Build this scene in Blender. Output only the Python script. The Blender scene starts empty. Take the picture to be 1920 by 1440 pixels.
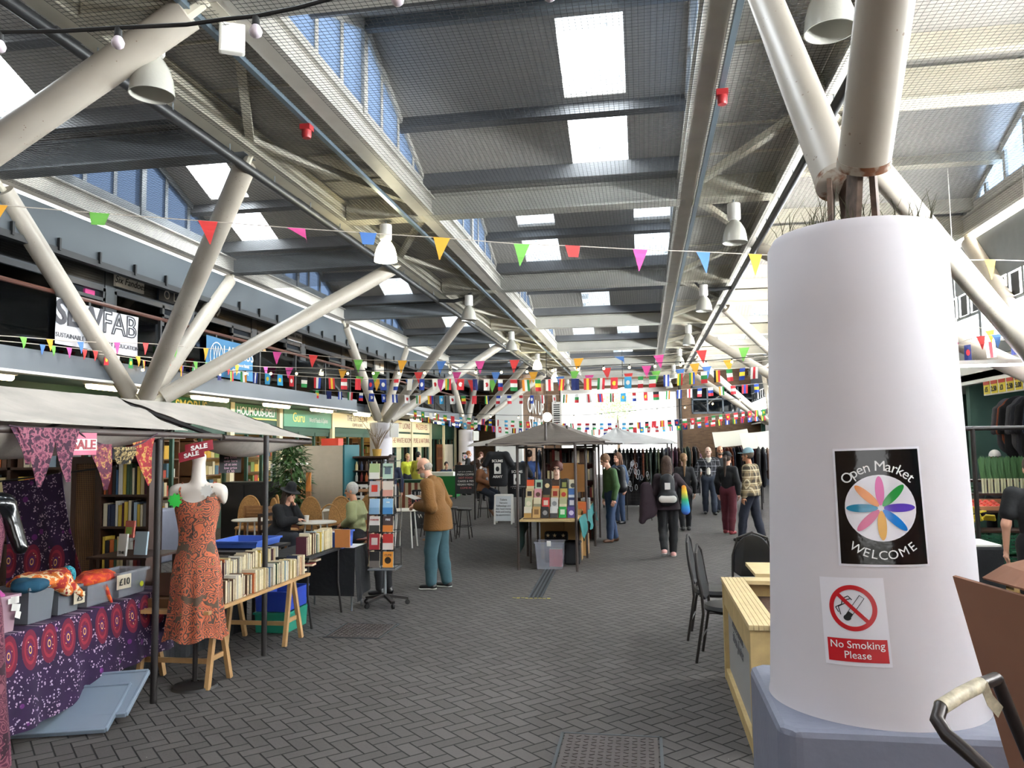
import bpy, bmesh, math, random
import numpy as np
from mathutils import Vector, Matrix, Euler

random.seed(7)
SC = bpy.context.scene
COL = SC.collection
PI = math.pi

# ------------------------------------------------------------------ camera
FPX = 1480.0                                   # focal length in pixels of the 1920x1440 frame
CAM = Vector((0, 0, 1.9))
_yaw, _pit, _rol = math.radians(-9.394), math.radians(4.513), math.radians(-0.75)
FW = Vector((math.sin(_yaw)*math.cos(_pit), math.cos(_yaw)*math.cos(_pit), math.sin(_pit)))
_r = Vector((math.cos(_yaw), -math.sin(_yaw), 0)); _u = _r.cross(FW)
RT = math.cos(_rol)*_r + math.sin(_rol)*_u
UP = -math.sin(_rol)*_r + math.cos(_rol)*_u
cd = bpy.data.cameras.new('camera'); cam = bpy.data.objects.new('camera', cd); COL.objects.link(cam)
cd.sensor_width = 36.0; cd.lens = 36.0*FPX/1920.0; cd.clip_start = 0.05; cd.clip_end = 400
_m = Matrix((RT, UP, -FW)).transposed().to_4x4(); _m.translation = CAM
cam.matrix_world = _m
SC.camera = cam

def ray(x, y): return FW + RT*((x-960)/FPX) - UP*((y-720)/FPX)
def atY(x, y, Y): d = ray(x, y); return CAM + d*(Y/d.y)            # photo pixel -> point on the plane Y
def atX(x, y, X): d = ray(x, y); return CAM + d*(X/d.x)
def atZ(x, y, z=0.0): d = ray(x, y); return CAM + d*((z-CAM.z)/d.z)  # photo pixel -> point at height z

# ------------------------------------------------------------------ world, sun, exposure
SC.view_settings.view_transform = 'Standard'
SC.view_settings.look = 'None'
SC.view_settings.gamma = 1.0
SC.view_settings.use_curve_mapping = False
SC.view_settings.exposure = 1.3
W = bpy.data.worlds.new('sky'); SC.world = W; W.use_nodes = True
_n = W.node_tree.nodes; _l = W.node_tree.links; _n.clear()
_tc = _n.new('ShaderNodeTexCoord'); _sx = _n.new('ShaderNodeSeparateXYZ'); _cr = _n.new('ShaderNodeValToRGB')
_mp = _n.new('ShaderNodeMapRange'); _mp.inputs[1].default_value = -0.25; _mp.inputs[2].default_value = 0.8
_bg = _n.new('ShaderNodeBackground'); _ow = _n.new('ShaderNodeOutputWorld')
_cr.color_ramp.elements[0].color = (0.62, 0.60, 0.56, 1); _cr.color_ramp.elements[0].position = 0.0
_cr.color_ramp.elements[1].color = (0.84, 0.92, 1.0, 1); _cr.color_ramp.elements[1].position = 1.0
_e = _cr.color_ramp.elements.new(0.3); _e.color = (1.0, 1.0, 1.0, 1)
_l.new(_tc.outputs['Generated'], _sx.inputs[0]); _l.new(_sx.outputs[2], _mp.inputs[0])
_l.new(_mp.outputs[0], _cr.inputs[0]); _l.new(_cr.outputs[0], _bg.inputs[0]); _l.new(_bg.outputs[0], _ow.inputs[0])
_bg.inputs[1].default_value = 1.5

_sd = bpy.data.lights.new('sun', 'SUN'); _sd.energy = 2.2; _sd.angle = math.radians(9); _sd.color = (1.0, 0.94, 0.84)
_so = bpy.data.objects.new('sun', _sd); COL.objects.link(_so)
_so.rotation_euler = Vector((-0.78, -0.35, -0.60)).to_track_quat('-Z', 'Y').to_euler()   # comes over the right-hand roofs

def area(name, loc, tgt, sx, sy, e, c=(1, 1, 1)):
    d = bpy.data.lights.new(name, 'AREA'); d.shape = 'RECTANGLE'; d.size = sx; d.size_y = sy; d.energy = e; d.color = c
    o = bpy.data.objects.new(name, d); COL.objects.link(o); o.location = loc
    o.rotation_euler = (Vector(tgt)-Vector(loc)).to_track_quat('-Z', 'Y').to_euler()
    return o
area('daylight_boost_right', (7.4, 20, 3.75), (2.0, 20, 6.2), 44, 0.9, 20000, (1.0, 0.97, 0.9))  # added area lamp, lifts the right aisle above its own window light
for _x, _y, _z in ((-0.55, 10.1, 7.2), (-0.55, 11.5, 6.65), (-7.77, 13.3, 7.2), (-7.77, 14.65, 6.65), (-7.77, 6.9, 7.2), (-7.77, 8.3, 6.65), (-2.4, 3.75, 7.2), (-0.75, 5.14, 6.65)):
    area('daylight_boost_rooflight', (_x, _y, _z), (_x+0.01, _y, 0), 0.8, 1.0, 36, (1.0, 0.98, 0.95))  # added lamps above the rooflights to brighten canopies and floor
area('daylight_boost_nave_left', (-4.6, 22, 6.35), (-1.0, 22, 7.0), 44, 0.5, 620, (1.0, 0.95, 0.88))  # added strip lamp, raises the nave roof underside from the left
area('daylight_boost_nave_right', (1.95, 22, 6.35), (-1.5, 22, 7.0), 44, 0.5, 620, (1.0, 0.95, 0.88))  # added counterpart on the right for a brighter nave roof


# ------------------------------------------------------------------ mesh helpers
class MB:
    """collects boxes, bars, tubes ... and links them as one mesh object"""
    def __init__(s): s.v = []; s.f = []; s.m = []; s.mi = 0
    def add(s, vs, fs):
        b = len(s.v); s.v += [tuple(v) for v in vs]
        for f in fs: s.f.append(tuple(i+b for i in f)); s.m.append(s.mi)
        return s
    def mat(s, i): s.mi = i; return s
    def box(s, x0, x1, y0, y1, z0, z1, M=None):
        vs = [Vector((x, y, z)) for z in (z0, z1) for y in (y0, y1) for x in (x0, x1)]
        if M is not None: vs = [M @ v for v in vs]
        return s.add(vs, [(0,2,3,1),(4,5,7,6),(0,1,5,4),(2,6,7,3),(0,4,6,2),(1,3,7,5)])
    def cbox(s, c, sz, M=None, rot=None):
        M2 = Matrix.Translation(c) @ (Euler(rot).to_matrix().to_4x4() if rot else Matrix())
        if M is not None: M2 = M @ M2
        return s.box(-sz[0]/2, sz[0]/2, -sz[1]/2, sz[1]/2, -sz[2]/2, sz[2]/2, M2)
    def bar(s, p, q, w, h, up=(0, 0, 1)):
        p = Vector(p); q = Vector(q); d = (q-p).normalized(); up = Vector(up)
        r = d.cross(up)
        if r.length < 1e-4: r = d.cross(Vector((1, 0, 0)))
        r.normalize(); u = r.cross(d)
        vs = [a+r*i*w/2+u*j*h/2 for a in (p, q) for i, j in ((-1,-1),(1,-1),(1,1),(-1,1))]
        return s.add(vs, [(0,1,2,3),(7,6,5,4),(0,4,5,1),(1,5,6,2),(2,6,7,3),(3,7,4,0)])
    def tube(s, p, q, r0, r1=None, n=12, cap=True):
        r1 = r0 if r1 is None else r1
        p = Vector(p); q = Vector(q); d = (q-p).normalized()
        a = d.orthogonal().normalized(); b = d.cross(a)
        vs = []
        for c, r in ((p, r0), (q, r1)):
            for k in range(n):
                t = 2*PI*k/n; vs.append(c+a*math.cos(t)*r+b*math.sin(t)*r)
        fs = [(k, (k+1) % n, n+(k+1) % n, n+k) for k in range(n)]
        if cap: fs += [tuple(range(n-1, -1, -1)), tuple(range(n, 2*n))]
        return s.add(vs, fs)
    def path(s, pts, r, n=8, closed=False):
        pts = [Vector(p) for p in pts]; N = len(pts); rs = r if isinstance(r, (list, tuple)) else [r]*N
        vs = []; a = None
        for i, p in enumerate(pts):
            if closed: d = pts[(i+1) % N]-pts[i-1]
            else: d = pts[min(i+1, N-1)]-pts[max(i-1, 0)]
            d.normalize()
            if a is None: a = d.orthogonal().normalized()
            else:
                a = a-d*a.dot(d)
                a = a.normalized() if a.length > 1e-5 else d.orthogonal().normalized()
            b = d.cross(a)
            for k in range(n):
                t = 2*PI*k/n; vs.append(p+(a*math.cos(t)+b*math.sin(t))*rs[i])
        fs = []
        for i in range(N if closed else N-1):
            i2 = (i+1) % N
            for k in range(n): fs.append((i*n+k, i*n+(k+1) % n, i2*n+(k+1) % n, i2*n+k))
        if not closed: fs += [tuple(range(n-1, -1, -1)), tuple(range((N-1)*n, N*n))]
        return s.add(vs, fs)
    def lathe(s, prof, c=(0, 0, 0), n=24, M=None, capb=False, capt=False):
        c = Vector(c); vs = []
        for r, z in prof:
            for k in range(n):
                t = 2*PI*k/n; v = Vector((c.x+r*math.cos(t), c.y+r*math.sin(t), c.z+z)); vs.append(M @ v if M is not None else v)
        fs = [(i*n+k, i*n+(k+1) % n, (i+1)*n+(k+1) % n, (i+1)*n+k) for i in range(len(prof)-1) for k in range(n)]
        if capb: fs.append(tuple(range(n-1, -1, -1)))
        if capt: fs.append(tuple(range((len(prof)-1)*n, len(prof)*n)))
        return s.add(vs, fs)
    def ball(s, c, r, n=12, m=8, sc=(1, 1, 1)):
        vs = []; c = Vector(c)
        for i in range(1, m):
            t = PI*i/m
            for k in range(n):
                p = 2*PI*k/n; vs.append(c+Vector((r*sc[0]*math.sin(t)*math.cos(p), r*sc[1]*math.sin(t)*math.sin(p), r*sc[2]*math.cos(t))))
        vs += [c+Vector((0, 0, r*sc[2])), c-Vector((0, 0, r*sc[2]))]; T = len(vs)-2
        fs = [(i*n+k, (i+1)*n+k, (i+1)*n+(k+1) % n, i*n+(k+1) % n) for i in range(m-2) for k in range(n)]
        fs += [(T, k, (k+1) % n) for k in range(n)] + [(T+1, (m-2)*n+(k+1) % n, (m-2)*n+k) for k in range(n)]
        return s.add(vs, fs)
    def prism(s, pts, off):
        """closed polygon pts (3-D) extruded by off"""
        pts = [Vector(p) for p in pts]; off = Vector(off); n = len(pts)
        return s.add(pts+[p+off for p in pts], [tuple(range(n-1, -1, -1)), tuple(range(n, 2*n))]+[(k, (k+1) % n, n+(k+1) % n, n+k) for k in range(n)])
    def quad(s, a, b, c, d): return s.add([a, b, c, d], [(0, 1, 2, 3)])
    def grid(s, P):
        """P[i][j] points -> quads"""
        n, m = len(P), len(P[0])
        return s.add([p for r in P for p in r], [(i*m+j, i*m+j+1, (i+1)*m+j+1, (i+1)*m+j) for i in range(n-1) for j in range(m-1)])
    def sheet(s, P, t=0.004):
        """cloth sheet with thickness: grid P pushed along its normals"""
        n, m = len(P), len(P[0]); P = [[Vector(p) for p in r] for r in P]; Q = []
        for i in range(n):
            row = []
            for j in range(m):
                a = P[min(i+1, n-1)][j]-P[max(i-1, 0)][j]; b = P[i][min(j+1, m-1)]-P[i][max(j-1, 0)]
                nn = a.cross(b); nn = nn.normalized() if nn.length > 1e-9 else Vector((0, 0, 1)); row.append(P[i][j]+nn*t)
            Q.append(row)
        b0 = len(s.v); s.grid(P); s.grid([r[::-1] for r in Q])
        mm = s.mi; o = n*m
        def q(i, j): return b0+o+i*m+(m-1-j)
        def p(i, j): return b0+i*m+j
        for i in range(n-1):
            for j in (0, m-1): s.f.append((p(i, j), p(i+1, j), q(i+1, j), q(i, j))); s.m.append(mm)
        for j in range(m-1):
            for i in (0, n-1): s.f.append((p(i, j), q(i, j), q(i, j+1), p(i, j+1))); s.m.append(mm)
        return s
    def build(s, name, mats, parent=None, smooth=False, bevel=0, M=None, flip=False):
        me = bpy.data.meshes.new(name)
        vs = s.v if M is None else [tuple(M @ Vector(v)) for v in s.v]
        me.from_pydata(vs, [], s.f)
        mats = mats if isinstance(mats, (list, tuple)) else [mats]
        for m in mats: me.materials.append(m)
        if len(mats) > 1: me.polygons.foreach_set('material_index', s.m)
        if smooth:
            me.polygons.foreach_set('use_smooth', [True]*len(me.polygons))
            try: me.set_sharp_from_angle(angle=math.radians(40))
            except Exception: pass
        o = bpy.data.objects.new(name, me); COL.objects.link(o)
        if parent is not None: o.parent = parent
        if bevel:
            b = o.modifiers.new('bevel', 'BEVEL'); b.width = bevel; b.segments = 2; b.limit_method = 'ANGLE'
        return o

def tag(o, label=None, cat=None, group=None, kind=None):
    if label: o['label'] = label
    if cat: o['category'] = cat
    if group: o['group'] = group
    if kind: o['kind'] = kind
    return o
def empty(name, loc=(0, 0, 0), rz=0.0, rot=None):
    o = bpy.data.objects.new(name, None); COL.objects.link(o); o.location = loc
    o.rotation_euler = rot if rot else (0, 0, rz); o.empty_display_size = 0.1
    return o
_kids = {}
def dup(o, parent=None):
    c = o.copy(); COL.objects.link(c)
    if parent is not None: c.parent = parent
    for ch in o.children: dup(ch, c)
    return c
def T(x=0, y=0, z=0, rx=0, ry=0, rz=0, s=1.0):
    return Matrix.Translation((x, y, z)) @ Euler((rx, ry, rz)).to_matrix().to_4x4() @ Matrix.Scale(s, 4)
_ORD = ['first','second','third','fourth','fifth','sixth','seventh','eighth','ninth','tenth','eleventh','twelfth','thirteenth','fourteenth','fifteenth','sixteenth','seventeenth','eighteenth','nineteenth','twentieth']
_TEN = {2: 'twenty', 3: 'thirty', 4: 'forty', 5: 'fifty', 6: 'sixty'}
def ordn(i):
    """0 -> first"""
    if i < 20: return _ORD[i]
    t, u = divmod(i+1, 10)
    return _TEN[t]+('-'+_ORD[u-1] if u else 'th').replace('-', '-') if u else _TEN[t][:-1]+'ieth'

# ------------------------------------------------------------------ materials
MATS = {}
def srgb(h):
    if isinstance(h, str):
        h = h.lstrip('#'); c = [int(h[i:i+2], 16)/255 for i in (0, 2, 4)]
    else: c = list(h)
    return tuple(x/12.92 if x <= 0.04045 else ((x+0.055)/1.055)**2.4 for x in c)+(1.0,)
def mat(name, col, rough=0.7, metal=0.0, noise=0.0, nscale=8.0, bump=0.0, bscale=60.0, emit=None, es=0.0, alpha=1.0, trans=0.0, spec=None, coord='Object'):
    if name in MATS: return MATS[name]
    m = bpy.data.materials.new(name); m.use_nodes = True; MATS[name] = m
    nt = m.node_tree; N = nt.nodes; L = nt.links; b = N['Principled BSDF']
    c = srgb(col); b.inputs['Base Color'].default_value = c; m.diffuse_color = c
    b.inputs['Roughness'].default_value = rough; b.inputs['Metallic'].default_value = metal
    if spec is not None: b.inputs['Specular IOR Level'].default_value = spec
    if trans: b.inputs['Transmission Weight'].default_value = trans
    if alpha < 1: b.inputs['Alpha'].default_value = alpha
    if emit: b.inputs['Emission Color'].default_value = srgb(emit); b.inputs['Emission Strength'].default_value = es
    if noise or bump:
        tc = N.new('ShaderNodeTexCoord')
    if noise:
        t = N.new('ShaderNodeTexNoise'); t.inputs['Scale'].default_value = nscale; t.inputs['Detail'].default_value = 5
        L.new(tc.outputs[coord], t.inputs['Vector'])
        r = N.new('ShaderNodeMapRange'); r.inputs[1].default_value = 0.3; r.inputs[2].default_value = 0.7
        r.inputs[3].default_value = 1-noise; r.inputs[4].default_value = 1+noise*0.6; L.new(t.outputs[0], r.inputs[0])
        mx = N.new('ShaderNodeVectorMath'); mx.operation = 'SCALE'; mx.inputs[0].default_value = c[:3]
        L.new(r.outputs[0], mx.inputs[3]); L.new(mx.outputs[0], b.inputs['Base Color'])
    if bump:
        t2 = N.new('ShaderNodeTexNoise'); t2.inputs['Scale'].default_value = bscale; t2.inputs['Detail'].default_value = 3
        L.new(tc.outputs[coord], t2.inputs['Vector']); bp = N.new('ShaderNodeBump'); bp.inputs['Strength'].default_value = bump; bp.inputs['Distance'].default_value = 0.02
        L.new(t2.outputs[0], bp.inputs['Height']); L.new(bp.outputs[0], b.inputs['Normal'])
    return m
def nodes_of(m): return m.node_tree.nodes, m.node_tree.links, m.node_tree.nodes['Principled BSDF']
class NG:
    """tiny helper to write node maths"""
    def __init__(s, m): s.N = m.node_tree.nodes; s.L = m.node_tree.links
    def m(s, op, a, b=None, c=None):
        n = s.N.new('ShaderNodeMath'); n.operation = op
        for i, x in enumerate((a, b, c)):
            if x is None: continue
            if isinstance(x, (int, float)): n.inputs[i].default_value = x
            else: s.L.new(x, n.inputs[i])
        return n.outputs[0]
    def mix(s, f, a, b):
        n = s.N.new('ShaderNodeMix'); n.data_type = 'RGBA'
        for i, x in ((0, f), (6, a), (7, b)):
            if isinstance(x, tuple): n.inputs[i].default_value = x
            elif isinstance(x, (int, float)): n.inputs[i].default_value = x
            else: s.L.new(x, n.inputs[i])
        return n.outputs[2]
    def tc(s, k='Object', sc=(1, 1, 1), rz=0.0):
        t = s.N.new('ShaderNodeTexCoord'); mp = s.N.new('ShaderNodeMapping'); s.L.new(t.outputs[k], mp.inputs[0])
        mp.inputs['Scale'].default_value = sc; mp.inputs['Rotation'].default_value = (0, 0, rz)
        return mp.outputs[0]
    def tex(s, kind, vec, **kw):
        n = s.N.new('ShaderNodeTex'+kind); s.L.new(vec, n.inputs['Vector'])
        for k, v in kw.items(): n.inputs[k].default_value = v
        return n
def emis(name, col, st):
    if name in MATS: return MATS[name]
    m = bpy.data.materials.new(name); m.use_nodes = True; MATS[name] = m
    N = m.node_tree.nodes; N.clear(); e = N.new('ShaderNodeEmission'); o = N.new('ShaderNodeOutputMaterial')
    e.inputs[0].default_value = srgb(col); e.inputs[1].default_value = st; m.node_tree.links.new(e.outputs[0], o.inputs[0])
    return m

# ------------------------------------------------------------------ lettering
_fc = {}
def text_mesh(txt, size=1.0, shear=0.0, spacing=1.0, bold=0.0, outline=False, narrow=1.0):
    """flat letters as raw geometry in the XY plane, centred on x, baseline at y=0"""
    key = (txt, size, shear, spacing, bold, outline, narrow)
    if key in _fc: return _fc[key]
    cu = bpy.data.curves.new('lettering', 'FONT'); cu.body = txt; cu.size = size; cu.align_x = 'CENTER'; cu.shear = shear
    cu.space_character = spacing; cu.offset = bold*size; cu.resolution_u = 3
    if outline: cu.fill_mode = 'NONE'; cu.bevel_depth = 0.018*size; cu.bevel_resolution = 0
    else: cu.extrude = 0.002
    o = bpy.data.objects.new('lettering', cu); TS.collection.objects.link(o)
    TS.view_layers[0].update()
    dg = bpy.context.evaluated_depsgraph_get() if False else TS.view_layers[0].depsgraph
    dg.update()
    me = bpy.data.meshes.new_from_object(o.evaluated_get(dg), depsgraph=dg)
    vs = [Vector((v.co.x*narrow, v.co.y, v.co.z)) for v in me.vertices]; fs = [tuple(p.vertices) for p in me.polygons]
    bpy.data.objects.remove(o); bpy.data.curves.remove(cu); bpy.data.meshes.remove(me)
    _fc[key] = (vs, fs); return vs, fs
TS = bpy.data.scenes.new('lettering_workspace')
def letters(mb, txt, M, size=1.0, fn=None, **kw):
    vs, fs = text_mesh(txt, size, **kw)
    if fn: vs = [fn(v) for v in vs]
    mb.add([M @ v for v in vs], fs); return mb
def frame_mat(o, xdir, ydir):
    """local x along xdir, y along ydir, origin o"""
    x = Vector(xdir).normalized(); y = Vector(ydir).normalized(); z = x.cross(y)
    M = Matrix((x, y, z)).transposed().to_4x4(); M.translation = o; return M

# ------------------------------------------------------------------ smooth bodies: signed-distance shapes meshed with surface nets
def sdf_eval(prims, P, k):
    D = None
    for pr in prims:
        kind = pr[0]
        if kind == 'c':            # tapered capsule a, b, ra, rb, (squash axis, factor)
            a, b, ra, rb = np.array(pr[1], float), np.array(pr[2], float), pr[3], pr[4]
            sq = pr[5] if len(pr) > 5 else None
            Q = P; ab = b-a
            if sq is not None:
                ax = np.array(sq[0], float); ax /= np.linalg.norm(ax); f = 1/sq[1]-1
                Q = P+np.outer((P-a) @ ax, ax)*f; ab = ab+ax*(ab @ ax)*f
            h = np.clip(((Q-a) @ ab)/max(ab @ ab, 1e-9), 0, 1)
            d = np.linalg.norm(Q-a-h[:, None]*ab, axis=1)-(ra+(rb-ra)*h)
            if sq is not None and sq[1] < 1: d = d*0.5*(1+sq[1])
        elif kind == 'e':          # ellipsoid centre, radii, rotation matrix or None
            c = np.array(pr[1], float); r = np.array(pr[2], float); Q = P-c
            if len(pr) > 3 and pr[3] is not None: Q = Q @ np.array(pr[3])
            q = Q/r; n = np.linalg.norm(q, axis=1); d = n*(n-1)/np.maximum(np.linalg.norm(q/r, axis=1), 1e-6)
        elif kind == 'cut':        # smooth subtraction of an ellipsoid
            c = np.array(pr[1], float); r = np.array(pr[2], float); q = (P-c)/r; n = np.linalg.norm(q, axis=1)
            d2 = n*(n-1)/np.maximum(np.linalg.norm(q/r, axis=1), 1e-6); kk = 0.008
            h = np.clip(0.5-0.5*(D+d2)/kk, 0, 1); D = D*(1-h)-d2*h+kk*h*(1-h); continue
        elif kind == 'below':      # keep what is under the plane through p with normal n
            D = np.maximum(D, (P-np.array(pr[1], float)) @ np.array(pr[2], float)); continue
        if D is None: D = d
        else:
            h = np.clip(0.5+0.5*(D-d)/k, 0, 1); D = D*(1-h)+d*h-k*h*(1-h)
    return D
def sdf_bounds(prims):
    lo = np.full(3, 1e9); hi = -lo
    for pr in prims:
        if pr[0] == 'c': pts = [(pr[1], max(pr[3], pr[4])), (pr[2], max(pr[3], pr[4]))]
        elif pr[0] == 'e': pts = [(pr[1], max(pr[2]))]
        else: continue
        for p, r in pts: lo = np.minimum(lo, np.array(p)-r); hi = np.maximum(hi, np.array(p)+r)
    return lo, hi
def sdf_mesh(prims, h=0.012, k=0.03):
    lo, hi = sdf_bounds(prims); lo = lo-2.5*h; hi = hi+2.5*h
    n = np.maximum(np.ceil((hi-lo)/h).astype(int)+1, 4)
    g = [lo[i]+h*np.arange(n[i]) for i in range(3)]
    P = np.stack(np.meshgrid(*g, indexing='ij'), -1).reshape(-1, 3)
    D = sdf_eval(prims, P, k).reshape(n)
    S = D < 0
    c = np.zeros(n-1, int)
    for dx in (0, 1):
        for dy in (0, 1):
            for dz in (0, 1): c += S[dx:n[0]-1+dx, dy:n[1]-1+dy, dz:n[2]-1+dz]
    act = (c > 0) & (c < 8); idx = -np.ones(n-1, int); ids = np.argwhere(act); idx[act] = np.arange(len(ids))
    acc = np.zeros((len(ids), 3)); cnt = np.zeros(len(ids))
    corner = [(x, y, z) for x in (0, 1) for y in (0, 1) for z in (0, 1)]
    for i, a in enumerate(corner):
        for b in corner[i+1:]:
            if sum(abs(a[q]-b[q]) for q in range(3)) != 1: continue
            da = D[ids[:, 0]+a[0], ids[:, 1]+a[1], ids[:, 2]+a[2]]; db = D[ids[:, 0]+b[0], ids[:, 1]+b[1], ids[:, 2]+b[2]]
            cr = (da < 0) != (db < 0); t = np.where(cr, da/np.where(cr, da-db, 1), 0)
            acc += np.where(cr[:, None], np.array(a)+t[:, None]*(np.array(b)-np.array(a)), 0); cnt += cr
    V = lo+h*(ids+acc/np.maximum(cnt, 1)[:, None])
    F = []
    for ax in range(3):
        a1, a2 = [(1, 2), (2, 0), (0, 1)][ax]
        s0 = np.take(S, range(n[ax]-1), ax); s1 = np.take(S, range(1, n[ax]), ax)
        e = np.argwhere(s0 != s1); e = e[(e[:, a1] > 0) & (e[:, a2] > 0) & (e[:, a1] < n[a1]-1) & (e[:, a2] < n[a2]-1)]
        fl = S[e[:, 0], e[:, 1], e[:, 2]]
        def cid(o1, o2):
            q = e.copy(); q[:, a1] -= o1; q[:, a2] -= o2; return idx[q[:, 0], q[:, 1], q[:, 2]]
        quad = np.stack([cid(1, 1), cid(0, 1), cid(0, 0), cid(1, 0)], 1)
        quad[~fl] = quad[~fl][:, ::-1]; F.append(quad)
    F = np.concatenate(F); F = F[(F >= 0).all(1)]
    return V, F
def sdf_obj(name, prims, m, parent=None, h=0.012, k=0.03, extra=None, M=None):
    """one smooth mesh from blended shapes; extra = more (prims, h, k) welded into the same mesh"""
    VV = []; FF = []; b = 0
    for pr, hh, kk in [(prims, h, k)]+list(extra or []):
        V, F = sdf_mesh(pr, hh, kk); VV.append(V); FF.append(F+b); b += len(V)
    V = np.concatenate(VV); F = np.concatenate(FF)
    me = bpy.data.meshes.new(name); me.vertices.add(len(V)); me.vertices.foreach_set('co', V.astype(np.float32).ravel())
    me.loops.add(len(F)*4); me.polygons.add(len(F)); me.loops.foreach_set('vertex_index', F.astype(np.int32).ravel())
    me.polygons.foreach_set('loop_start', np.arange(0, len(F)*4, 4, dtype=np.int32))
    me.update(calc_edges=True); me.validate(); me.polygons.foreach_set('use_smooth', [True]*len(me.polygons))
    if M is not None: me.transform(M)
    me.materials.append(m)
    o = bpy.data.objects.new(name, me); COL.objects.link(o)
    if parent is not None: o.parent = parent
    return o

# ------------------------------------------------------------------ structure: dimensions read off the photo
L = 6.34
VN = [12.4+L*k for k in range(-2, 7)]            # valley beams of the nave roof
XB, XT, XL, XR, XRT, XRB = -8.66, -4.91, -3.41, 0.74, 2.17, 6.0
ZT, ZV, ZR = 5.7, 6.05, 7.35                     # underside of the beams, valley, ridge
YEND = 50.44

white_paint = mat('white_painted_steel', '#bfbbb2', 0.45, noise=0.10, nscale=3, bump=0.05, bscale=30)
cream_and_lit = mat('cream_and_lit_steel', '#bdb7a6', 0.5, noise=0.12, nscale=2.0)  # cream steel; in the right aisle it stands for lit steel
grey_steel = mat('grey_steel', '#6f7478', 0.5, noise=0.10, nscale=4)
dark_steel = mat('dark_steel', '#3a3f44', 0.5, noise=0.12, nscale=4)
purlin_m = mat('purlin_grey', '#5c5d5f', 0.5, noise=0.1, nscale=3)
black_steel = mat('black_steel', '#191a1c', 0.5)
slate_paint = mat('slate_blue_paint', '#454d56', 0.5, noise=0.1, nscale=1.5)

def m_rust_paint():
    m = mat('rust_stained_paint', '#b3aa9c', 0.7); g = NG(m); N, Lk, b = nodes_of(m); v = g.tc('Object'); t = g.tex('Noise', v, Scale=13.0, Detail=6); t2 = g.tex('Noise', v, Scale=40.0, Detail=3)
    r = N.new('ShaderNodeMapRange'); r.inputs[1].default_value = 0.46; r.inputs[2].default_value = 0.56; Lk.new(t.outputs[0], r.inputs[0])
    Lk.new(g.mix(r.outputs[0], srgb('#a59b8d'), g.mix(t2.outputs[0], srgb('#3f2415'), srgb('#8a5226'))), b.inputs['Base Color']); return m
rust_paint = m_rust_paint()
def m_deck():
    m = mat('roof_deck_grey', '#9b9994', 0.75); g = NG(m); N, Lk, b = nodes_of(m)
    v = g.tc('Object'); sx = N.new('ShaderNodeSeparateXYZ'); Lk.new(v, sx.inputs[0])
    s = g.m('SINE', g.m('MULTIPLY', sx.outputs[0], 2*PI/0.1))
    bp = N.new('ShaderNodeBump'); bp.inputs['Strength'].default_value = 0.22; bp.inputs['Distance'].default_value = 0.01
    Lk.new(s, bp.inputs['Height']); Lk.new(bp.outputs[0], b.inputs['Normal'])
    t = g.tex('Noise', v, Scale=0.7, Detail=6)
    r = g.mix(t.outputs[0], srgb('#95928f'), srgb('#aba79f')); Lk.new(r, b.inputs['Base Color'])
    return m
deck = m_deck()
def m_sky_panel():
    m = bpy.data.materials.new('rooflight_polycarbonate'); m.use_nodes = True; N = m.node_tree.nodes; Lk = m.node_tree.links; N.clear()
    tr = N.new('ShaderNodeBsdfTransparent'); tl = N.new('ShaderNodeBsdfTranslucent'); mx = N.new('ShaderNodeMixShader'); o = N.new('ShaderNodeOutputMaterial')
    tr.inputs[0].default_value = (0.93, 0.97, 1, 1); tl.inputs[0].default_value = (0.9, 0.95, 1, 1); mx.inputs[0].default_value = 0.12
    tc = N.new('ShaderNodeTexCoord'); t = N.new('ShaderNodeTexNoise'); t.inputs['Scale'].default_value = 14; Lk.new(tc.outputs['Object'], t.inputs['Vector'])
    cr = N.new('ShaderNodeValToRGB'); cr.color_ramp.elements[0].position = 0.28; cr.color_ramp.elements[0].color = (.35, .45, .5, 1); cr.color_ramp.elements[1].position = 0.36; cr.color_ramp.elements[1].color = (.93, .97, 1, 1)
    Lk.new(t.outputs[0], cr.inputs[0]); Lk.new(cr.outputs[0], tr.inputs[0])
    Lk.new(tr.outputs[0], mx.inputs[1]); Lk.new(tl.outputs[0], mx.inputs[2]); Lk.new(mx.outputs[0], o.inputs[0])
    return m
sky_panel = m_sky_panel()
def m_glass(name, tint=(0.86, 0.93, 1.0), refl=0.08, rough=0.02):
    m = bpy.data.materials.new(name); m.use_nodes = True; N = m.node_tree.nodes; Lk = m.node_tree.links; N.clear()
    tr = N.new('ShaderNodeBsdfTransparent'); gl = N.new('ShaderNodeBsdfGlossy'); mx = N.new('ShaderNodeMixShader'); o = N.new('ShaderNodeOutputMaterial')
    fr = N.new('ShaderNodeFresnel'); fr.inputs[0].default_value = 1.45
    tr.inputs[0].default_value = (*tint, 1); gl.inputs[1].default_value = rough
    Lk.new(fr.outputs[0], mx.inputs[0]); Lk.new(tr.outputs[0], mx.inputs[1]); Lk.new(gl.outputs[0], mx.inputs[2]); Lk.new(mx.outputs[0], o.inputs[0])
    return m
glass = m_glass('window_glass'); blue_glass = m_glass('clerestory_glass', (0.76, 0.85, 0.96))
def m_frosted(nm, c1, c2, f):
    m = bpy.data.materials.new(nm); m.use_nodes = True; N = m.node_tree.nodes; Lk = m.node_tree.links; N.clear()
    tr = N.new('ShaderNodeBsdfTransparent'); tl = N.new('ShaderNodeBsdfTranslucent'); mx = N.new('ShaderNodeMixShader'); o = N.new('ShaderNodeOutputMaterial')
    tr.inputs[0].default_value = c1; tl.inputs[0].default_value = c2; mx.inputs[0].default_value = f
    Lk.new(tr.outputs[0], mx.inputs[1]); Lk.new(tl.outputs[0], mx.inputs[2]); Lk.new(mx.outputs[0], o.inputs[0]); return m
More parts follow.
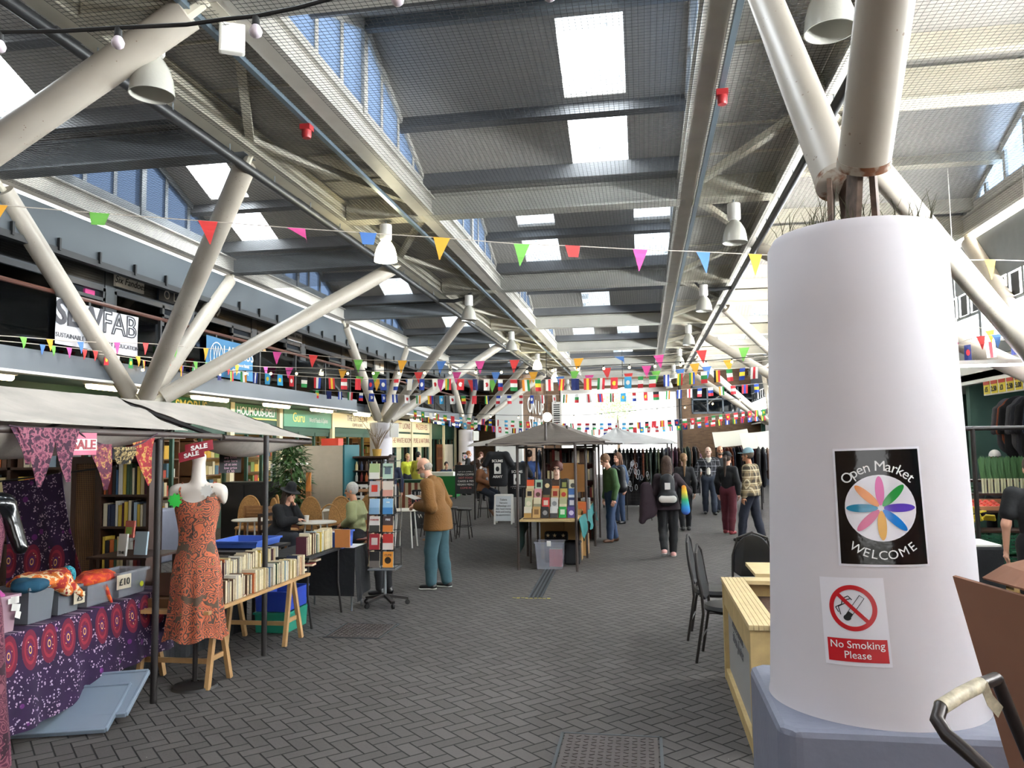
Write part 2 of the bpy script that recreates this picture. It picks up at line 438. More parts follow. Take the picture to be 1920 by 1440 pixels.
frosted = m_frosted('frosted_clerestory', (0.50, 0.60, 0.75, 1), (0.16, 0.20, 0.26, 1), 0.6); frosted_white = m_frosted('frosted_white_pane', (0.9, 0.95, 1, 1), (0.7, 0.72, 0.75, 1), 0.5); dark_glass = m_glass('shop_glass', (0.55, 0.6, 0.62))

def m_paver():
    m = mat('herringbone_pavers', '#3b3a3c', 0.85, spec=0.22); g = NG(m); N, Lk, b = nodes_of(m)
    v = g.tc('Object', (9.6, 9.6, 9.6), rz=PI/4); sx = N.new('ShaderNodeSeparateXYZ'); Lk.new(v, sx.inputs[0])
    x, y = sx.outputs[0], sx.outputs[1]
    i, j = g.m('FLOOR', x), g.m('FLOOR', y); u, w = g.m('SUBTRACT', x, i), g.m('SUBTRACT', y, j)
    k = g.m('FLOORED_MODULO', g.m('SUBTRACT', i, j), 4.0)
    k = g.m('ROUND', k)
    def eq(n): return g.m('COMPARE', k, float(n), 0.1)
    dl = g.m('ADD', u, eq(1)); dr = g.m('ADD', g.m('SUBTRACT', 1.0, u), eq(0))
    db = g.m('ADD', w, eq(2)); dt = g.m('ADD', g.m('SUBTRACT', 1.0, w), eq(3))
    d = g.m('MINIMUM', g.m('MINIMUM', dl, dr), g.m('MINIMUM', db, dt))
    mr = N.new('ShaderNodeMapRange'); mr.interpolation_type = 'SMOOTHSTEP'; mr.inputs[1].default_value = 0.015; mr.inputs[2].default_value = 0.075; Lk.new(d, mr.inputs[0])
    bi = g.m('SUBTRACT', i, eq(1)); bj = g.m('SUBTRACT', j, eq(2))
    cv = N.new('ShaderNodeCombineXYZ'); Lk.new(bi, cv.inputs[0]); Lk.new(bj, cv.inputs[1])
    wn = N.new('ShaderNodeTexWhiteNoise'); Lk.new(cv.outputs[0], wn.inputs[0])
    big = g.tex('Noise', g.tc('Object'), Scale=0.35, Detail=5); fine = g.tex('Noise', g.tc('Object'), Scale=55.0, Detail=3)
    spk = g.tex('Voronoi', g.tc('Object'), Scale=9.0)
    brick = g.mix(wn.outputs[0], srgb('#4c4947'), srgb('#5d5957'))
    brick = g.mix(g.m('MULTIPLY', big.outputs[0], 0.6), brick, srgb('#423f40'))
    brick = g.mix(g.m('MULTIPLY', fine.outputs[0], 0.35), brick, srgb('#65605c'))
    c = g.mix(mr.outputs[0], srgb('#1c1b1b'), brick)
    c = g.mix(g.m('LESS_THAN', spk.outputs[0], 0.028), c, srgb('#a8a49c'))
    Lk.new(c, b.inputs['Base Color'])
    bp = N.new('ShaderNodeBump'); bp.inputs['Strength'].default_value = 0.6; bp.inputs['Distance'].default_value = 0.01
    h = g.m('ADD', mr.outputs[0], g.m('MULTIPLY', fine.outputs[0], 0.25)); Lk.new(h, bp.inputs['Height']); Lk.new(bp.outputs[0], b.inputs['Normal'])
    return m
def m_brick(name, c1, c2, mortar, sc=1.0):
    m = mat(name, c1, 0.85); g = NG(m); N, Lk, b = nodes_of(m)
    v = g.tc('Object'); sx = N.new('ShaderNodeSeparateXYZ'); Lk.new(v, sx.inputs[0]); cb = N.new('ShaderNodeCombineXYZ')
    Lk.new(g.m('ADD', sx.outputs[0], sx.outputs[1]), cb.inputs[0]); Lk.new(sx.outputs[2], cb.inputs[1])
    t = N.new('ShaderNodeTexBrick'); Lk.new(cb.outputs[0], t.inputs['Vector']); t.inputs['Color1'].default_value = srgb(c1); t.inputs['Color2'].default_value = srgb(c2); t.inputs['Mortar'].default_value = srgb(mortar)
    t.inputs['Scale'].default_value = sc; t.inputs['Brick Width'].default_value = 0.225; t.inputs['Row Height'].default_value = 0.075; t.inputs['Mortar Size'].default_value = 0.006
    ns = g.tex('Noise', v, Scale=2.0, Detail=4); Lk.new(g.mix(g.m('MULTIPLY', ns.outputs[0], 0.5), t.outputs[0], srgb('#3d3026')), b.inputs['Base Color'])
    return m
brick = m_brick('brown_brick', '#8a6a4c', '#71543c', '#6d6258')

def structure(mb, name, m, label, parent=None, **kw):
    o = mb.build(name, m, parent, **kw); tag(o, label, None, None, 'structure'); return o

# floor of the hall and the street beyond the two open ends
f = MB().box(-13, 12, -4, YEND+1.5, -0.12, 0.0); structure(f, 'floor', m_paver(), 'dark grey herringbone brick paving across the market hall')
f = MB().box(-60, 60, YEND+1.52, 130, -0.14, -0.02); structure(f, 'ground', mat('street_asphalt', '#b8b4ac', 0.9, noise=0.1, nscale=1), 'pale street surface beyond the far opening')
f = MB().box(12.02, 60, -30, YEND+1.5, -0.14, -0.02).box(-60, 12, -30, -4.02, -0.14, -0.02); structure(f, 'ground', mat('forecourt_paving', '#a9a59c', 0.9, noise=0.1, nscale=1), 'pale forecourt paving outside the near end')

# ---- roof: three strips of cross gables and two flat strips between them
def slope(x0, x1, ya, za, yb, zb, holes):
    """roof slope from (ya,za) to (yb,zb); holes = [(x0,x1,t0,t1)] left open for rooflights"""
    mb = MB(); th = 0.07
    def P(x, t, dz=0): return Vector((x, ya+(yb-ya)*t, za+(zb-za)*t+dz))
    def slab(xa, xb, ta, tb):
        if xb-xa < 1e-3 or tb-ta < 1e-3: return
        vs = [P(x, t, dz) for dz in (0, th) for t in (ta, tb) for x in (xa, xb)]
        mb.add(vs, [(0,2,3,1),(4,5,7,6),(0,1,5,4),(2,6,7,3),(0,4,6,2),(1,3,7,5)])
    xs = sorted({x0, x1, *[h[0] for h in holes], *[h[1] for h in holes]})
    for a, b in zip(xs, xs[1:]):
        hs = sorted([(h[2], h[3]) for h in holes if h[0] <= a+1e-4 and h[1] >= b-1e-4]); t = 0
        for h0, h1 in hs: slab(a, b, t, h0); t = h1
        slab(a, b, t, 1)
    return mb, P
WN = [0]
def roof_bay(x0, x1, yv0, yv1, holes, side, where, light_panel=True):
    ym = (yv0+yv1)/2
    mb, P1 = slope(x0, x1, ym, ZR, yv1, ZV, holes)           # falls away from the viewer: the one seen
    mb2, P0 = slope(x0, x1, yv0, ZV, ym, ZR, holes and [(h[0], h[1], 1-h[3], 1-h[2]) for h in holes])
    mb.v, b = mb.v, len(mb.v); mb.add(mb2.v, mb2.f)
    o = structure(mb, 'ceiling', deck, 'grey corrugated roof underside, '+where)
    for h in holes:
        for PP, hh in ((P1, h), (P0, (h[0], h[1], 1-h[3], 1-h[2]))):
            q = MB(); a, b2, t0, t1 = hh
            vs = [PP(x, t, dz) for dz in (0.05, 0.062) for t in (t0, t1) for x in (a, b2)]
            q.add(vs, [(0,2,3,1),(4,5,7,6),(0,1,5,4),(2,6,7,3),(0,4,6,2),(1,3,7,5)])
            WN[0] += 1; structure(q, 'window_%d' % WN[0], sky_panel, 'clear rooflight panel in the '+where)
    # purlins and ridge beam hung under the slopes
    pm = MB()
    for t in (0.5,):
        for PP in (P1, P0):
            c = PP((x0+x1)/2, t, -0.16); d = (PP(0, 1)-PP(0, 0)).normalized()
            pm.bar((x0, c.y, c.z+0.06), (x1, c.y, c.z+0.06), 0.12, 0.2, up=PP(0, 0, 0).cross(Vector((1, 0, 0))) if False else (0, -d.z, d.y))
    rd = MB().box(x0, x1, ym-0.06, ym+0.06, ZR-0.17, ZR-0.01); structure(rd, 'ceiling_ridge', grey_steel if side != 'r' else cream_and_lit, 'light ridge beam of the '+where)  # right aisle ridge takes cream for the light falling there
    pm.box(x0, x1, yv1-0.5, yv1-0.34, ZV-0.02, ZV+0.2)
    structure(pm, 'ceiling_purlins', purlin_m if side != 'r' else cream_and_lit, 'dark purlins and ridge beam under the '+where)  # cream purlins on the right carry that side's brightness in their colour

def skyl(px0, px1, k):
    """x-range of a rooflight from two photo pixel columns, on the far slope of nave bay k"""
    return px0, px1
nave_lights = {0: [(-0.97, -0.12)], 1: [(-2.63, -1.80), (-0.09, 0.70)], 2: [(-1.77, -0.92)], 3: [(-2.62, -1.80), (-0.90, -0.07)], 4: [(-1.3, -0.4)], 5: [(-2.0, -1.1), (-0.4, 0.5)], -1: [(-2.9, -1.9), (-1.2, -0.3)]}
for k in range(-2, 6):
    y1 = 12.4+L*k; y0 = y1-L
    nm = {0: 'nearest full bay of the nave', -1: 'bay of the nave overhead'}.get(k, 'nave, bay %s from the near end' % ['one','two','three','four','five','six','seven','eight','nine'][k+2])
    hs = [(a, b, t0, t1) for a, b in nave_lights.get(k, []) for t0, t1 in ((0.08, 0.46), (0.55, 0.87))]
    roof_bay(XL, XR, y0, y1, hs, 'n', nm)
left_lights = {0: (-8.17, -7.37), 1: (-7.20, -6.36), 2: (-7.0, -5.9), 3: (-6.6, -5.4), 4: (-6.9, -5.8), 5: (-7.0, -5.9), -1: (-8.2, -7.4)}
for k in range(-1, 6):
    y1 = 15.57+L*k; y0 = y1-L
    nm = 'left aisle, bay %s from the near end' % ['one','two','three','four','five','six','seven','eight'][k+1]
    a, b = left_lights.get(k, (-7, -6)); hs = [(a, b, t0, t1) for t0, t1 in ((0.08, 0.46), (0.55, 0.87))]
    roof_bay(XB, XT, y0, y1, hs, 'l', nm)
    a, b = (3.2+0.25*(k % 3), 4.3+0.25*(k % 3)); hs = [(a, b, t0, t1) for t0, t1 in ((0.08, 0.46), (0.55, 0.87))]
    roof_bay(XRT, XRB, y0, y1, hs if k > 0 else [], 'r', nm.replace('left', 'right'))
# flat strips and their edge beams
for x0, x1, sd, mm in ((XT, XL, 'left', deck), (XR, XRT, 'right', deck)):
    mb = MB().box(x0, x1, -4, YEND, ZV, ZV+0.08); structure(mb, 'ceiling', mm, 'flat roof strip between nave and %s aisle' % sd)
    bm = MB()
    for y in VN:
        bm.box(x0+0.1, x1-0.05, y-0.08, y+0.08, ZT, ZV); bm.box(x0+0.1, x1-0.05, y-0.16, y+0.16, ZT-0.03, ZT)
        for s in (-1, 1):
            for dy in (1.05, 2.1): bm.box(x0+0.06, x1-0.06, y+s*dy-0.012, y+s*dy+0.012, ZV-0.03, ZV)
    structure(bm, 'ceiling_beams', cream_and_lit, 'cross beams of the %s flat roof strip' % sd)
    bm = MB()
    for i, y in enumerate([VN[0]-L/2+L*i for i in range(9)]):
        xa, xb = (x0, x1) if sd == 'left' else (x1, x0)
        for s in (-1, 1):
            if y+s*L/2 < -5: continue
            bm.bar((xa, y, ZT+0.16), (xb, y+s*L/2, ZT+0.16), 0.10, 0.10)
    structure(bm, 'ceiling_braces', cream_and_lit, 'diagonal wind braces of the %s flat roof strip' % sd)
def valley_beams(x0, x1, ys, m, where):
    mb = MB()
    for y in ys: mb.box(x0, x1, y-0.07, y+0.07, ZT, ZV-0.02); mb.box(x0, x1, y-0.16, y+0.16, ZT-0.03, ZT); mb.box(x0, x1, y-0.16, y+0.16, ZV-0.05, ZV-0.02)
    structure(mb, 'ceiling_beams', m, where)
valley_beams(XL, XR, VN, mat('valley_beam_grey', '#b4b2aa', 0.5, noise=0.08, nscale=2), 'grey valley beams across the nave')
valley_beams(XB, XT, [y+L/2 for y in VN[:-1]], grey_steel, 'grey valley beams across the left aisle')
valley_beams(XRT, XRB, [y+L/2 for y in VN[:-1]], cream_and_lit, 'valley beams across the right aisle, coloured cream as if brightly lit')  # same steel as the left aisle, its lit look put into the colour
# longitudinal edge beams
for x, m, w in ((XT, cream_and_lit, 'left aisle'), (XRT, white_paint, 'right aisle'), (XL, white_paint, 'nave left'), (XR, white_paint, 'nave right'), (XB, white_paint, 'left building'), (XRB, white_paint, 'right building')):
    mb = MB().box(x-0.07, x+0.07, -4, YEND, ZT, ZT+0.26).box(x-0.13, x+0.13, -4, YEND, ZT-0.025, ZT).box(x-0.13, x+0.13, -4, YEND, ZT+0.26, ZT+0.285)
    structure(mb, 'ceiling_edge_beam', m, 'long edge beam along the %s' % w)
# triangular clerestory gables
def gable(x, yv0, yv1, frame, where, glz=True, inward=1):
    ym = (yv0+yv1)/2; zb = ZT+0.30; zt = ZR-0.04
    WN[0] += 1
    r = empty('window_%d' % WN[0], (x, ym, zb)); tag(r, 'triangular glazed gable, '+where, None, None, 'structure')
    fr = MB()
    def zz(y): return zb+(zt-zb)*(1-abs(y)/(L/2))
    h = L/2
    fr.bar((0, -h, 0.06), (0, h, 0.06), 0.09, 0.22)
    fr.bar((0, -h, 0.08), (0, 0, zt-zb), 0.12, 0.2); fr.bar((0, 0, zt-zb), (0, h, 0.08), 0.12, 0.2)
    fr.bar((0, 0, -0.28), (0, 0, zt-zb), 0.13, 0.13, up=(0, 1, 0))
    for y in (-2.2, -1.45, -0.72, 0.72, 1.45, 2.2): fr.bar((0, y, 0.1), (0, y, zz(y)-zb-0.06), 0.06, 0.09, up=(0, 1, 0))
    fr.build('frame', frame, r)
    ys = [-2.75, -2.2, -1.45, -0.72, 0, 0.72, 1.45, 2.2, 2.75]
    for a, b in zip(ys, ys[1:]):
        q = MB(); q.prism([(0.01, a, 0.14), (0.01, b, 0.14), (0.01, b, max(0.15, zz(b)-zb-0.06)), (0.01, a, max(0.15, zz(a)-zb-0.06))], (0.012, 0, 0)); q.build('pane', frosted, r)
for k in range(-1, 6):
    gable(XL, 12.4+L*(k-1), 12.4+L*k, white_paint, 'left side of the nave, gable %s from the near end' % _ORD[k+1])
    gable(XR, 12.4+L*(k-1), 12.4+L*k, white_paint, 'right side of the nave, gable %s from the near end' % _ORD[k+1])
    gable(XB, 9.23+L*(k-0), 15.57+L*k, grey_steel, 'above the left balcony, gable %s from the near end' % _ORD[k+1])
    gable(XRB, 9.23+L*(k-0), 15.57+L*k, white_paint, 'above the right shops, gable %s from the near end' % _ORD[k+1])

# ---- tree columns
col_paint = mat('column_paint', '#d0cbd0', 0.55, noise=0.05, nscale=1.5, bump=0.03, bscale=25)
plinth_paint = mat('plinth_grey_paint', '#757888', 0.6, noise=0.12, nscale=3, bump=0.15, bscale=20)
rust = mat('rusty_steel', '#7b4a2c', 0.85, noise=0.5, nscale=18)
def m_strut():
    m = mat('strut_paint', '#d8d2c8', 0.42); g = NG(m); N, Lk, b = nodes_of(m)
    v = g.tc('Object'); t = g.tex('Noise', v, Scale=1.6, Detail=6); s = g.tex('Voronoi', v, Scale=30.0); t2 = g.tex('Noise', v, Scale=6.0, Detail=4)
    c = g.mix(t.outputs[0], srgb('#b5aea3'), srgb('#958c7e'))
    sp = g.m('MULTIPLY', g.m('LESS_THAN', s.outputs[0], 0.16), g.m('GREATER_THAN', t2.outputs[0], 0.56))
    Lk.new(g.mix(g.m('MULTIPLY', sp, 0.75), c, srgb('#6f5a48')), b.inputs['Base Color']); return m
strut_m = m_strut()
def tree(x, y, tips, where, rad=0.37, top=2.74, sign=True, strut_r=0.145):
    r = empty('column', (x, y, 0)); tag(r, where, None, None, 'structure')
    MB().lathe([(rad+0.02, 0.0), (rad, 1.2), (rad-0.01, top-0.02), (rad-0.05, top)], n=48, capt=True, capb=True).build('shaft', col_paint, r, smooth=True)
    MB().box(-rad-0.1, rad+0.1, -rad-0.1, rad+0.1, 0, 0.9).build('plinth', plinth_paint, r, bevel=0.03)
    for tx, ty, tz in tips:
        d = Vector((tx-x, ty-y, tz-top)); p0 = Vector((0, 0, top-0.05))+d.normalized()*0.28+Vector((d.x, d.y, 0)).normalized()*0.10
        p1 = Vector((tx-x, ty-y, tz)); dd = (p1-p0).normalized()
        s = MB().tube(p0, p1-dd*0.2, strut_r, strut_r, 24).build('strut', strut_m, r, smooth=True)
        MB().tube(p1-dd*0.25, p1, 0.06, 0.05, 8).tube(Vector((0, 0, top-0.1)), p0+dd*0.02, 0.07, 0.07, 8).build('pin_plate', cream_and_lit, s)
    return r
for i, cy in enumerate((12.4, 25.08, 37.76)):
    nth = ['nearest', 'middle', 'farthest'][i]
    tree(XB+0.1, cy, [(XT, cy-L/2, ZT), (XT, cy+L/2, ZT), (XB, cy-L/2, ZT-0.05), (XB, cy+L/2, ZT-0.05)], 'white tree column with four struts, %s of the left row' % nth)
    tree(XRB-0.1, cy, [(XRT, cy-L/2, ZT), (XRT, cy+L/2, ZT), (XRB, cy-L/2, ZT-0.05), (XRB, cy+L/2, ZT-0.05)], 'white tree column with four struts, %s of the right row' % nth)
tree(XB+0.1, 5.65, [(-3.55, 5.9, ZT)], 'white tree column at the left edge, its one strut crossing the upper left of the view')

# ------------------------------------------------------------------ left-hand building: shops below, balcony and studios above
XW = -10.3; XU = -9.7; ZS = 5.25
fascia_m = mat('fascia_grey', '#5a6066', 0.45, noise=0.08, nscale=0.8)
frame_m = mat('window_frame_dark', '#2b2e31', 0.45)
soffit_m = mat('soffit_panel', '#8d857a', 0.4, noise=0.06, nscale=0.6)
copper = mat('handrail_timber', '#4f2c20', 0.45)
white_m = mat('matt_white', '#e8e6e0', 0.6)
cream_m = mat('cream_render', '#e6d9b4', 0.7)
green_sign = mat('shop_sign_green', '#1f6a41', 0.5)
teal_sign = mat('shop_sign_teal', '#4f8c74', 0.5)
yellow_letter = mat('sign_letter_yellow', '#f3e27a', 0.5)
black_m = mat('matt_black', '#0c0c0d', 0.7)
ink = mat('black_ink', '#17181a', 0.6)
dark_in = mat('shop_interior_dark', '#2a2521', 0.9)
tube_e = emis('fluorescent_glow', '#ffe9b8', 9.0)
disc_e = emis('round_lamp_glow', '#fff0d6', 7.0)
warm_e = emis('warm_lamp_glow', '#ffc978', 6.0)

mb = MB().box(XW, XB, -4, 23.0, 3.10, 3.36).box(XB-0.02, XB+0.04, -4, 23.0, 3.06, 3.38)
mb.box(XW, XB, 26.6, YEND, 3.14, 3.44).box(XB-0.02, XB+0.04, 26.6, YEND, 3.16, 3.48)
mb.box(XW, XW+0.6, 23.0, 26.6, 3.10, 3.36)
structure(mb, 'trim_1', fascia_m, 'grey balcony edge along the left-hand shops')
mb = MB().box(XB-0.10, XB+0.06, -4, 23.0, 3.02, 3.06).box(XB-0.1, XB+0.06, 26.6, YEND, 3.12, 3.16)
structure(mb, 'trim_2', white_m, 'thin white drip strip under the balcony edge')
mb = MB().prism([(XB, 23.0, 3.04), (XB-0.9, 23.9, 3.04), (XB-0.9, 23.9, 3.38), (XB, 23.0, 3.38)], (-0.06, -0.03, 0)); structure(mb, 'trim_3', white_m, 'white splayed end of the balcony edge')
# upper soffit and eaves board
mb = MB().box(XU-0.1, XB, -4, YEND, ZS, ZS+0.06); structure(mb, 'ceiling', soffit_m, 'beige soffit over the left balcony')
mb = MB().box(XB-0.05, XB+0.02, -4, YEND, 4.98, 5.56); structure(mb, 'trim_4', mat('eaves_grey', '#3f464b', 0.45, noise=0.08, nscale=0.8), 'grey eaves board above the left balcony')
mb = MB().box(XB-0.07, XB+0.05, -4, YEND, 4.88, 4.98)
for i in range(34): mb.box(XB+0.03, XB+0.075, 5.0+0.9*i, 5.04+0.9*i, 4.93, 5.12)
structure(mb, 'trim_5', black_steel, 'black gutter rail with clips under the eaves board')
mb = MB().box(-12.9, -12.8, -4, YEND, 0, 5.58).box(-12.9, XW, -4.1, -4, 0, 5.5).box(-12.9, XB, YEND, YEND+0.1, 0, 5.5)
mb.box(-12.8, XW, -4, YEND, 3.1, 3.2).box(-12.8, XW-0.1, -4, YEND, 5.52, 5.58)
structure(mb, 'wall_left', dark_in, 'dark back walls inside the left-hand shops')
# partitions between units and the upper wall with its studio windows
PY = [-1.0, 3.3, 6.6, 9.9, 13.0, 15.65, 18.5, 21.4, 24.5, 29.1, 35.4, 43.5]
mb = MB()
for y in PY: mb.box(-12.8, XU+0.04, y-0.13, y+0.13, 3.36, ZS)
for a, b in zip(PY, PY[1:]): mb.box(XU-0.05, XU+0.02, a+0.13, b-0.13, 4.88, ZS)
structure(mb, 'wall_left', mat('dark_grey_cladding', '#3b4045', 0.55, noise=0.08, nscale=2), 'dark grey cladding between the studio windows')
mb = MB()
for a, b in zip(PY, PY[1:]):
    for i in range(8): mb.box(XU+0.02, XU+0.03, a+0.2, b-0.2, 4.90+0.042*i, 4.915+0.042*i)
structure(mb, 'trim_6', frame_m, 'louvred vents above the studio windows')
for i, (a, b) in enumerate(zip(PY, PY[1:])):
    WN[0] += 1
    r = empty('window_%d' % WN[0], (XU, (a+b)/2, 3.36)); tag(r, 'dark framed studio window and door on the balcony, unit %s from the near end' % _ORD[i], None, None, 'structure')
    w = (b-a)/2-0.13; fr = MB()
    for y in (-w, 0.25*w, w-0.05): fr.box(-0.04, 0.04, y, y+0.07, 0, 1.52)
    fr.box(-0.04, 0.04, -w, w, 1.46, 1.54).box(-0.04, 0.04, -w, w, 0, 0.08).box(-0.04, 0.04, 0.25*w, w, 1.28, 1.34)
    fr.build('frame', frame_m, r)
    MB().box(-0.008, 0.0, -w+0.07, 0.25*w, 0.08, 1.46).build('pane', dark_glass, r); MB().box(-0.008, 0.0, 0.25*w+0.07, w-0.05, 0.08, 1.28).build('pane', dark_glass, r)
# balustrade: glass panels between black posts, timber handrail
ys = [1.0+1.9*i for i in range(12)]
for k, (ya, yb) in enumerate(((-4, 22.9), (26.7, 44))):
    r = empty('balustrade', (XB-0.04, ya, 3.36)); tag(r, ['glass balustrade with timber handrail along the near balcony', 'glass balustrade on the far balcony block'][k], 'balustrade')
    y = ya; n = int((yb-ya)/1.9)
    for i in range(n+1):
        MB().box(-0.03, 0.03, 1.9*i-0.025, 1.9*i+0.025, -0.25, 0.92).build('post', black_steel, r)
        if i < n: MB().box(-0.006, 0.006, 1.9*i+0.06, 1.9*i+1.84, 0.02, 0.84).build('pane', glass, r)
    MB().path([(0, 0, 0.95), (0, (yb-ya), 0.95)], 0.035, 8).build('handrail', copper, r, smooth=True)
# round lamps under the upper soffit
def round_lamp(y, x=-9.12, cat='lamp', lab='', e=disc_e, drop=0.0):
    r = empty('ceiling_lamp', (x, y, ZS)); tag(r, lab, 'lamp', 'round lamps under the balcony soffit')
    MB().lathe([(0.17, -0.09-drop), (0.21, -0.06-drop), (0.21, 0)], n=24).build('rim', cream_and_lit, r, smooth=True)
    MB().lathe([(0.001, -0.105-drop), (0.12, -0.10-drop), (0.17, -0.085-drop)], n=24).build('diffuser', e, r, smooth=True)
for i, (y, w) in enumerate(((7.0, 0), (9.2, 0), (12.8, 0), (15.3, 0), (17.6, 1), (19.4, 1), (21.9, 1), (25.5, 1), (28.4, 1), (31.5, 1))):
    round_lamp(y, lab='%s round ceiling lamp under the balcony soffit, %s from the near end' % ('warm' if w else 'white', _ORD[i]), e=warm_e if w else disc_e, drop=0.04+0.05*w)
# tubes under the balcony
for i, (ya, yb) in enumerate(((2.2, 3.7), (5.6, 7.1), (8.9, 10.4), (12.0, 13.5), (15.17, 16.6), (18.35, 19.75), (21.2, 22.7), (24.6, 26.0), (27.3, 28.7), (31.0, 32.4), (34.6, 36.0), (38.2, 39.6))):
    r = empty('fluorescent_light', (-9.3, (ya+yb)/2, 3.10)); tag(r, 'fluorescent tube light under the balcony, %s from the near end' % _ORD[i], 'light', 'tube lights under the balcony')
    h = (yb-ya)/2
    MB().box(-0.09, 0.09, -h, h, -0.05, 0).build('body', white_m, r, bevel=0.01)
    MB().path([(0, -h+0.03, -0.075), (0, h-0.03, -0.075)], 0.055, 10).build('tube', tube_e, r, smooth=True)
# ground-floor shop fronts
def sign(name, y0, y1, z0, z1, m, txts, label, x=XW+0.12, border=None):
    r = empty('shop_sign', (x, (y0+y1)/2, (z0+z1)/2)); tag(r, label, 'sign'); w, h = (y1-y0)/2, (z1-z0)/2
    MB().box(-0.05, 0, -w, w, -h, h).build('board', m, r)
    if border: MB().box(0, 0.006, -w, w, -h, -h+0.04).build('trim_line', border, r)
    for t, yy, zz, s, mm, kw in txts:
        letters(MB(), t, frame_mat(Vector((0.004, yy, zz)), (0, 1, 0), (0, 0, 1)), s, **kw).build('lettering', mm, r)
    return r
sign('s', 14.9, 18.3, 2.72, 3.10, green_sign, [("SMORL'S", 0, -0.11, 0.34, yellow_letter, dict(bold=0.02))], "green SMORL'S shop sign above the grey canopy")
sign('s', 18.5, 20.85, 2.70, 3.08, green_sign, [('HOUMOUS-DELI', 0, -0.09, 0.30, white_m, dict(bold=0.018, narrow=0.95))], 'green HOUMOUS-DELI shop sign with white letters', border=yellow_letter)
sign('s', 21.3, 24.8, 2.56, 3.06, teal_sign, [('Guru', -0.75, -0.10, 0.40, yellow_letter, {}), ('World Foods & Spices', 0.72, -0.08, 0.20, white_m, dict(narrow=0.8))], 'pale green Guru sign beside the deli sign')
sign('s', 25.1, 29.4, 2.62, 3.10, cream_m, [('THE LITTLE ONE', 0, 0.0, 0.28, copper, {}), ('COFFEE & JUICE', 0, -0.18, 0.15, copper, {})], 'cream cafe sign to the right of the Guru sign')
mb = MB()
SY = [-3.9, 2.0, 6.4, 10.6, 14.75, 18.4, 21.1, 24.95, 29.6, 30.9, 34.05, 37.2, 39.8, 42.4]
for y in SY: mb.box(XW-0.1, XW+0.14, y-0.10, y+0.10, 0, 3.1)
structure(mb, 'wall_left', cream_m, 'cream pilasters between the ground-floor shops')
mb = MB()
for a, b in zip(SY, SY[1:]): mb.box(XW-0.06, XW+0.05, a+0.1, b-0.1, 2.42, 3.1)
structure(mb, 'wall_left', mat('shopfront_green', '#274a3b', 0.6), 'dark green panels above the shop openings')
mb = MB()
for a, b in zip(SY, SY[1:]): mb.box(-12.78, -12.7, a+0.1, b-0.1, 0, 3.1)
structure(mb, 'wall_left', mat('shop_back_wall', '#b79a63', 0.8, noise=0.3, nscale=1.5), 'ochre back walls inside the ground-floor shops')
for i, (a, b) in enumerate(zip(SY, SY[1:])):
    WN[0] += 1; r = empty('window_%d' % WN[0], (XW, (a+b)/2, 0)); tag(r, 'ground-floor shop front under the balcony, %s from the near end' % _ORD[i], None, None, 'structure')
    w = (b-a)/2-0.1; m = mat('shop_frame_green', '#25483b', 0.5)
    fr = MB()
    for y in (-w, -0.33*w, 0.33*w, w-0.07): fr.box(-0.04, 0.04, y, y+0.07, 0, 2.42)
    fr.box(-0.04, 0.04, -w, w, 2.3, 2.42).box(-0.05, 0.03, -w, -0.33*w, 0, 0.6).box(-0.05, 0.03, 0.33*w, w, 0, 0.6)
    fr.build('frame', m, r)
    if i >= 9:
        MB().box(-0.008, 0, -w, -0.33*w, 0.6, 2.3).box(-0.008, 0, 0.33*w, w, 0.6, 2.3).build('pane', glass, r)
# goods on shelves inside the open shop fronts, and daylight-warm shop ceiling lights
rs = random.Random(3)
for i, (a, b) in enumerate(zip(SY[2:11], SY[3:12])):
    sh = empty('shop_shelf', (-11.6, (a+b)/2, 0)); tag(sh, 'shelving unit full of goods inside ground-floor shop %s' % _ORD[i], 'shelf')
    w = (b-a)/2-0.3
    m = MB()
    for z in (0.35, 0.8, 1.25, 1.7, 2.15): m.box(-0.2, 0.2, -w, w, z-0.03, z)
    for y in (-w, w-0.04): m.box(-0.2, 0.2, y, y+0.04, 0, 2.3)
    m.build('frame', mat('shelf_wood', '#6a4a30', 0.6), sh)
    cols = ['#c9b37a', '#d9c9a0', '#7a8f4a', '#b0452e', '#e4dfd0', '#4a6b7a', '#d0a030', '#5a3a2a']
    g = MB()
    for z in (0.35, 0.8, 1.25, 1.7):
        y = -w+0.08
        while y < w-0.2:
            d = rs.uniform(0.08, 0.22); g.mat(rs.randrange(8)); g.box(-0.12, 0.14, y, y+d, z, z+rs.uniform(0.15, 0.36)); y += d+0.02
    gg = g.build('goods', [mat('goods_%d' % q, cols[q], 0.6) for q in range(8)], sh); gg['kind'] = 'stuff'
    r = empty('shop_lamp', (-11.2, (a+b)/2, 3.0)); tag(r, 'strip lamp on the ceiling inside ground-floor shop %s' % _ORD[i], 'lamp')
    MB().box(-0.08, 0.08, -0.6, 0.6, 0.0, 0.08).build('body', white_m, r); MB().box(-0.06, 0.06, -0.58, 0.58, -0.03, 0.0).build('tube', emis('shop_lamp_glow', '#ffe2a4', 10), r)

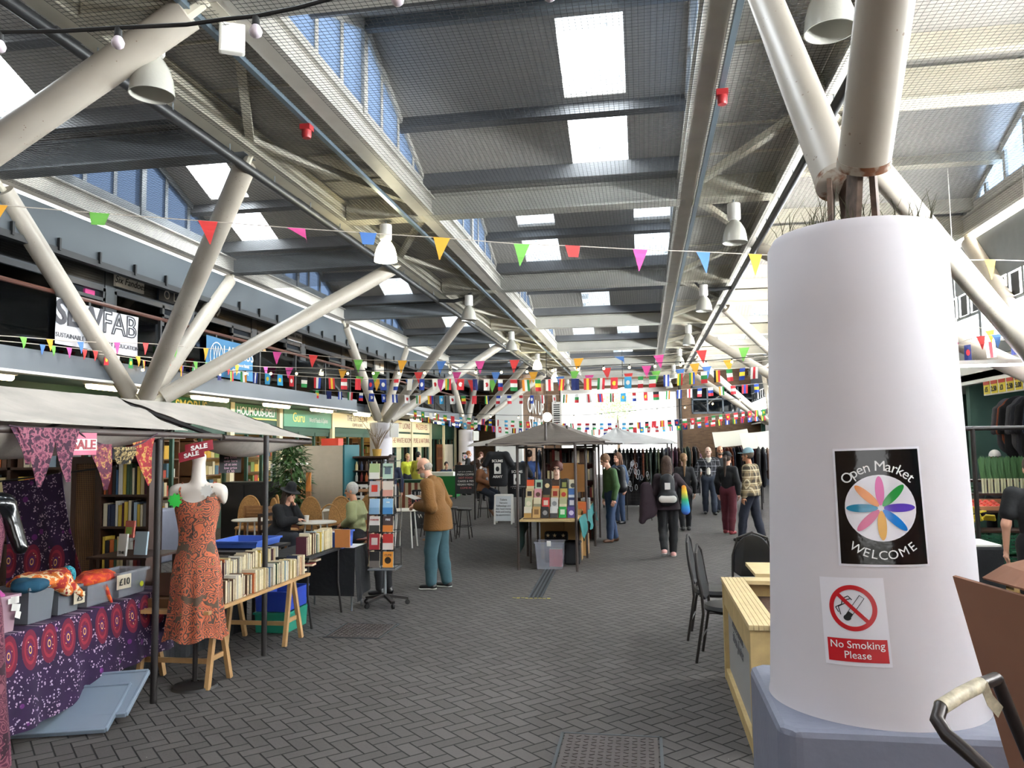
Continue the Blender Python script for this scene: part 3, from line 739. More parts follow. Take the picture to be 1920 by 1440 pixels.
# lit cream shop fronts far down the row, a panelled door and a curtained window
red_letter = mat('sign_letter_red', '#8a3a30', 0.6); shop_cream = mat('lit_cream_panel', '#e8ddb8', 0.6)
for k, (a, b, t1, t2) in enumerate(((31.1, 33.9, 'SCOTT LIONS', 'THE WHITE ROOM'), (34.2, 37.0, 'PRESERVES', 'PURE & NATURAL'))):
    sign('s', a, b, 2.58, 3.06, shop_cream, [(t1, 0, -0.10, 0.34, red_letter, dict(narrow=1.2))], 'upper cream sign of the far lit shop, %s' % ['left window', 'right window'][k])
    sign('s', a, b, 1.92, 2.50, shop_cream, [(t2, 0, -0.10, 0.30, red_letter, dict(narrow=1.1))], 'lower cream sign of the far lit shop, %s' % ['left window', 'right window'][k])
    o = MB().box(-10.62, -10.58, a, b, 0, 2.4).build('display_board', shop_cream); tag(o, 'cream display board behind the far lit shop, %s' % ['left window', 'right window'][k], 'board')
    r = empty('shop_lamp', (-10.42, (a+b)/2, 2.44)); tag(r, 'warm strip lamp over the display of the far lit shop, %s' % ['left window', 'right window'][k], 'lamp'); MB().box(-0.04, 0.04, -1.2, 1.2, 0, 0.05).build('body', white_m, r); MB().box(-0.03, 0.03, -1.15, 1.15, -0.03, 0).build('tube', emis('shop_lamp_glow', '#ffe2a4', 10), r)
r = empty('door_1', (XW+0.06, 38.4, 0)); tag(r, 'brown panelled door beside the farthest shop', None, None, 'structure'); brown_door = mat('brown_door', '#7a4a2a', 0.6)
MB().box(0, 0.05, 0, 1.1, 0, 2.05).build('leaf', brown_door, r); q = MB()
for y in (0.1, 0.6):
    for z in (0.2, 0.8, 1.4): q.box(0.05, 0.065, y, y+0.4, z, z+0.5)
q.build('panels', mat('brown_door_panel', '#5e361c', 0.6), r)
o = MB().sheet([[(0.03*math.sin(i*1.5), 1.7*i/30, 2.05-1.9*j/5) for i in range(31)] for j in range(6)], 0.005).build('curtain', mat('pale_curtain', '#d3c8b4', 0.8), None, smooth=True); o.location = (XW+0.1, 39.95, 0); tag(o, 'pale pleated curtain in the farthest shop window', 'curtain')

# ------------------------------------------------------------------ near column at the entrance, with its two notices
CX, CY = 0.875, 3.39
def col_r(z): return 0.392-(z-0.9)*0.0293
r = empty('column', (CX, CY, 0)); tag(r, 'thick white round column at the entrance carrying two notices', None, None, 'structure')
MB().lathe([(col_r(0.9)+0.012, 0.88), (col_r(0.92)+0.002, 0.93)]+[(col_r(z), z) for z in (1.2, 1.6, 2.0, 2.4, 2.70)]+[(col_r(2.74)-0.02, 2.74)], n=96, capt=True, capb=True).build('shaft', col_paint, r, smooth=True)
def ngon_plinth(mb, h, z0, z1, ch):
    p = [(-h, -h+ch), (-h+ch, -h), (h-ch, -h), (h, -h+ch), (h, h-ch), (h-ch, h), (-h+ch, h), (-h, h-ch)]
    return mb.prism([(x, y, z0) for x, y in p], (0, 0, z1-z0))
ngon_plinth(MB(), 0.43, 0, 0.9, 0.05).build('plinth', plinth_paint, r, bevel=0.025)
for (p, q) in (((0.85, 3.10, 2.95), (0.786, 0.67, 5.70)), ((0.89, 3.66, 3.06), (0.71, 5.55, 5.70))):
    p = Vector(p)-Vector((CX, CY, 0)); q = Vector(q)-Vector((CX, CY, 0)); d = (q-p).normalized()
    s = MB().tube(p, q-d*0.15, 0.094, 0.094, 32).build('strut', strut_m, r, smooth=True)
    MB().tube(p-d*0.010, p+d*0.022, 0.0965, 0.0965, 32).build('rusty_end', rust_paint, s, smooth=True)
    g = MB(); foot = Vector((p.x*0.7, p.y*0.8, 2.70))
    g.bar(foot+Vector((0.045, 0, 0)), p+Vector((0.03, 0, 0)), 0.02, 0.11).bar(foot-Vector((0.045, 0, 0)), p-Vector((0.03, 0, 0)), 0.02, 0.11).tube(foot-Vector((0.09, 0, 0)), foot+Vector((0.09, 0, 0)), 0.035, 0.035, 10)
    g.build('pin_plate', mat('rusted_plate', '#5d4b3f', 0.8, noise=0.5, nscale=20), s)
rs = random.Random(11); g = MB()
for i in range(110):
    a = rs.uniform(0, 2*PI); rr = rs.uniform(0.16, 0.31); x, y = rr*math.cos(a), rr*math.sin(a); h = rs.uniform(0.03, 0.15) if rs.random() < 0.7 else rs.uniform(0.1, 0.22); b = rs.uniform(-0.5, 0.5); c = rs.uniform(-0.4, 0.4)
    g.path([(x, y, 2.73), (x+b*h*0.4, y+c*h*0.4, 2.73+h*0.6), (x+b*h, y+c*h, 2.73+h)], [0.0022, 0.0018, 0.0006], 3)
o = g.build('weeds', mat('dry_weed', '#4b4a35', 0.9)); o.location = (CX, CY, 0); tag(o, 'dry weeds growing on top of the entrance column', 'weeds', None, 'stuff')

# a notice is a thin sheet bent round the column: local (u, v) in metres -> column surface
def col_hit(px, py):
    d = ray(px, py); t = 2.0
    for _ in range(60):
        z = CAM.z+d.z*t; rr = col_r(z)
        a = d.x*d.x+d.y*d.y; b = -2*(d.x*CX+d.y*CY); c = CX*CX+CY*CY-rr*rr
        t = (-b-math.sqrt(max(b*b-4*a*c, 0)))/(2*a)
    p = d*t; return math.atan2(p.x-CX, -(p.y-CY)), CAM.z+p.z
def on_col(px_corners):
    A = [col_hit(*c) for c in px_corners]     # tl, tr, br, bl
    a0 = sum(a for a, z in A)/4; z0 = sum(z for a, z in A)/4
    w = ((A[1][0]-A[0][0])+(A[2][0]-A[3][0]))/2*col_r(z0); h = ((A[0][1]-A[3][1])+(A[1][1]-A[2][1]))/2
    tilt = math.atan2((A[1][1]-A[0][1])+(A[2][1]-A[3][1]), 2*w)
    def fn(v):
        x = v.x*math.cos(tilt)-v.y*math.sin(tilt); y = v.x*math.sin(tilt)+v.y*math.cos(tilt)
        z = z0+y; R = col_r(z)+v.z; a = a0+x/col_r(z0)
        return Vector((R*math.sin(a), -R*math.cos(a), z))
    return fn, w, h
def bent(mb, fn, poly_rows): mb.grid([[fn(Vector(p)) for p in row] for row in poly_rows]); return mb
def rect_rows(x0, x1, y0, y1, z, n=14): return [[(x0+(x1-x0)*i/n, y, z) for i in range(n+1)] for y in (y0, (y0+y1)/2, y1)]
def disc(mb, fn, cx, cy, rx, ry, z, rot=0.0, n=40, inner=None):
    def pt(k, f):
        t = 2*PI*k/n; x, y = rx*f*math.cos(t), ry*f*math.sin(t); return fn(Vector((cx+x*math.cos(rot)-y*math.sin(rot), cy+x*math.sin(rot)+y*math.cos(rot), z)))
    fr = [inner if inner else 0.02, 0.5 if not inner else (1+inner)/2, 1.0]
    b = len(mb.v); vs = [pt(k, f) for f in fr for k in range(n)]
    fs = [(i*n+k, i*n+(k+1) % n, (i+1)*n+(k+1) % n, (i+1)*n+k) for i in range(2) for k in range(n)]
    if not inner: fs.append(tuple(range(n-1, -1, -1)))
    return mb.add(vs, fs)
def arc_text(mb, fn, txt, cx, cy, R, a_mid, step, size, z, up=True, widths=None, **kw):
    n = len(txt); ws = widths or [1]*n; tot = sum(ws); pos = -tot/2
    for ch, w in zip(txt, ws):
        a = (pos+w/2)*step; pos += w
        if ch == ' ': continue
        vs, fs = text_mesh(ch, size, **kw)
        th = a_mid-a if up else a_mid+a
        rot = th-PI/2 if up else th+PI/2
        px, py = cx+R*math.cos(th), cy+R*math.sin(th)
        mb.add([fn(Vector((px+v.x*math.cos(rot)-v.y*math.sin(rot), py+v.x*math.sin(rot)+v.y*math.cos(rot), z+v.z*0.2))) for v in vs], fs)
    return mb
gloss_black = mat('laminated_black_print', '#0b0b0d', 0.12, bump=0.12, bscale=14); gloss_white = mat('laminated_white_print', '#e6e4ec', 0.18, bump=0.06, bscale=14)
def welcome_sign(fn, w, h, name, label, parent=None, loc=(CX, CY, 0)):
    r = empty(name, loc); tag(r, label, 'notice')
    bent(MB(), fn, rect_rows(-w/2-0.008, w/2+0.008, -h/2-0.008, h/2+0.008, 0.002)).build('laminate', gloss_white, r, smooth=True)
    bent(MB(), fn, rect_rows(-w/2, w/2, -h/2, h/2, 0.0032)).build('black_panel', gloss_black, r, smooth=True)
    cy = -0.01*h; R = 0.415*w
    disc(MB(), fn, 0, cy, R, R, 0.0045).build('white_disc', gloss_white, r, smooth=True)
    cols = ['#d04f9c', '#1f8b3c', '#5a3fb0', '#1777c8', '#dda12c', '#cf5f8c', '#2184a8', '#e0873a']
    for i, c in enumerate(cols):
        a = PI/2-i*PI/4; d = 0.52*R
        disc(MB(), fn, d*math.cos(a), cy+d*math.sin(a), 0.44*R, 0.125*R, 0.0055+0.0003*i, a, 28).build('petal', mat('petal_'+c[1:], c, 0.15), r, smooth=True)
    wl = mat('sign_white_letter', '#f4f4f4', 0.3)
    arc_text(MB(), fn, 'Open Market', 0, cy-0.02*h, R+0.055*h, PI/2, 0.155, 0.135*w*1.35, 0.0045, widths=[1.25, 1, 1, 1, .7, 1.35, 1, .75, .95, 1, .7]).build('lettering', wl, r)
    arc_text(MB(), fn, 'WELCOME', 0, cy-0.0*h, R+0.155*h, -PI/2, 0.19, 0.115*w*1.35, 0.0045, up=False, widths=[1.3, .85, .8, .95, 1.1, 1.25, .85]).build('lettering', wl, r)
    return r
fn, w, h = on_col(((1567, 845), (1720, 842), (1737, 1056), (1576, 1057)))
welcome_sign(fn, w, h, 'welcome_notice', 'black Open Market WELCOME notice with a petal flower, on the entrance column')
fn, w, h = on_col(((1538, 1080), (1658, 1084), (1672, 1251), (1548, 1243)))
r = empty('no_smoking_notice', (CX, CY, 0)); tag(r, 'white and red No Smoking Please notice below the welcome notice', 'notice')
bent(MB(), fn, rect_rows(-w/2, w/2, -h/2, h/2, 0.002)).build('laminate', gloss_white, r, smooth=True)
red = mat('sign_red', '#c4232b', 0.2); R = 0.365*w; cy = 0.155*h
disc(MB(), fn, 0, cy, R, R, 0.0035, inner=0.80, n=56).build('red_ring', red, r, smooth=True)
m = MB(); a = -PI/4; c, s = math.cos(a), math.sin(a); n = 10
bent(m, fn, [[((x*c-y*s), cy+(x*s+y*c), 0.0042) for x in [(-0.85+1.7*i/n)*R for i in range(n+1)]] for y in (-0.085*R, 0.085*R)]); m.build('red_bar', red, r)
m = MB(); a = PI/4+0.15; c, s = math.cos(a), math.sin(a)
def pt(x, y, z=0.0036): return (x*c-y*s+0.02*w, cy+x*s+y*c, z)
for (x0, x1, y0, y1) in ((-0.25*R, 0.62*R, 0.10*R, 0.125*R), (-0.25*R, 0.62*R, -0.125*R, -0.10*R), (0.60*R, 0.62*R, -0.12*R, 0.12*R), (-0.55*R, -0.25*R, -0.125*R, 0.125*R)):
    bent(m, fn, [[pt(x0+(x1-x0)*i/4, y) for i in range(5)] for y in (y0, y1)])
disc(m, fn, *pt(-0.52*R, 0)[:2], 0.16*R, 0.13*R, 0.0036)
for pts in ([(-0.5, -0.1), (-0.62, 0.12), (-0.35, 0.25), (-0.3, 0.5), (-0.05, 0.62), (0.1, 0.45)], [(-0.42, -0.2), (-0.5, 0.15), (-0.2, 0.3), (-0.15, 0.45), (0.02, 0.5)]):
    for (x0, y0), (x1, y1) in zip(pts, pts[1:]):
        d = Vector((x1-x0, y1-y0)).normalized(); nx, ny = -d.y*0.02, d.x*0.02
        m.add([fn(Vector((X*R-0.1*R, cy+Y*R-0.1*R, 0.0036))) for X, Y in ((x0+nx, y0+ny), (x1+nx, y1+ny), (x1-nx, y1-ny), (x0-nx, y0-ny))], [(0, 1, 2, 3)])
m.build('cigarette', ink, r)
bent(MB(), fn, rect_rows(-0.44*w, 0.46*w, -0.455*h, -0.195*h, 0.0034)).build('red_panel', red, r, smooth=True)
wl = mat('sign_white_letter', '#f4f4f4', 0.3)
m = MB()
for t, y in (('No Smoking', -0.30*h), ('Please', -0.415*h)): letters(m, t, Matrix(), 0.118*h, fn=lambda v, y=y: fn(Vector((v.x+0.01*w, v.y+y, 0.0042+v.z*0.2))))
m.build('lettering', wl, r)

# the same market notice on the two far left columns
for cyc, nm in ((25.08, 'middle'), (37.76, 'farthest')):
    def fn2(v, cyc=cyc): return Vector((0.372*math.sin(v.x/0.37+0.1)+0.0+v.z*0, -0.372*math.cos(v.x/0.37+0.1)-v.z, 1.42+v.y))
    welcome_sign(fn2, 0.30, 0.42, 'welcome_notice', 'small black market notice on the %s left tree column' % nm, loc=(XB+0.1, cyc, 0))

# ------------------------------------------------------------------ right-hand side
mb = MB().box(XRB, XRB+0.12, -4, YEND, 2.96, 3.36).box(XRB-0.02, XRB+0.1, -4, YEND, 2.93, 2.96)
structure(mb, 'trim_7', white_m, 'white panel band above the right-hand shops')
mb = MB().box(XRB-0.03, XRB+0.2, -4, YEND, 3.36, 3.56); structure(mb, 'trim_8', grey_steel, 'grey edge band along the right upper windows')
mb = MB().box(XRB, 8.9, -4, YEND, 3.0, 3.12); structure(mb, 'ceiling', white_m, 'white soffit inside the right-hand shops')
mb = MB().box(8.8, 8.9, -4, YEND, 0, 3.1)
for y in (-3, 2.5, 7.0, 11.2, 16.2, 20.5, 25, 29.5, 34, 38.5, 43, 47.5): mb.box(6.1, 8.9, y-0.08, y+0.08, 0, 3.1)
structure(mb, 'wall_right', mat('right_shop_wall', '#4d6f63', 0.8, noise=0.2, nscale=1), 'green back and party walls of the right-hand shops')
ups = [-3.9, -1.0, 2.0, 5.0, 8.0, 11.0, 13.1, 15.2, 17.3, 19.4, 22.4, 25.4, 28.4, 31.4, 34.4, 37.4, 40.4, 43.4, 46.4]
for i, (a, b) in enumerate(zip(ups, ups[1:])):
    WN[0] += 1; r = empty('window_%d' % WN[0], (XRB+0.06, (a+b)/2, 3.56)); tag(r, 'tall upper window on the right-hand side, %s from the near end' % _ORD[i], None, None, 'structure')
    w = (b-a)/2; f = MB().box(-0.04, 0.04, -w, -w+0.12, 0, 1.9).box(-0.03, 0.03, -w, w, 0.62, 0.68).box(-0.03, 0.03, -w, w, 1.10, 1.16).box(-0.03, 0.03, -w, w, 0, 0.05)
    for k in range(3): f.box(-0.03, 0.03, -w+2*w*(k+1)/4-0.06, -w+2*w*(k+1)/4, 0.66, 1.12)
    f.build('frame', grey_steel, r)
    MB().box(-0.006, 0.0, -w+0.1, w, 0.03, 0.64).build('pane', frosted_white, r)
    q = MB()
    for k in range(4): q.box(0.0, 0.02, -w+2*w*k/4+0.16, -w+2*w*(k+1)/4-0.08, 0.70, 1.08)
    q.build('louvre', mat('dark_louvre', '#1e2022', 0.6), r)
    MB().box(-0.02, 0.02, -w, w, 1.16, 2.0).build('panel', grey_steel, r)
mb = MB().box(-13, -2.2, -4.2, -4.0, 0, 8).box(2.2, 12, -4.2, -4.0, 0, 8).box(-2.2, 2.2, -4.2, -4.0, 2.7, 8)  # unseen wall added to cut the light reaching column and floor
structure(mb, 'light_block_wall', brick, 'unseen brick wall added behind the viewer, its gap sized to dim the column')
# ------------------------------------------------------------------ far end
mb = MB().box(-6.2, -5.2, YEND, YEND+0.3, 0, 7.4).box(-5.2, 2.2, YEND, YEND+0.3, 5.5, 7.4).box(-6.3, -6.2, 40.5, YEND+0.3, 0, 7.4).box(-10.3, -6.2, 44.0, 44.2, 0, 7.4)
structure(mb, 'wall_back', brick, 'brown brick wall left of the far opening')
mb = MB().box(2.2, 2.55, 46.0, YEND+0.3, 0, 7.4).box(2.55, 2.75, 46.0, 46.25, 0, 7.4).box(6.2, 9, 46.0, 46.25, 0, 7.4).box(2.75, 6.2, 46.0, 46.25, 0, 3.6).box(2.75, 6.2, 46.0, 46.25, 5.2, 7.4)
structure(mb, 'wall_back', brick, 'brown brick wall right of the far opening')
WN[0] += 1; r = empty('window_%d' % WN[0], (2.75, 46.0, 3.6)); tag(r, 'grey framed window grid in the far right brick wall', None, None, 'structure')
f = MB().box(0, 3.45, -0.05, 0.1, 0, 0.1).box(0, 3.45, -0.05, 0.1, 1.5, 1.6).box(0, 3.45, -0.05, 0.1, 0.78, 0.86)
for k in range(5): f.box(3.37*k/4, 3.37*k/4+0.08, -0.05, 0.1, 0, 1.6)
f.build('frame', slate_paint, r); MB().box(0, 3.45, 0.02, 0.03, 0, 1.6).build('pane', m_glass('window_glass_blue', (0.25, 0.33, 0.4)), r)
MB().box(0, 3.45, 0.6, 0.65, 0, 1.6).build('room_behind', mat('dim_room', '#59616a', 0.8, noise=0.4, nscale=1.2), r)
o = MB().box(-7.46, -6.12, 40.0, 40.4, 0, 4.57).box(-7.5, -7.38, 39.97, 40.05, 0, 4.6).build('wall_left', mat('white_render', '#d7d7d4', 0.7)); tag(o, 'plain white block wall beside the far brick', None, None, 'structure')
r = empty('wall_lettering', (-6.17, 45.9, 3.6)); tag(r, 'white ON UP STAIRS lettering on the far brick wall', 'lettering')
for t, z in (('ON UP', 0.18), ('STAIRS', -0.85)): letters(MB(), t, frame_mat(Vector((0.0, 0, z)), (0, 1, 0), (0, 0, 1)), 1.15, bold=0.02, spacing=1.02, narrow=2.0 if t == 'ON UP' else 1.75).build('lettering', white_m, r)
r = empty('hanging_sign', (-5.45, YEND-0.1, 3.2)); tag(r, 'tall white notice board with dark lines beside the far opening', 'sign')
MB().box(-0.3, 0.3, -0.03, 0, 0, 1.5).build('board', white_m, r)
q = MB()
for k in range(9): q.box(-0.2, 0.2, -0.036, -0.03, 0.15+k*0.14, 0.22+k*0.14)
q.build('lettering', ink, r)
o = MB().tube((2.1, 45.9, 0), (2.1, 45.9, 5.6), 0.09, 0.09, 12).tube((2.1, 45.9, 0), (2.1, 45.9, 0.5), 0.13, 0.13, 12).build('drainpipe', black_steel, None, smooth=True); tag(o, 'black drainpipe beside the far opening', 'drainpipe')
o = MB().box(-5.2, 2.2, YEND+0.02, YEND+0.14, 5.2, 5.5).box(-5.26, -5.12, YEND, YEND+0.2, 0, 5.5).box(2.06, 2.2, YEND, YEND+0.2, 0, 5.5).build('trim_9', white_m); tag(o, 'pale frame around the far opening', None, None, 'structure')
# street beyond: white house front and a young tree
bh = MB().box(-16, 14, 96, 104, 0, 12).build('building', mat('white_house_front', '#f2efe8', 0.8)); tag(bh, 'pale building across the street beyond the far opening', 'building')
tr = empty('tree', (-2.6, 82, 0)); tag(tr, 'street tree beyond the far opening, leaves coloured pale as if overexposed', 'tree')
MB().path([(0, 0, 0), (0.1, 0, 2.5), (0, 0, 5)], [0.16, 0.13, 0.08], 8).build('trunk', mat('bark', '#6b5a48', 0.9), tr)
rs = random.Random(5); lf = MB()
for i in range(1800):
    v = Vector((rs.gauss(0, 1), rs.gauss(0, 1), rs.gauss(0, 1))); v = v.normalized()*(rs.random()**0.4); c = Vector((v.x*2.6, v.y*2.2, 6.4+v.z*2.0)); a = Vector((rs.uniform(-1, 1), rs.uniform(-1, 1), rs.uniform(-1, 1))).normalized(); b = a.orthogonal().normalized()
    lf.quad(c-a*0.14, c+b*0.07, c+a*0.14, c-b*0.07)
o = lf.build('foliage', mat('glare_leaf', '#b9d0a0', 0.7), tr); o['kind'] = 'stuff'  # leaf green paled to stand for overexposure

# ------------------------------------------------------------------ services under the roof
wire = mat('net_cord', '#2a2a2b', 0.8)
def net(x0, x1, y0, y1, z, step, rad, lab):
    m = MB()
    def w(p, q, n):
        d = [Vector(p)+o for o in n]; e = [Vector(q)+o for o in n]; m.add(d+e, [(0, 1, 4, 3), (1, 2, 5, 4), (2, 0, 3, 5)])
    n = int((x1-x0)/step)
    for i in range(n+1): w((x0+i*step, y0, z), (x0+i*step, y1, z), (Vector((-rad, 0, -rad*.6)), Vector((rad, 0, -rad*.6)), Vector((0, 0, rad))))
    n = int((y1-y0)/step)
    for i in range(n+1): w((x0, y0+i*step, z), (x1, y0+i*step, z), (Vector((0, -rad, -rad*.6)), Vector((0, rad, -rad*.6)), Vector((0, 0, rad))))
    o = m.build('bird_net', wire); tag(o, lab, 'net', None, 'stuff')
net(XL+0.1, XR-0.1, 3.0, 21.0, 5.64, 0.055, 0.0021, 'fine bird netting stretched under the nave roof')
net(XT+0.1, XL-0.1, 3.0, 21.0, 5.64, 0.055, 0.0021, 'fine bird netting under the left flat strip')
net(XB+0.1, XT-0.1, 4.5, 17.0, 5.64, 0.06, 0.0021, 'fine bird netting under the left aisle roof')
net(XR+0.1, XRT-0.1, 3.0, 21.0, 5.64, 0.055, 0.0021, 'fine bird netting under the right flat strip')
net(XRT+0.1, XRB-0.1, 4.5, 17.0, 5.64, 0.06, 0.0021, 'fine bird netting under the right aisle roof')
for x, lab in ((-4.95, 'left'), (2.14, 'right')):
    r = empty('drain_pipe', (x, 0, 5.52)); tag(r, 'long black drain pipe hung under the roof on the %s side' % lab, 'pipe')
    MB().path([(0, 3.5, 0), (0, 40, 0)], 0.058, 10).build('pipe', black_steel, r, smooth=True)
    for i in range(30): MB().tube((0, 4+1.2*i, 0.04), (0, 4+1.2*i, 0.42), 0.008, 0.008, 5).build('hanger', grey_steel, r)
    s = 1 if lab == 'right' else -1
    h = MB(); y = 18.74; dx = -0.85*s
    h.path([(0, y, 0.0), (dx*0.5, y+0.02, -0.03), (dx*0.85, y, 0.02), (dx, y, 0.15), (dx*0.8, y, 0.3), (dx*0.62, y, 0.5)], 0.045, 8)
    h.build('branch', black_steel, r, smooth=True)
galv = mat('galvanised_channel', '#5d6b75', 0.4, metal=0.5)
for x, lab in ((-3.70, 'left'), (0.90, 'right')):
    r = empty('cable_tray', (x, 0, 5.60)); tag(r, 'steel cable channel along the %s edge of the nave' % lab, 'cable tray')
    MB().box(-0.03, 0.03, 3.5, 42, 0, 0.05).build('channel', galv, r)
    b = empty('alarm_beacon', (x, 8.25, 5.58)); tag(b, 'small red alarm sounder on the %s cable channel' % lab, 'alarm'); rm = mat('alarm_red', '#8e1f22', 0.4)
    MB().box(-0.06, 0.06, -0.06, 0.06, -0.06, 0.0).build('base', rm, b); MB().lathe([(0.045, -0.15), (0.055, -0.13), (0.055, -0.06)], n=16, capb=True).build('sounder', rm, b, smooth=True)
o = MB().box(-0.05, 0.05, -0.02, 0.02, -0.14, 0.14).build('emergency_light', white_m, bevel=0.01); p = atZ(435, 72, 5.55); o.location = p; o.rotation_euler = (0, 0, 0.5); o.scale = (2.2, 2.2, 1); tag(o, 'white emergency light box beside the left cable channel', 'light')
# bell lamps
bell_m = mat('prismatic_bell_glass', '#a9a79e', 0.25, bump=0.05, bscale=40)
bell_on = emis('bell_lamp_glow', '#fff6cc', 14.0)
def pendant(x, y, lit, lab):
    r = empty('pendant_lamp', (x, y, ZT-0.03)); tag(r, lab, 'lamp', 'bell lamps under the flat roof strips')
    MB().tube((0, 0, 0), (0, 0, -0.08), 0.012, 0.012, 6).build('hook', grey_steel, r)
    MB().lathe([(0.03, -0.06), (0.095, -0.065), (0.1, -0.08), (0.1, -0.30), (0.09, -0.32), (0.05, -0.33)], n=24, capb=True).build('housing', mat('lamp_housing', '#c9c8c4', 0.4), r, smooth=True)
    MB().lathe([(0.055, -0.33), (0.10, -0.37), (0.145, -0.45), (0.175, -0.55), (0.19, -0.68), (0.182, -0.68), (0.165, -0.55), (0.13, -0.45), (0.05, -0.36)], n=32).build('bell', bell_on if lit else bell_m, r, smooth=True)
    if not lit: MB().ball((0, 0, -0.45), 0.05, 10, 8, (1, 1, 1.5)).build('bulb', white_m, r, smooth=True)
for i in range(7):
    y = 6.06+L*i
    lit = i in (1, 4, 5)
    pendant(-4.15, y, lit, '%s bell lamp under the left flat strip, %s from the near end' % ('lit' if lit else 'unlit white', _ORD[i]))
    pendant(1.47, y, False, 'unlit white bell lamp under the right flat strip, %s from the near end' % _ORD[i])

# ------------------------------------------------------------------ festoon lights
cable_m = mat('black_cable', '#141414', 0.6); bulb_clear = mat('frosted_bulb', '#cfc3cb', 0.2); bulb_on = emis('festoon_bulb_glow', '#ffd890', 7.0)
def festoon(lab, pts, bulbs, lit, br, cr=0.008):
    r = empty('festoon_lights', (0, 0, 0)); tag(r, lab, 'string lights')
    MB().path(pts, cr, 6).build('cable', cable_m, r, smooth=True)
    for p in bulbs:
        p = Vector(p)
        s = MB().lathe([(0.002, 0.0), (br*0.5, -0.002), (br*0.62, -br*1.4), (br*0.5, -br*1.5)], p, 10).build('socket', cable_m, r, smooth=True)
        MB().lathe([(br*0.45, -br*1.35), (br*0.7, -br*1.7), (br, -br*2.4), (br*0.85, -br*3.0), (br*0.45, -br*3.35), (0.0005, -br*3.42)], p, 14).build('bulb', bulb_on if lit else bulb_clear, s, smooth=True)
Yf = 2.55
festoon('dark festoon cable with frosted bulbs across the top of the view, nearest string', [atY(x, y, Yf) for x, y in ((-60, 66), (0, 60), (120, 58), (222, 52), (350, 46), (420, 36), (480, 30), (560, 14), (640, -8), (745, -40), (900, -48), (1030, -46), (1200, -30), (1330, -60))], [atY(x, y, Yf) for x, y in ((0, 60), (222, 52), (480, 30), (745, -31), (1030, -41))], False, 0.024)
def span(f, xs, Y): return [atY(x, f(x), Y(x) if callable(Y) else Y) for x in xs]
def interp(tab):
    xs, ys = [a for a, b in tab], [b for a, b in tab]
    return lambda x: float(np.interp(x, xs, ys))
def ygrow(px):
    """depth of a string that runs along the left balcony and then crosses the hall"""
    def Y(x):
        d = ray(x, 680); k = d.x/d.y
        return px if k > -0.35 else min(px, 8.5/-k)
    return Y
fA = interp([(262, 686), (350, 699), (453, 695), (610, 695), (755, 694), (967, 692), (1133, 685), (1245, 680), (1330, 676), (1425, 668)])
YA = ygrow(15.5)
festoon('lit festoon bulbs crossing the hall behind the nearest flag string', span(fA, range(262, 1426, 24), YA), span(fA, range(268, 1420, 48), YA), True, 0.026)
fB = interp([(640, 748), (800, 772), (958, 779), (1100, 778), (1270, 762), (1420, 742)])
festoon('lit festoon bulbs far down the hall', span(fB, range(640, 1421, 26), 27.0), span(fB, range(660, 1420, 52), 27.0), True, 0.03)

# ------------------------------------------------------------------ bunting
PC = {'o': ('orange', '#d79a2c'), 'g': ('green', '#6cae4a'), 'r': ('red', '#cf3a38'), 'p': ('pink', '#d0498c'), 'b': ('blue', '#4a74b4')}
def penn_mat(c):
    m = mat('pennant_'+PC[c][0], PC[c][1], 0.8); return m
string_m = mat('bunting_string', '#b9aea2', 0.9)
def bunting(lab, tab, items, Y, wpx, hpx, sr=0.006):
    f = interp(tab); x0, x1 = tab[0][0], tab[-1][0]
    r = empty('pennant_bunting', (0, 0, 0)); tag(r, lab, 'bunting')
    MB().path(span(f, list(range(x0, x1, 40))+[x1], Y), sr, 5).build('string', string_m, r)
    rs = random.Random(len(items))
    for x, c, fold in items:
        y = Y(x) if callable(Y) else Y; p = atY(x, f(x), y); q = atY(x+10, f(x+10), Y(x+10) if callable(Y) else Y)
        d = (q-p).normalized(); k = y/FPX; w = wpx(x)*k; h = hpx(x)*k; n = d.cross(Vector((0, 0, 1))).normalized(); b = rs.uniform(-0.2, 0.2)*w; dn = Vector((0, 0, -1))
        nz = 5; rows = []
        for i in range(nz+1):
            t = i/nz; ww = w*(1-t)*0.5+0.004
            off = n*math.sin(t*2.2+rs.random())*0.02+d*b*t
            if fold == 1: rows.append([p+d*s*(w*0.5*(1-0.35*t))+dn*h*0.55*t+n*(0.03*t+0.012)+off*0.3 for s in (-1, 0, 1)])
            elif fold == 2: rows.append([p+d*(s*ww+0.55*w*t)+dn*h*0.62*t*(1.0 if s > 0 else 0.7)+off*0.4 for s in (-1, 0, 1)])
            else: rows.append([p+d*s*ww+dn*h*t+off for s in (-1, 0, 1)])
        m = MB().sheet(rows, 0.0015); o = m.build('pennant', penn_mat(c), r)
        if fold: o['label'] = '%s pennant folded over the string' % PC[c][0]
        else: o['label'] = '%s pennant' % PC[c][0]
bunting('large pennant bunting nearest the viewer, crossing the hall above eye level', [(-20, 383), (187, 400), (390, 415), (555, 428), (690, 437), (828, 446), (978, 458), (1073, 461), (1200, 468), (1318, 472), (1415, 477), (1600, 485), (1772, 488), (1855, 487), (1925, 489)],
        [(-6, 'o', 0), (187, 'g', 1), (390, 'r', 0), (555, 'p', 2), (690, 'b', 1), (828, 'o', 0), (978, 'g', 0), (1073, 'r', 1), (1200, 'p', 0), (1318, 'b', 0), (1415, 'o', 0), (1772, 'b', 2), (1855, 'o', 0)], lambda x: 7.5+x/1925*4.9, lambda x: 41-x*0.011, lambda x: 52-x*0.009)
YB = ygrow(16.5)
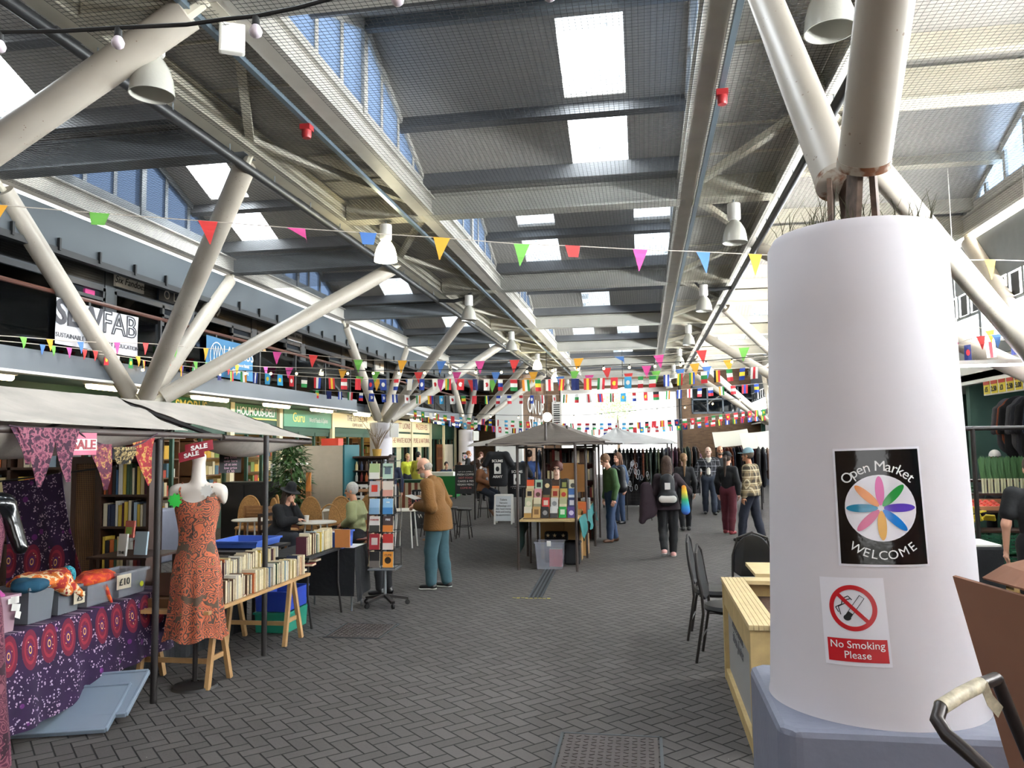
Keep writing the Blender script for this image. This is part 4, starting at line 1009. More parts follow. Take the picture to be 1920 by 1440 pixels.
bunting('pennant bunting along the balcony rail and across the hall, upper string', [(-20, 628), (42, 632), (150, 641), (272, 643), (327, 648), (385, 653), (520, 660), (600, 667), (672, 675), (755, 676), (828, 677), (900, 677), (965, 675), (1085, 672), (1160, 668), (1235, 666), (1315, 657), (1395, 652), (1450, 648), (1725, 630)],
        [(42, 'g', 0), (92, 'o', 0), (150, 'b', 0), (218, 'p', 0), (272, 'r', 0), (327, 'g', 0), (385, 'o', 0), (455, 'b', 0), (520, 'p', 0), (588, 'r', 0), (672, 'g', 0), (755, 'o', 0), (828, 'b', 0), (900, 'p', 0), (965, 'r', 0), (1085, 'o', 0), (1160, 'b', 2), (1235, 'p', 0), (1315, 'r', 0), (1395, 'g', 0)], YB, lambda x: 18.5, lambda x: 25)
YC = ygrow(18.0)
bunting('pennant bunting across the hall, middle string', [(-20, 637), (78, 646), (157, 655), (258, 668), (338, 676), (427, 683), (497, 688), (600, 690), (643, 693), (705, 697), (785, 698), (930, 698), (1078, 696), (1137, 690), (1212, 686), (1285, 684), (1365, 675), (1440, 668), (1690, 645)],
        [(78, 'b', 0), (98, 'g', 0), (128, 'p', 0), (157, 'r', 0), (178, 'r', 0), (258, 'o', 0), (310, 'b', 0), (338, 'o', 0), (366, 'g', 0), (388, 'g', 0), (427, 'r', 0), (443, 'o', 0), (497, 'p', 0), (543, 'p', 0), (643, 'o', 0), (705, 'g', 0), (785, 'r', 0), (857, 'p', 0), (930, 'b', 0), (1000, 'o', 0), (1078, 'g', 0), (1137, 'r', 0), (1212, 'p', 0), (1302, 'o', 0), (1365, 'o', 0)], YC, lambda x: 15 if x < 400 else 17, lambda x: 22)
bunting('pennant bunting across the hall, lower string', [(537, 697), (590, 700), (675, 706), (708, 711), (825, 712), (925, 713), (1050, 706), (1178, 700), (1280, 692), (1440, 676), (1665, 655)],
        [(675, 'g', 0), (708, 'o', 0), (768, 'b', 0), (825, 'p', 0), (885, 'r', 0), (925, 'g', 0), (990, 'o', 0), (1050, 'b', 0), (1105, 'p', 0), (1178, 'r', 0), (1230, 'g', 0), (1275, 'b', 0), (1325, 'b', 0)], 19.0, lambda x: 16, lambda x: 23)
bunting('pennant bunting in front of the right upper windows', [(1740, 596), (1800, 606), (1850, 620), (1925, 612)], [(1762, 'g', 0), (1855, 'o', 0), (1915, 'g', 0)], 12.2, lambda x: 15, lambda x: 22)
bunting('lower pennant bunting in front of the right upper windows', [(1740, 650), (1788, 645), (1838, 630), (1925, 622)], [(1788, 'p', 0), (1838, 'r', 0), (1868, 'b', 0)], 12.0, lambda x: 15, lambda x: 24)

FL = {'w': '#e9e7e2', 'r': '#c9303a', 'g': '#2f8a4a', 'b': '#27439a', 'y': '#e6c53a', 'k': '#1c1c20', 'o': '#e08a2e', 'c': '#3f9fcf', 'n': '#1d2a66'}
FLAGS = ['rwb|', 'gwr|', 'wrw|', 'rwr-', 'gyb|', 'ryg|', 'bwr-', 'wgr-', 'r*y', 'g*r', 'w*r', 'b*w', 'r*w', 'owg|', 'kyr|', 'gwo|', 'rwb-', 'cwc-', 'byb-', 'gyr-', 'rwg-', 'n*r', 'yrb|', 'bwb|', 'g*y', 'c*y', 'r+w', 'n+r', 'w+b', 'krg-', 'rbr|', 'ygr|', 'ryr|', 'wbr-', 'gwr-', 'c*w', 'kwg-']
def flag_mats(): return [mat('flag_'+k, v, 0.8) for k, v in FL.items()]
_fm = flag_mats(); _fi = {k: i for i, k in enumerate(FL)}
def flags(lab, tab, Y, wpx, hpx, step, seed, jump=()):
    f = interp(tab); x0, x1 = tab[0][0], tab[-1][0]; rs = random.Random(seed)
    r = empty('flag_bunting', (0, 0, 0)); tag(r, lab, 'bunting')
    MB().path(span(f, list(range(x0, x1, 30))+[x1], Y), 0.006, 4).build('string', string_m, r)
    x = x0+step*0.6
    while x < x1-step*0.5:
        yy = Y(x) if callable(Y) else Y; p = atY(x, f(x), yy); q = atY(x+8, f(x+8), Y(x+8) if callable(Y) else Y); d = (q-p).normalized(); k = yy/FPX; w, h = wpx*k, hpx*k
        s = FLAGS[rs.randrange(len(FLAGS))]; n = d.cross(Vector((0, 0, 1))).normalized(); m = MB(); dn = Vector((0, 0, -1))+d*rs.uniform(-0.1, 0.1)
        ph = rs.uniform(0, 6); sw = rs.uniform(0.6, 1.0)
        def P(u, v, e=0.0): return p+d*(u-0.5)*w*sw+dn*h*v+n*(0.018*math.sin(3.2*u+ph)*v+e)
        def rect(u0, u1, v0, v1, e=0.0):
            m.sheet([[P(u0+(u1-u0)*i/2, v0+(v1-v0)*j/3, e) for i in range(3)] for j in range(4)], 0.0015)
        if s[1] in '*+':
            m.mat(_fi[s[0]]); rect(0, 1, 0, 1); m.mat(_fi[s[2]])
            if s[1] == '*':
                for e in (-0.003, 0.0035): m.add([P(0.5+0.28*math.cos(t*PI/6), 0.5+0.2*math.sin(t*PI/6), e) for t in range(12)], [tuple(range(12)) if e > 0 else tuple(range(11, -1, -1))])
            else: rect(0.36, 0.62, 0, 1, -0.0025); rect(0, 1, 0.38, 0.58, -0.0025)
        else:
            for i in range(3):
                m.mat(_fi[s[i]])
                if s[3] == '|': rect(i/3, (i+1)/3, 0, 1)
                else: rect(0, 1, i/3, (i+1)/3)
        o = m.build('flag', _fm, r); x += step*rs.uniform(0.9, 1.1)
flags('string of small country flags along the balcony and across the hall, nearest flag string', [(185, 664), (225, 667), (293, 680), (377, 690), (465, 697), (533, 703), (600, 708), (700, 711), (860, 710), (1000, 712), (1140, 708), (1230, 704), (1300, 698), (1370, 692), (1440, 685)], ygrow(15.8), 15, 22, 24, 1)
flags('string of small country flags across the hall, second flag string', [(560, 730), (640, 734), (700, 738), (800, 742), (900, 742), (1000, 741), (1100, 739), (1200, 736), (1260, 732), (1320, 727), (1440, 718)], 20.0, 11, 16, 21, 2)
flags('string of small country flags beside the far left shops and across the hall', [(700, 756), (745, 764), (800, 773), (860, 782), (930, 787), (1060, 794), (1180, 793), (1300, 784), (1440, 766)], 29.0, 8.5, 12, 14, 3)
flags('string of small country flags far down the hall, lowest string', [(770, 776), (855, 791), (960, 803), (1100, 806), (1250, 798), (1440, 776)], 31.0, 8, 11, 13, 4)
flags('string of country flags under the right upper windows', [(1745, 640), (1800, 648), (1860, 640), (1925, 632)], 12.5, 17, 28, 42, 9)
# cut-off: lamps at the far end seen as bright balls
for i, (x, y) in enumerate(((1026, 782), (1168, 735))):
    p = atY(x, y, 34.0); r = empty('globe_lamp', p); tag(r, ['lit globe lamp above the ridge of the middle stall, far down the hall', 'lit globe lamp in front of the far opening'][i], 'lamp')
    MB().ball((0, 0, 0), 0.2, 16, 12).build('globe', emis('globe_glow', '#fff7e0', 6), r, smooth=True); MB().tube((0, 0, 0.18), (0, 0, (6.1, 7.25)[i]-p.z), 0.015, 0.015, 5).build('cord', cable_m, r)

# ------------------------------------------------------------------ banners on the balcony
def banner(lab, y0, y1, z0, z1, m, txts, border=None):
    r = empty('banner', (XB+0.03, (y0+y1)/2, (z0+z1)/2)); tag(r, lab, 'banner'); w, h = (y1-y0)/2, (z1-z0)/2
    MB().sheet([[(0.006*math.sin(i*0.9+j), -w+2*w*i/16, h-2*h*j/6+(-0.015*math.sin(PI*i/16) if j == 0 else 0)) for i in range(17)] for j in range(7)], 0.004).build('sheet', m, r, smooth=True)
    for t, yy, zz, s, mm, kw in txts: letters(MB(), t, frame_mat(Vector((0.016, yy, zz)), (0, 1, 0), (0, 0, 1)), s, **kw).build('lettering', mm, r)
    return r
slate_letter = mat('banner_letter', '#2f3038', 0.6)
banner('white SEW FAB banner hung on the balcony glass', 10.42, 12.36, 3.52, 4.22, mat('banner_white', '#b9bac0', 0.6), [('SEW', -0.47, -0.03, 0.52, slate_letter, dict(bold=0.03)), ('FAB', 0.48, -0.03, 0.52, slate_letter, dict(outline=True)), ('SUSTAINABLE | COMMUNITY | EDUCATION', 0.0, -0.24, 0.10, slate_letter, {})])
lz = banner('blue LAZARUS banner hung on the balcony glass', 14.54, 16.47, 3.42, 4.22, mat('banner_blue', '#22648c', 0.6), [('LAZARUS', 0.32, 0.03, 0.34, white_m, dict(narrow=0.9)), ('Wholesome foods', 0.40, -0.12, 0.10, white_m, {}), ('@lazarusbrewing', 0.40, -0.26, 0.10, white_m, {})])
q = MB(); idf = lambda v: v
disc(q, lambda v: Vector((0.016, v.x, v.y)), -0.58, 0.0, 0.26, 0.30, 0, n=40, inner=0.93)
for a in (-0.10, 0.0, 0.10): q.bar((0.014, -0.58+a-0.05, -0.22), (0.014, -0.58+a+0.05, 0.22), 0.012, 0.004, up=(1, 0, 0)); q.bar((0.014, -0.58+a+0.05, -0.22), (0.014, -0.58+a-0.05, 0.22), 0.012, 0.004, up=(1, 0, 0))
q.build('emblem', white_m, lz)
# studio signs above the balcony doors
def studio(lab, y0, y1, z0, z1, m, t, s, mm, **kw): return sign('s', y0, y1, z0, z1, m, [(q, (i-(len(t.split('  '))-1)/2)*s*1.1, -s*0.3, s, mm, kw) for i, q in enumerate(t.split('  '))], lab, x=XU+0.1)
studio('white hand-lettered studio sign above the SEW FAB banner', 13.08, 13.92, 4.97, 5.22, mat('studio_sign_white', '#d9d6cf', 0.6), 'Six Fandoes', 0.19, ink, shear=0.25)
studio('dark blue studio sign with a round emblem and a white L', 14.4, 15.22, 4.95, 5.22, mat('studio_sign_navy', '#1d2c3c', 0.6), 'O  L', 0.26, white_m)
studio('small white studio sign beyond the number nine', 20.35, 21.2, 4.92, 5.22, mat('studio_sign_white', '#d9d6cf', 0.6), 'Studio Wishes', 0.13, ink, shear=0.25)
studio('white studio sign with a leaf drawing, near the middle column', 25.7, 26.6, 4.72, 5.2, mat('studio_sign_white', '#d9d6cf', 0.6), 'leaf', 0.2, ink, shear=0.3)
studio('tall white studio sign beside the leaf drawing sign', 27.5, 28.45, 4.68, 5.2, mat('studio_sign_white', '#d9d6cf', 0.6), 'III', 0.26, ink)
r = empty('unit_number', (XU+0.08, 16.7, 4.98)); tag(r, 'white number 9 on the dark pier between studio windows', 'number'); letters(MB(), '9', frame_mat(Vector((0, 0, 0)), (0, 1, 0), (0, 0, 1)), 0.5, bold=0.01).build('lettering', white_m, r)
r = empty('unit_number', (XU+0.08, 11.35, 4.95)); tag(r, 'white number 10 above the nearest studio window', 'number'); letters(MB(), '10', frame_mat(Vector((0, 0, 0)), (0, 1, 0), (0, 0, 1)), 0.42, bold=0.01).build('lettering', white_m, r)
for (y, z0, z1, w, c, lab) in ((12.55, 4.4, 4.8, 0.25, '#b0246e', 'magenta poster in the studio window behind the SEW FAB banner'), (13.5, 3.6, 4.6, 0.7, '#8a1f62', 'magenta blind behind the studio door'), (18.6, 4.3, 4.7, 0.6, '#8c1a26', 'red panel inside the studio door'), (20.6, 4.1, 4.5, 0.6, '#1f7a3c', 'green panel inside the studio door'), (21.4, 4.1, 4.6, 1.6, '#d8d8d6', 'white blind in a studio window'), (17.35, 3.5, 4.3, 0.5, '#b08a5a', 'plywood sheet leaning behind the balcony glass')):
    o = MB().box(-0.02, 0.02, -w/2, w/2, z0, z1).build('panel', mat('panel_'+c[1:], c, 0.6)); o.location = (XU-0.04 if w != 0.5 else XB-0.25, y, 0); tag(o, lab, 'panel')

# ------------------------------------------------------------------ people
skin_m = {k: mat('skin_'+k, c, 0.55) for k, c in (('fair', '#d9a58c'), ('pale', '#e0b8a4'), ('tan', '#b98262'))}
def cloth(name, c, **kw): return mat('cloth_'+name, c, kw.pop('rough', 0.85), noise=kw.pop('noise', 0.12), nscale=kw.pop('nscale', 5), bump=kw.pop('bump', 0.25), bscale=kw.pop('bscale', 18), **kw)
def m_plaid(name, c1, c2, c3, sc=9.0):
    if name in MATS: return MATS[name]
    m = mat(name, c1, 0.9); g = NG(m); N, Lk, b = nodes_of(m); v = g.tc('Object'); sx = N.new('ShaderNodeSeparateXYZ'); Lk.new(v, sx.inputs[0])
    def band(o, w, ph=0.0): return g.m('LESS_THAN', g.m('FRACT', g.m('ADD', g.m('MULTIPLY', o, sc), ph)), w)
    hx = g.m('ADD', sx.outputs[0], g.m('MULTIPLY', sx.outputs[1], 0.7))
    a, d = band(hx, 0.45), band(sx.outputs[2], 0.45); a2, d2 = band(hx, 0.1, 0.2), band(sx.outputs[2], 0.1, 0.2)
    c = g.mix(g.m('MULTIPLY', g.m('ADD', a, d), 0.5), srgb(c1), srgb(c2)); c = g.mix(g.m('MULTIPLY', g.m('MAXIMUM', a2, d2), 0.8), c, srgb(c3)); Lk.new(c, b.inputs['Base Color']); return m
def V3(*a): return np.array(a, float)
def hand_prims(w, d, up, side, curl=0.5, s=1.0):
    """palm, four fingers and thumb from the wrist w pointing along d; up = back of the hand, side = thumb side"""
    d = d/np.linalg.norm(d); up = up-d*(up @ d); up /= np.linalg.norm(up); sd = np.cross(d, up)*side
    P = [('c', w, w+d*0.03*s, 0.021*s, 0.026*s), ('c', w+d*0.03*s, w+d*0.075*s, 0.028*s, 0.032*s, (up, 0.5)), ('e', w+d*0.055*s+sd*0.018*s, V3(0.026, 0.026, 0.022)*s)]
    for i, (o, l) in enumerate(((0.028, 0.072), (0.010, 0.080), (-0.009, 0.075), (-0.027, 0.058))):
        b = w+d*0.088*s+sd*o*s; c1 = curl*0.7*(1+0.08*i); c2 = curl*1.5*(1+0.05*i)
        d1 = d*math.cos(c1)-up*math.sin(c1); d2 = d*math.cos(c2)-up*math.sin(c2)
        m = b+d1*l*0.5*s; P += [('c', b-d*0.015*s, m, 0.0095*s, 0.0085*s), ('c', m, m+d2*l*0.5*s, 0.0085*s, 0.0068*s)]
    b = w+d*0.03*s+sd*0.03*s; t1 = (d*0.6+sd*0.65-up*0.35); t1 /= np.linalg.norm(t1); t2 = d*0.85+sd*0.1-up*0.5; t2 /= np.linalg.norm(t2)
    P += [('c', b-sd*0.01*s, b+t1*0.035*s, 0.013*s, 0.011*s), ('c', b+t1*0.035*s, b+t1*0.035*s+t2*0.032*s, 0.011*s, 0.008*s)]
    return P
def person(lab, loc, face, H=1.72, top=None, bottom=None, shoe=None, skin='fair', hair=None, hairstyle='short', h=0.014, build=1.0, lean=0.0, hip=None, hipshift=0.0,
           el=None, wr=None, el2=None, wr2=None, fl=None, fr=None, kl=None, kr=None, headyaw=0.0, headpitch=0.0, coat=0.0, sleeve=1.0, loose=0.0, group=None, collar=None, curl=0.5,
           glasses=False, beard=None, shirt=None, female=False, hat=None, skirt=None):
    """figure in local axes: faces -Y, its left hand on +X; joints given for a 1.75 m figure"""
    s = H/1.75; r = empty('person', (loc[0], loc[1], loc[2] if len(loc) > 2 else 0.0), face); r.scale = (s, s, s); tag(r, lab, 'person', group)
    hz = hip if hip else 0.93; bw = build
    hipc = V3(0, hipshift, hz); ch = V3(0, hipshift-lean*0.7, hz+0.33); nk = V3(0, hipshift-lean, hz+0.53); sw = (0.165 if female else 0.185)*(0.5+0.5*bw)
    shL, shR = nk+V3(sw, 0.01, -0.065), nk+V3(-sw, 0.01, -0.065)
    el = V3(*el) if el else shL+V3(0.07, 0.03, -0.28); wr = V3(*wr) if wr else el+V3(0.0, -0.06, -0.25)
    el2 = V3(*el2) if el2 else shR+V3(-0.07, 0.03, -0.28); wr2 = V3(*wr2) if wr2 else el2+V3(0.0, -0.06, -0.25)
    fl = V3(*fl) if fl else V3(0.10, 0.02, 0.085); fr = V3(*fr) if fr else V3(-0.10, 0.02, 0.085)
    hL, hR = hipc+V3(0.09, 0, -0.03), hipc+V3(-0.09, 0, -0.03)
    kl = V3(*kl) if kl else (hL+fl)/2+V3(0.01, -0.03, 0.02); kr = V3(*kr) if kr else (hR+fr)/2+V3(-0.01, -0.03, 0.02)
    # head frame
    cyw, syw, cp, sp = math.cos(headyaw), math.sin(headyaw), math.cos(headpitch), math.sin(headpitch)
    Rh = np.array([[cyw, -syw, 0], [syw, cyw, 0], [0, 0, 1]]) @ np.array([[1, 0, 0], [0, cp, -sp], [0, sp, cp]])
    hb = nk+V3(0, -0.03-0.1*lean, 0.06)
    def hd(x, y, z): return hb+Rh @ V3(x, y, z)
    Sk = [('c', nk+V3(0, 0.005, -0.05), hd(0, 0.0, 0.05), 0.056*bw, 0.052), ('e', hd(0, 0.012, 0.145), V3(0.076, 0.094, 0.098), Rh), ('e', hd(0, -0.032, 0.075), V3(0.056, 0.062, 0.065), Rh),
          ('c', hd(-0.02, -0.075, 0.03), hd(0.02, -0.075, 0.03), 0.026, 0.026), ('c', hd(0, -0.092, 0.128), hd(0, -0.112, 0.088), 0.010, 0.015), ('e', hd(0, -0.078, 0.145), V3(0.05, 0.022, 0.012), Rh),
          ('e', hd(0.077, 0.012, 0.10), V3(0.010, 0.02, 0.032), Rh), ('e', hd(-0.077, 0.012, 0.10), V3(0.010, 0.02, 0.032), Rh), ('e', hd(0, -0.088, 0.055), V3(0.024, 0.012, 0.009), Rh),
          ('cut', hd(0.032, -0.098, 0.122), V3(0.016, 0.012, 0.010)), ('cut', hd(-0.032, -0.098, 0.122), V3(0.016, 0.012, 0.010)), ('cut', hd(0, -0.104, 0.052), V3(0.022, 0.008, 0.0035))]
    arms = []
    for (sh, e, w) in ((shL, el, wr), (shR, el2, wr2)): arms += [('c', sh, e, 0.043*bw, 0.036*bw), ('c', e, w, 0.036*bw, 0.024)]
    Bd = [('c', hipc+V3(-0.05, 0, 0), hipc+V3(0.05, 0, 0), 0.11, 0.11), ('c', hipc, ch, 0.11, 0.12, (V3(0, 1, 0), 0.75)), ('c', shL*0.8+shR*0.2-V3(0, 0, 0.03), shR*0.8+shL*0.2-V3(0, 0, 0.03), 0.07, 0.07), ('c', ch, nk, 0.12, 0.05, (V3(0, 1, 0), 0.7))]
    for (hp, k, f) in ((hL, kl, fl), (hR, kr, fr)): Bd += [('c', hp, k, 0.075, 0.048), ('c', k, f, 0.046, 0.034)]
    ex = []
    for (e, w, sd) in ((el, wr, 1), (el2, wr2, -1)):
        d = w-e; u = V3(0, -1, 0.25) if abs(d[2]) > abs(d[1]) else V3(0, 0, 1)
        if abs(d[2]) > 0.12: u = V3(sd*1.0, -0.25, 0.1)
        ex.append((hand_prims(w, d, u, -sd if abs(d[2]) > 0.12 else -sd, curl), 0.006, 0.006))
    hh = min(h, 0.011)
    sdf_obj('body', Bd+arms, skin_m[skin], r, h, 0.03, extra=[(Sk, min(h, 0.008), 0.016)]+ex)
    # trousers
    tk = 0.014+loose
    if bottom is not None:
        Tr = [('c', hipc+V3(-0.055, 0, 0.01), hipc+V3(0.055, 0, 0.01), 0.115*bw+tk, 0.115*bw+tk, (V3(0, 1, 0), 0.85)), ('c', hipc+V3(0, 0, 0.02), hipc+V3(0, 0, 0.10), 0.125*bw, 0.115*bw, (V3(0, 1, 0), 0.78))]
        for (hp, k, f) in ((hL, kl, fl), (hR, kr, fr)):
            kk = k+(f-k)*0.5
            Tr += [('c', hp, k, 0.085*bw+tk, 0.060+tk), ('c', k, kk, 0.058+tk, 0.052+tk), ('c', kk, f+V3(0, 0, 0.015), 0.052+tk, 0.044+tk)]
        sdf_obj('trousers', Tr, bottom, r, h, 0.035)
    if skirt is not None:
        sdf_obj('skirt', [('c', hipc+V3(0, 0, 0.1), (kl+kr)/2+V3(0, 0, 0.02), 0.13, 0.21, (V3(0, 1, 0), 0.8))], skirt, r, h, 0.03)
    # top
    if top is not None:
        tk = 0.016+loose*0.8
        Tp = [('c', hipc+V3(0, 0, 0.08-coat*0.2), ch+V3(0, 0, -0.05), 0.128*bw+tk, 0.135*bw+tk, (V3(0, 1, 0), 0.78)), ('c', ch+V3(-0.045, 0, 0), ch+V3(0.045, 0, 0), 0.120*bw+tk, 0.120*bw+tk, (V3(0, 1, 0), 0.88)),
              ('c', shL*0.92+shR*0.08-V3(0, 0, 0.015), shR*0.92+shL*0.08-V3(0, 0, 0.015), 0.055+tk, 0.055+tk), ('c', ch, nk-V3(0, 0, 0.03), 0.125*bw+tk, 0.062+tk*0.5, (V3(0, 1, 0), 0.75))]
        if female: Tp += [('e', ch+V3(0.06, -0.085, 0.03), V3(0.065, 0.06, 0.065)), ('e', ch+V3(-0.06, -0.085, 0.03), V3(0.065, 0.06, 0.065))]
        if coat > 0: Tp += [('c', hipc+V3(-0.05, 0, 0.05), hipc+V3(-0.06, 0, 0.05-coat), 0.130*bw+tk, 0.142*bw+tk, (V3(0, 1, 0), 0.95)), ('c', hipc+V3(0.05, 0, 0.05), hipc+V3(0.06, 0, 0.05-coat), 0.130*bw+tk, 0.142*bw+tk, (V3(0, 1, 0), 0.95)), ('below', hipc+V3(0, 0, -coat+0.02), V3(0, 0, -1))]
        for (sh, e, w) in ((shL, el, wr), (shR, el2, wr2)):
            if sleeve >= 0.99: Tp += [('c', sh, e, 0.052*bw+tk, 0.046*bw+tk), ('c', e, e+(w-e)*0.93, 0.046*bw+tk, 0.034+tk)]
            elif sleeve > 0.5: Tp += [('c', sh, e, 0.052*bw+tk, 0.046*bw+tk), ('c', e, e+(w-e)*(sleeve-0.5), 0.046*bw+tk, 0.042+tk)]
            else: Tp += [('c', sh, sh+(e-sh)*0.62, 0.054*bw+tk, 0.056*bw+tk)]
        if collar: Tp += [('c', nk+V3(-0.045, 0.02, 0.0), nk+V3(0.045, 0.02, 0.0), 0.05, 0.05)]
        o = sdf_obj('jacket' if coat > 0.05 else 'top', Tp, top, r, h, 0.03)
    if shirt is not None:
        sdf_obj('shirt', [('c', ch+V3(-0.02, -0.115*bw-0.02, -0.18), nk+V3(0, -0.06, -0.03), 0.05, 0.05, (V3(0, 1, 0), 0.6)), ('c', nk+V3(-0.03, -0.02, -0.01), nk+V3(0.03, -0.02, -0.01), 0.05, 0.05)], shirt, r, min(h, 0.012), 0.02)
    # shoes
    if shoe is not None:
        for (k, f, ox) in ((kl, fl, 0.02), (kr, fr, -0.02)):
            dy = -1.0; tilt = max(0.0, f[2]-0.11)
            a = f+V3(0, 0.03, -0.045); b = f+V3(ox, -0.125, -0.052-tilt*0.9)
            sh = sdf_obj('shoe', [('c', a, b, 0.043, 0.040, (V3(0, 0, 1), 0.9)), ('c', f+V3(0, 0.01, 0.02), a, 0.044, 0.045), ('below', V3(0, 0, f[2]-0.083-tilt*0.6), V3(0, 0.3*tilt, -1))], shoe[0], r, min(h, 0.012), 0.02)
            if len(shoe) > 1:
                sdf_obj('sole', [('c', a+V3(0, 0.005, -0.027), b+V3(0, -0.005, -0.022), 0.046, 0.043, (V3(0, 0, 1), 0.32))], shoe[1], sh, min(h, 0.010), 0.01)
    # eyes, hair, glasses, hats
    e = MB()
    for sx in (-1, 1): e.ball(hd(sx*0.032, -0.083, 0.121), 0.0105, 8, 6)
    e.build('eyes', mat('eye_dark', '#241c18', 0.2), r, smooth=True)
    if hair is not None:
        hm = mat('hair_'+hair.lstrip('#'), hair, 0.7, noise=0.25, nscale=25, bump=0.5, bscale=50)
        face_cut = ('cut', hd(0, -0.12, 0.08), V3(0.075, 0.075, 0.10))
        P = [('e', hd(0, 0.020, 0.15), V3(0.086, 0.102, 0.108), Rh), face_cut]
        if hairstyle == 'bald': P = [('e', hd(0, 0.045, 0.10), V3(0.083, 0.072, 0.058), Rh), ('cut', hd(0, -0.09, 0.10), V3(0.09, 0.09, 0.12)), ('cut', hd(0, 0.02, 0.245), V3(0.1, 0.12, 0.10))]
        if hairstyle == 'long': P = [('e', hd(0, 0.022, 0.15), V3(0.092, 0.108, 0.112), Rh), ('c', hd(0, 0.07, 0.10), nk+V3(0, 0.085, -0.14), 0.088, 0.085, (V3(0, 1, 0), 0.6)), ('c', hd(0.07, 0.02, 0.10), hd(0.075, 0.0, -0.06), 0.03, 0.022), ('c', hd(-0.07, 0.02, 0.10), hd(-0.075, 0.0, -0.06), 0.03, 0.022), face_cut]
        if hairstyle == 'pony': P = P[:1]+[('c', hd(0, 0.10, 0.16), hd(0, 0.15, 0.10), 0.035, 0.04), ('c', hd(0, 0.15, 0.10), nk+V3(0.01, 0.12, -0.22), 0.042, 0.012)]+[face_cut]
        if hairstyle == 'bun': P = P[:1]+[('e', hd(0, 0.09, 0.22), V3(0.05, 0.05, 0.045), None)]+[face_cut]
        if hairstyle == 'curly': P = [('e', hd(0, 0.02, 0.16), V3(0.105, 0.115, 0.115), Rh)]+[('e', hd(0.085*math.cos(a), 0.02+0.09*math.sin(a), 0.15+0.05*math.sin(3*a)), V3(0.04, 0.04, 0.04), None) for a in np.arange(-0.2, PI+0.3, 0.5)]+[face_cut]
        sdf_obj('hair', P, hm, r, min(h, 0.010), 0.015)
    if beard: sdf_obj('beard', [('e', hd(0, -0.055, 0.035), V3(0.060, 0.058, 0.045), Rh), ('cut', hd(0, -0.115, 0.062), V3(0.028, 0.02, 0.016)), ('cut', hd(0, -0.10, 0.12), V3(0.06, 0.06, 0.05))], mat('hair_'+beard.lstrip('#'), beard, 0.8, noise=0.2, nscale=30), r, min(h, 0.010), 0.012)
    if glasses:
        g = MB()
        for sx in (-1, 1):
            c = hd(sx*0.034, -0.105, 0.120); g.path([c+Rh @ V3(0.024*math.cos(t), 0.0, 0.019*math.sin(t)) for t in np.linspace(0, 2*PI, 14)[:-1]], 0.0028, 5, closed=True)
            g.path([hd(sx*0.058, -0.103, 0.122), hd(sx*0.078, -0.03, 0.122), hd(sx*0.08, 0.02, 0.115)], 0.0028, 5)
        g.path([hd(-0.01, -0.108, 0.122), hd(0.01, -0.108, 0.122)], 0.0028, 5); g.build('glasses', black_steel, r, smooth=True)
    if hat:
        kind, hm = hat
        if kind == 'cap':
            c = sdf_obj('cap', [('e', hd(0, 0.015, 0.175), V3(0.092, 0.106, 0.098), Rh), ('below', hd(0, 0, 0.155), Rh @ V3(0, 0.12, -1))], hm, r, 0.009, 0.01)
            sdf_obj('peak', [('e', hd(0, -0.13, 0.158), V3(0.070, 0.075, 0.010), Rh)], hm, c, 0.008, 0.01)
        else:
            sdf_obj('hat', [('c', hd(0, 0.012, 0.17), hd(0, 0.012, 0.245), 0.098, 0.085), ('e', hd(0, 0.012, 0.165), V3(0.165, 0.175, 0.014), Rh)], hm, r, 0.009, 0.02)
    return r
blk = cloth('black', '#15161a'); jean = cloth('denim_blue', '#2c3f5e'); jean_d = cloth('denim_dark', '#232b3a'); teal_t = cloth('teal_cotton', '#33535c'); burg = cloth('burgundy', '#5a1f2b')
corduroy = mat('brown_corduroy', '#6f4b1e', 0.9, noise=0.2, nscale=4, bump=0.35, bscale=60); green_knit = cloth('green_knit', '#3c5a34', bscale=60, bump=0.4)
shoe_b = mat('shoe_black', '#17171a', 0.4); shoe_br = mat('shoe_brown', '#5a3a26', 0.5); sole_w = mat('sole_white', '#e4e2de', 0.6); shoe_r = mat('shoe_red', '#8e2f36', 0.6); shoe_pk = mat('shoe_pink', '#e08a86', 0.6)
papers = mat('white_paper', '#e9e7e0', 0.7)
# man in the brown corduroy jacket, side on, reading
pm = person('man in brown corduroy jacket and teal trousers reading a leaflet beside the book spinner', (-2.79, 10.55), -PI/2-0.12, 1.76, corduroy, teal_t, (shoe_b, sole_w), 'fair', '#9a9288', 'bald', 0.010, 1.12, lean=0.10,
       el=(0.26, 0.0, 1.10), wr=(0.10, -0.27, 1.10), el2=(-0.26, 0.02, 1.10), wr2=(-0.08, -0.28, 1.12), headpitch=0.55, coat=0.17, loose=0.016, glasses=True, beard='#b5a79a', collar=True, shirt=cloth('pale_shirt', '#d8d3c8'), fl=(0.11, -0.06, 0.085), fr=(-0.10, 0.08, 0.085), curl=0.9)
o = MB().box(-0.11, 0.11, -0.15, 0.0, -0.003, 0.003).box(-0.10, 0.10, -0.14, 0.01, 0.004, 0.007).build('leaflet', papers); o.location = (-3.06, 10.50, 1.20); o.rotation_euler = (-0.35, 0, -PI/2-0.12); tag(o, 'white folded leaflet held by the man in the brown jacket', 'leaflet')
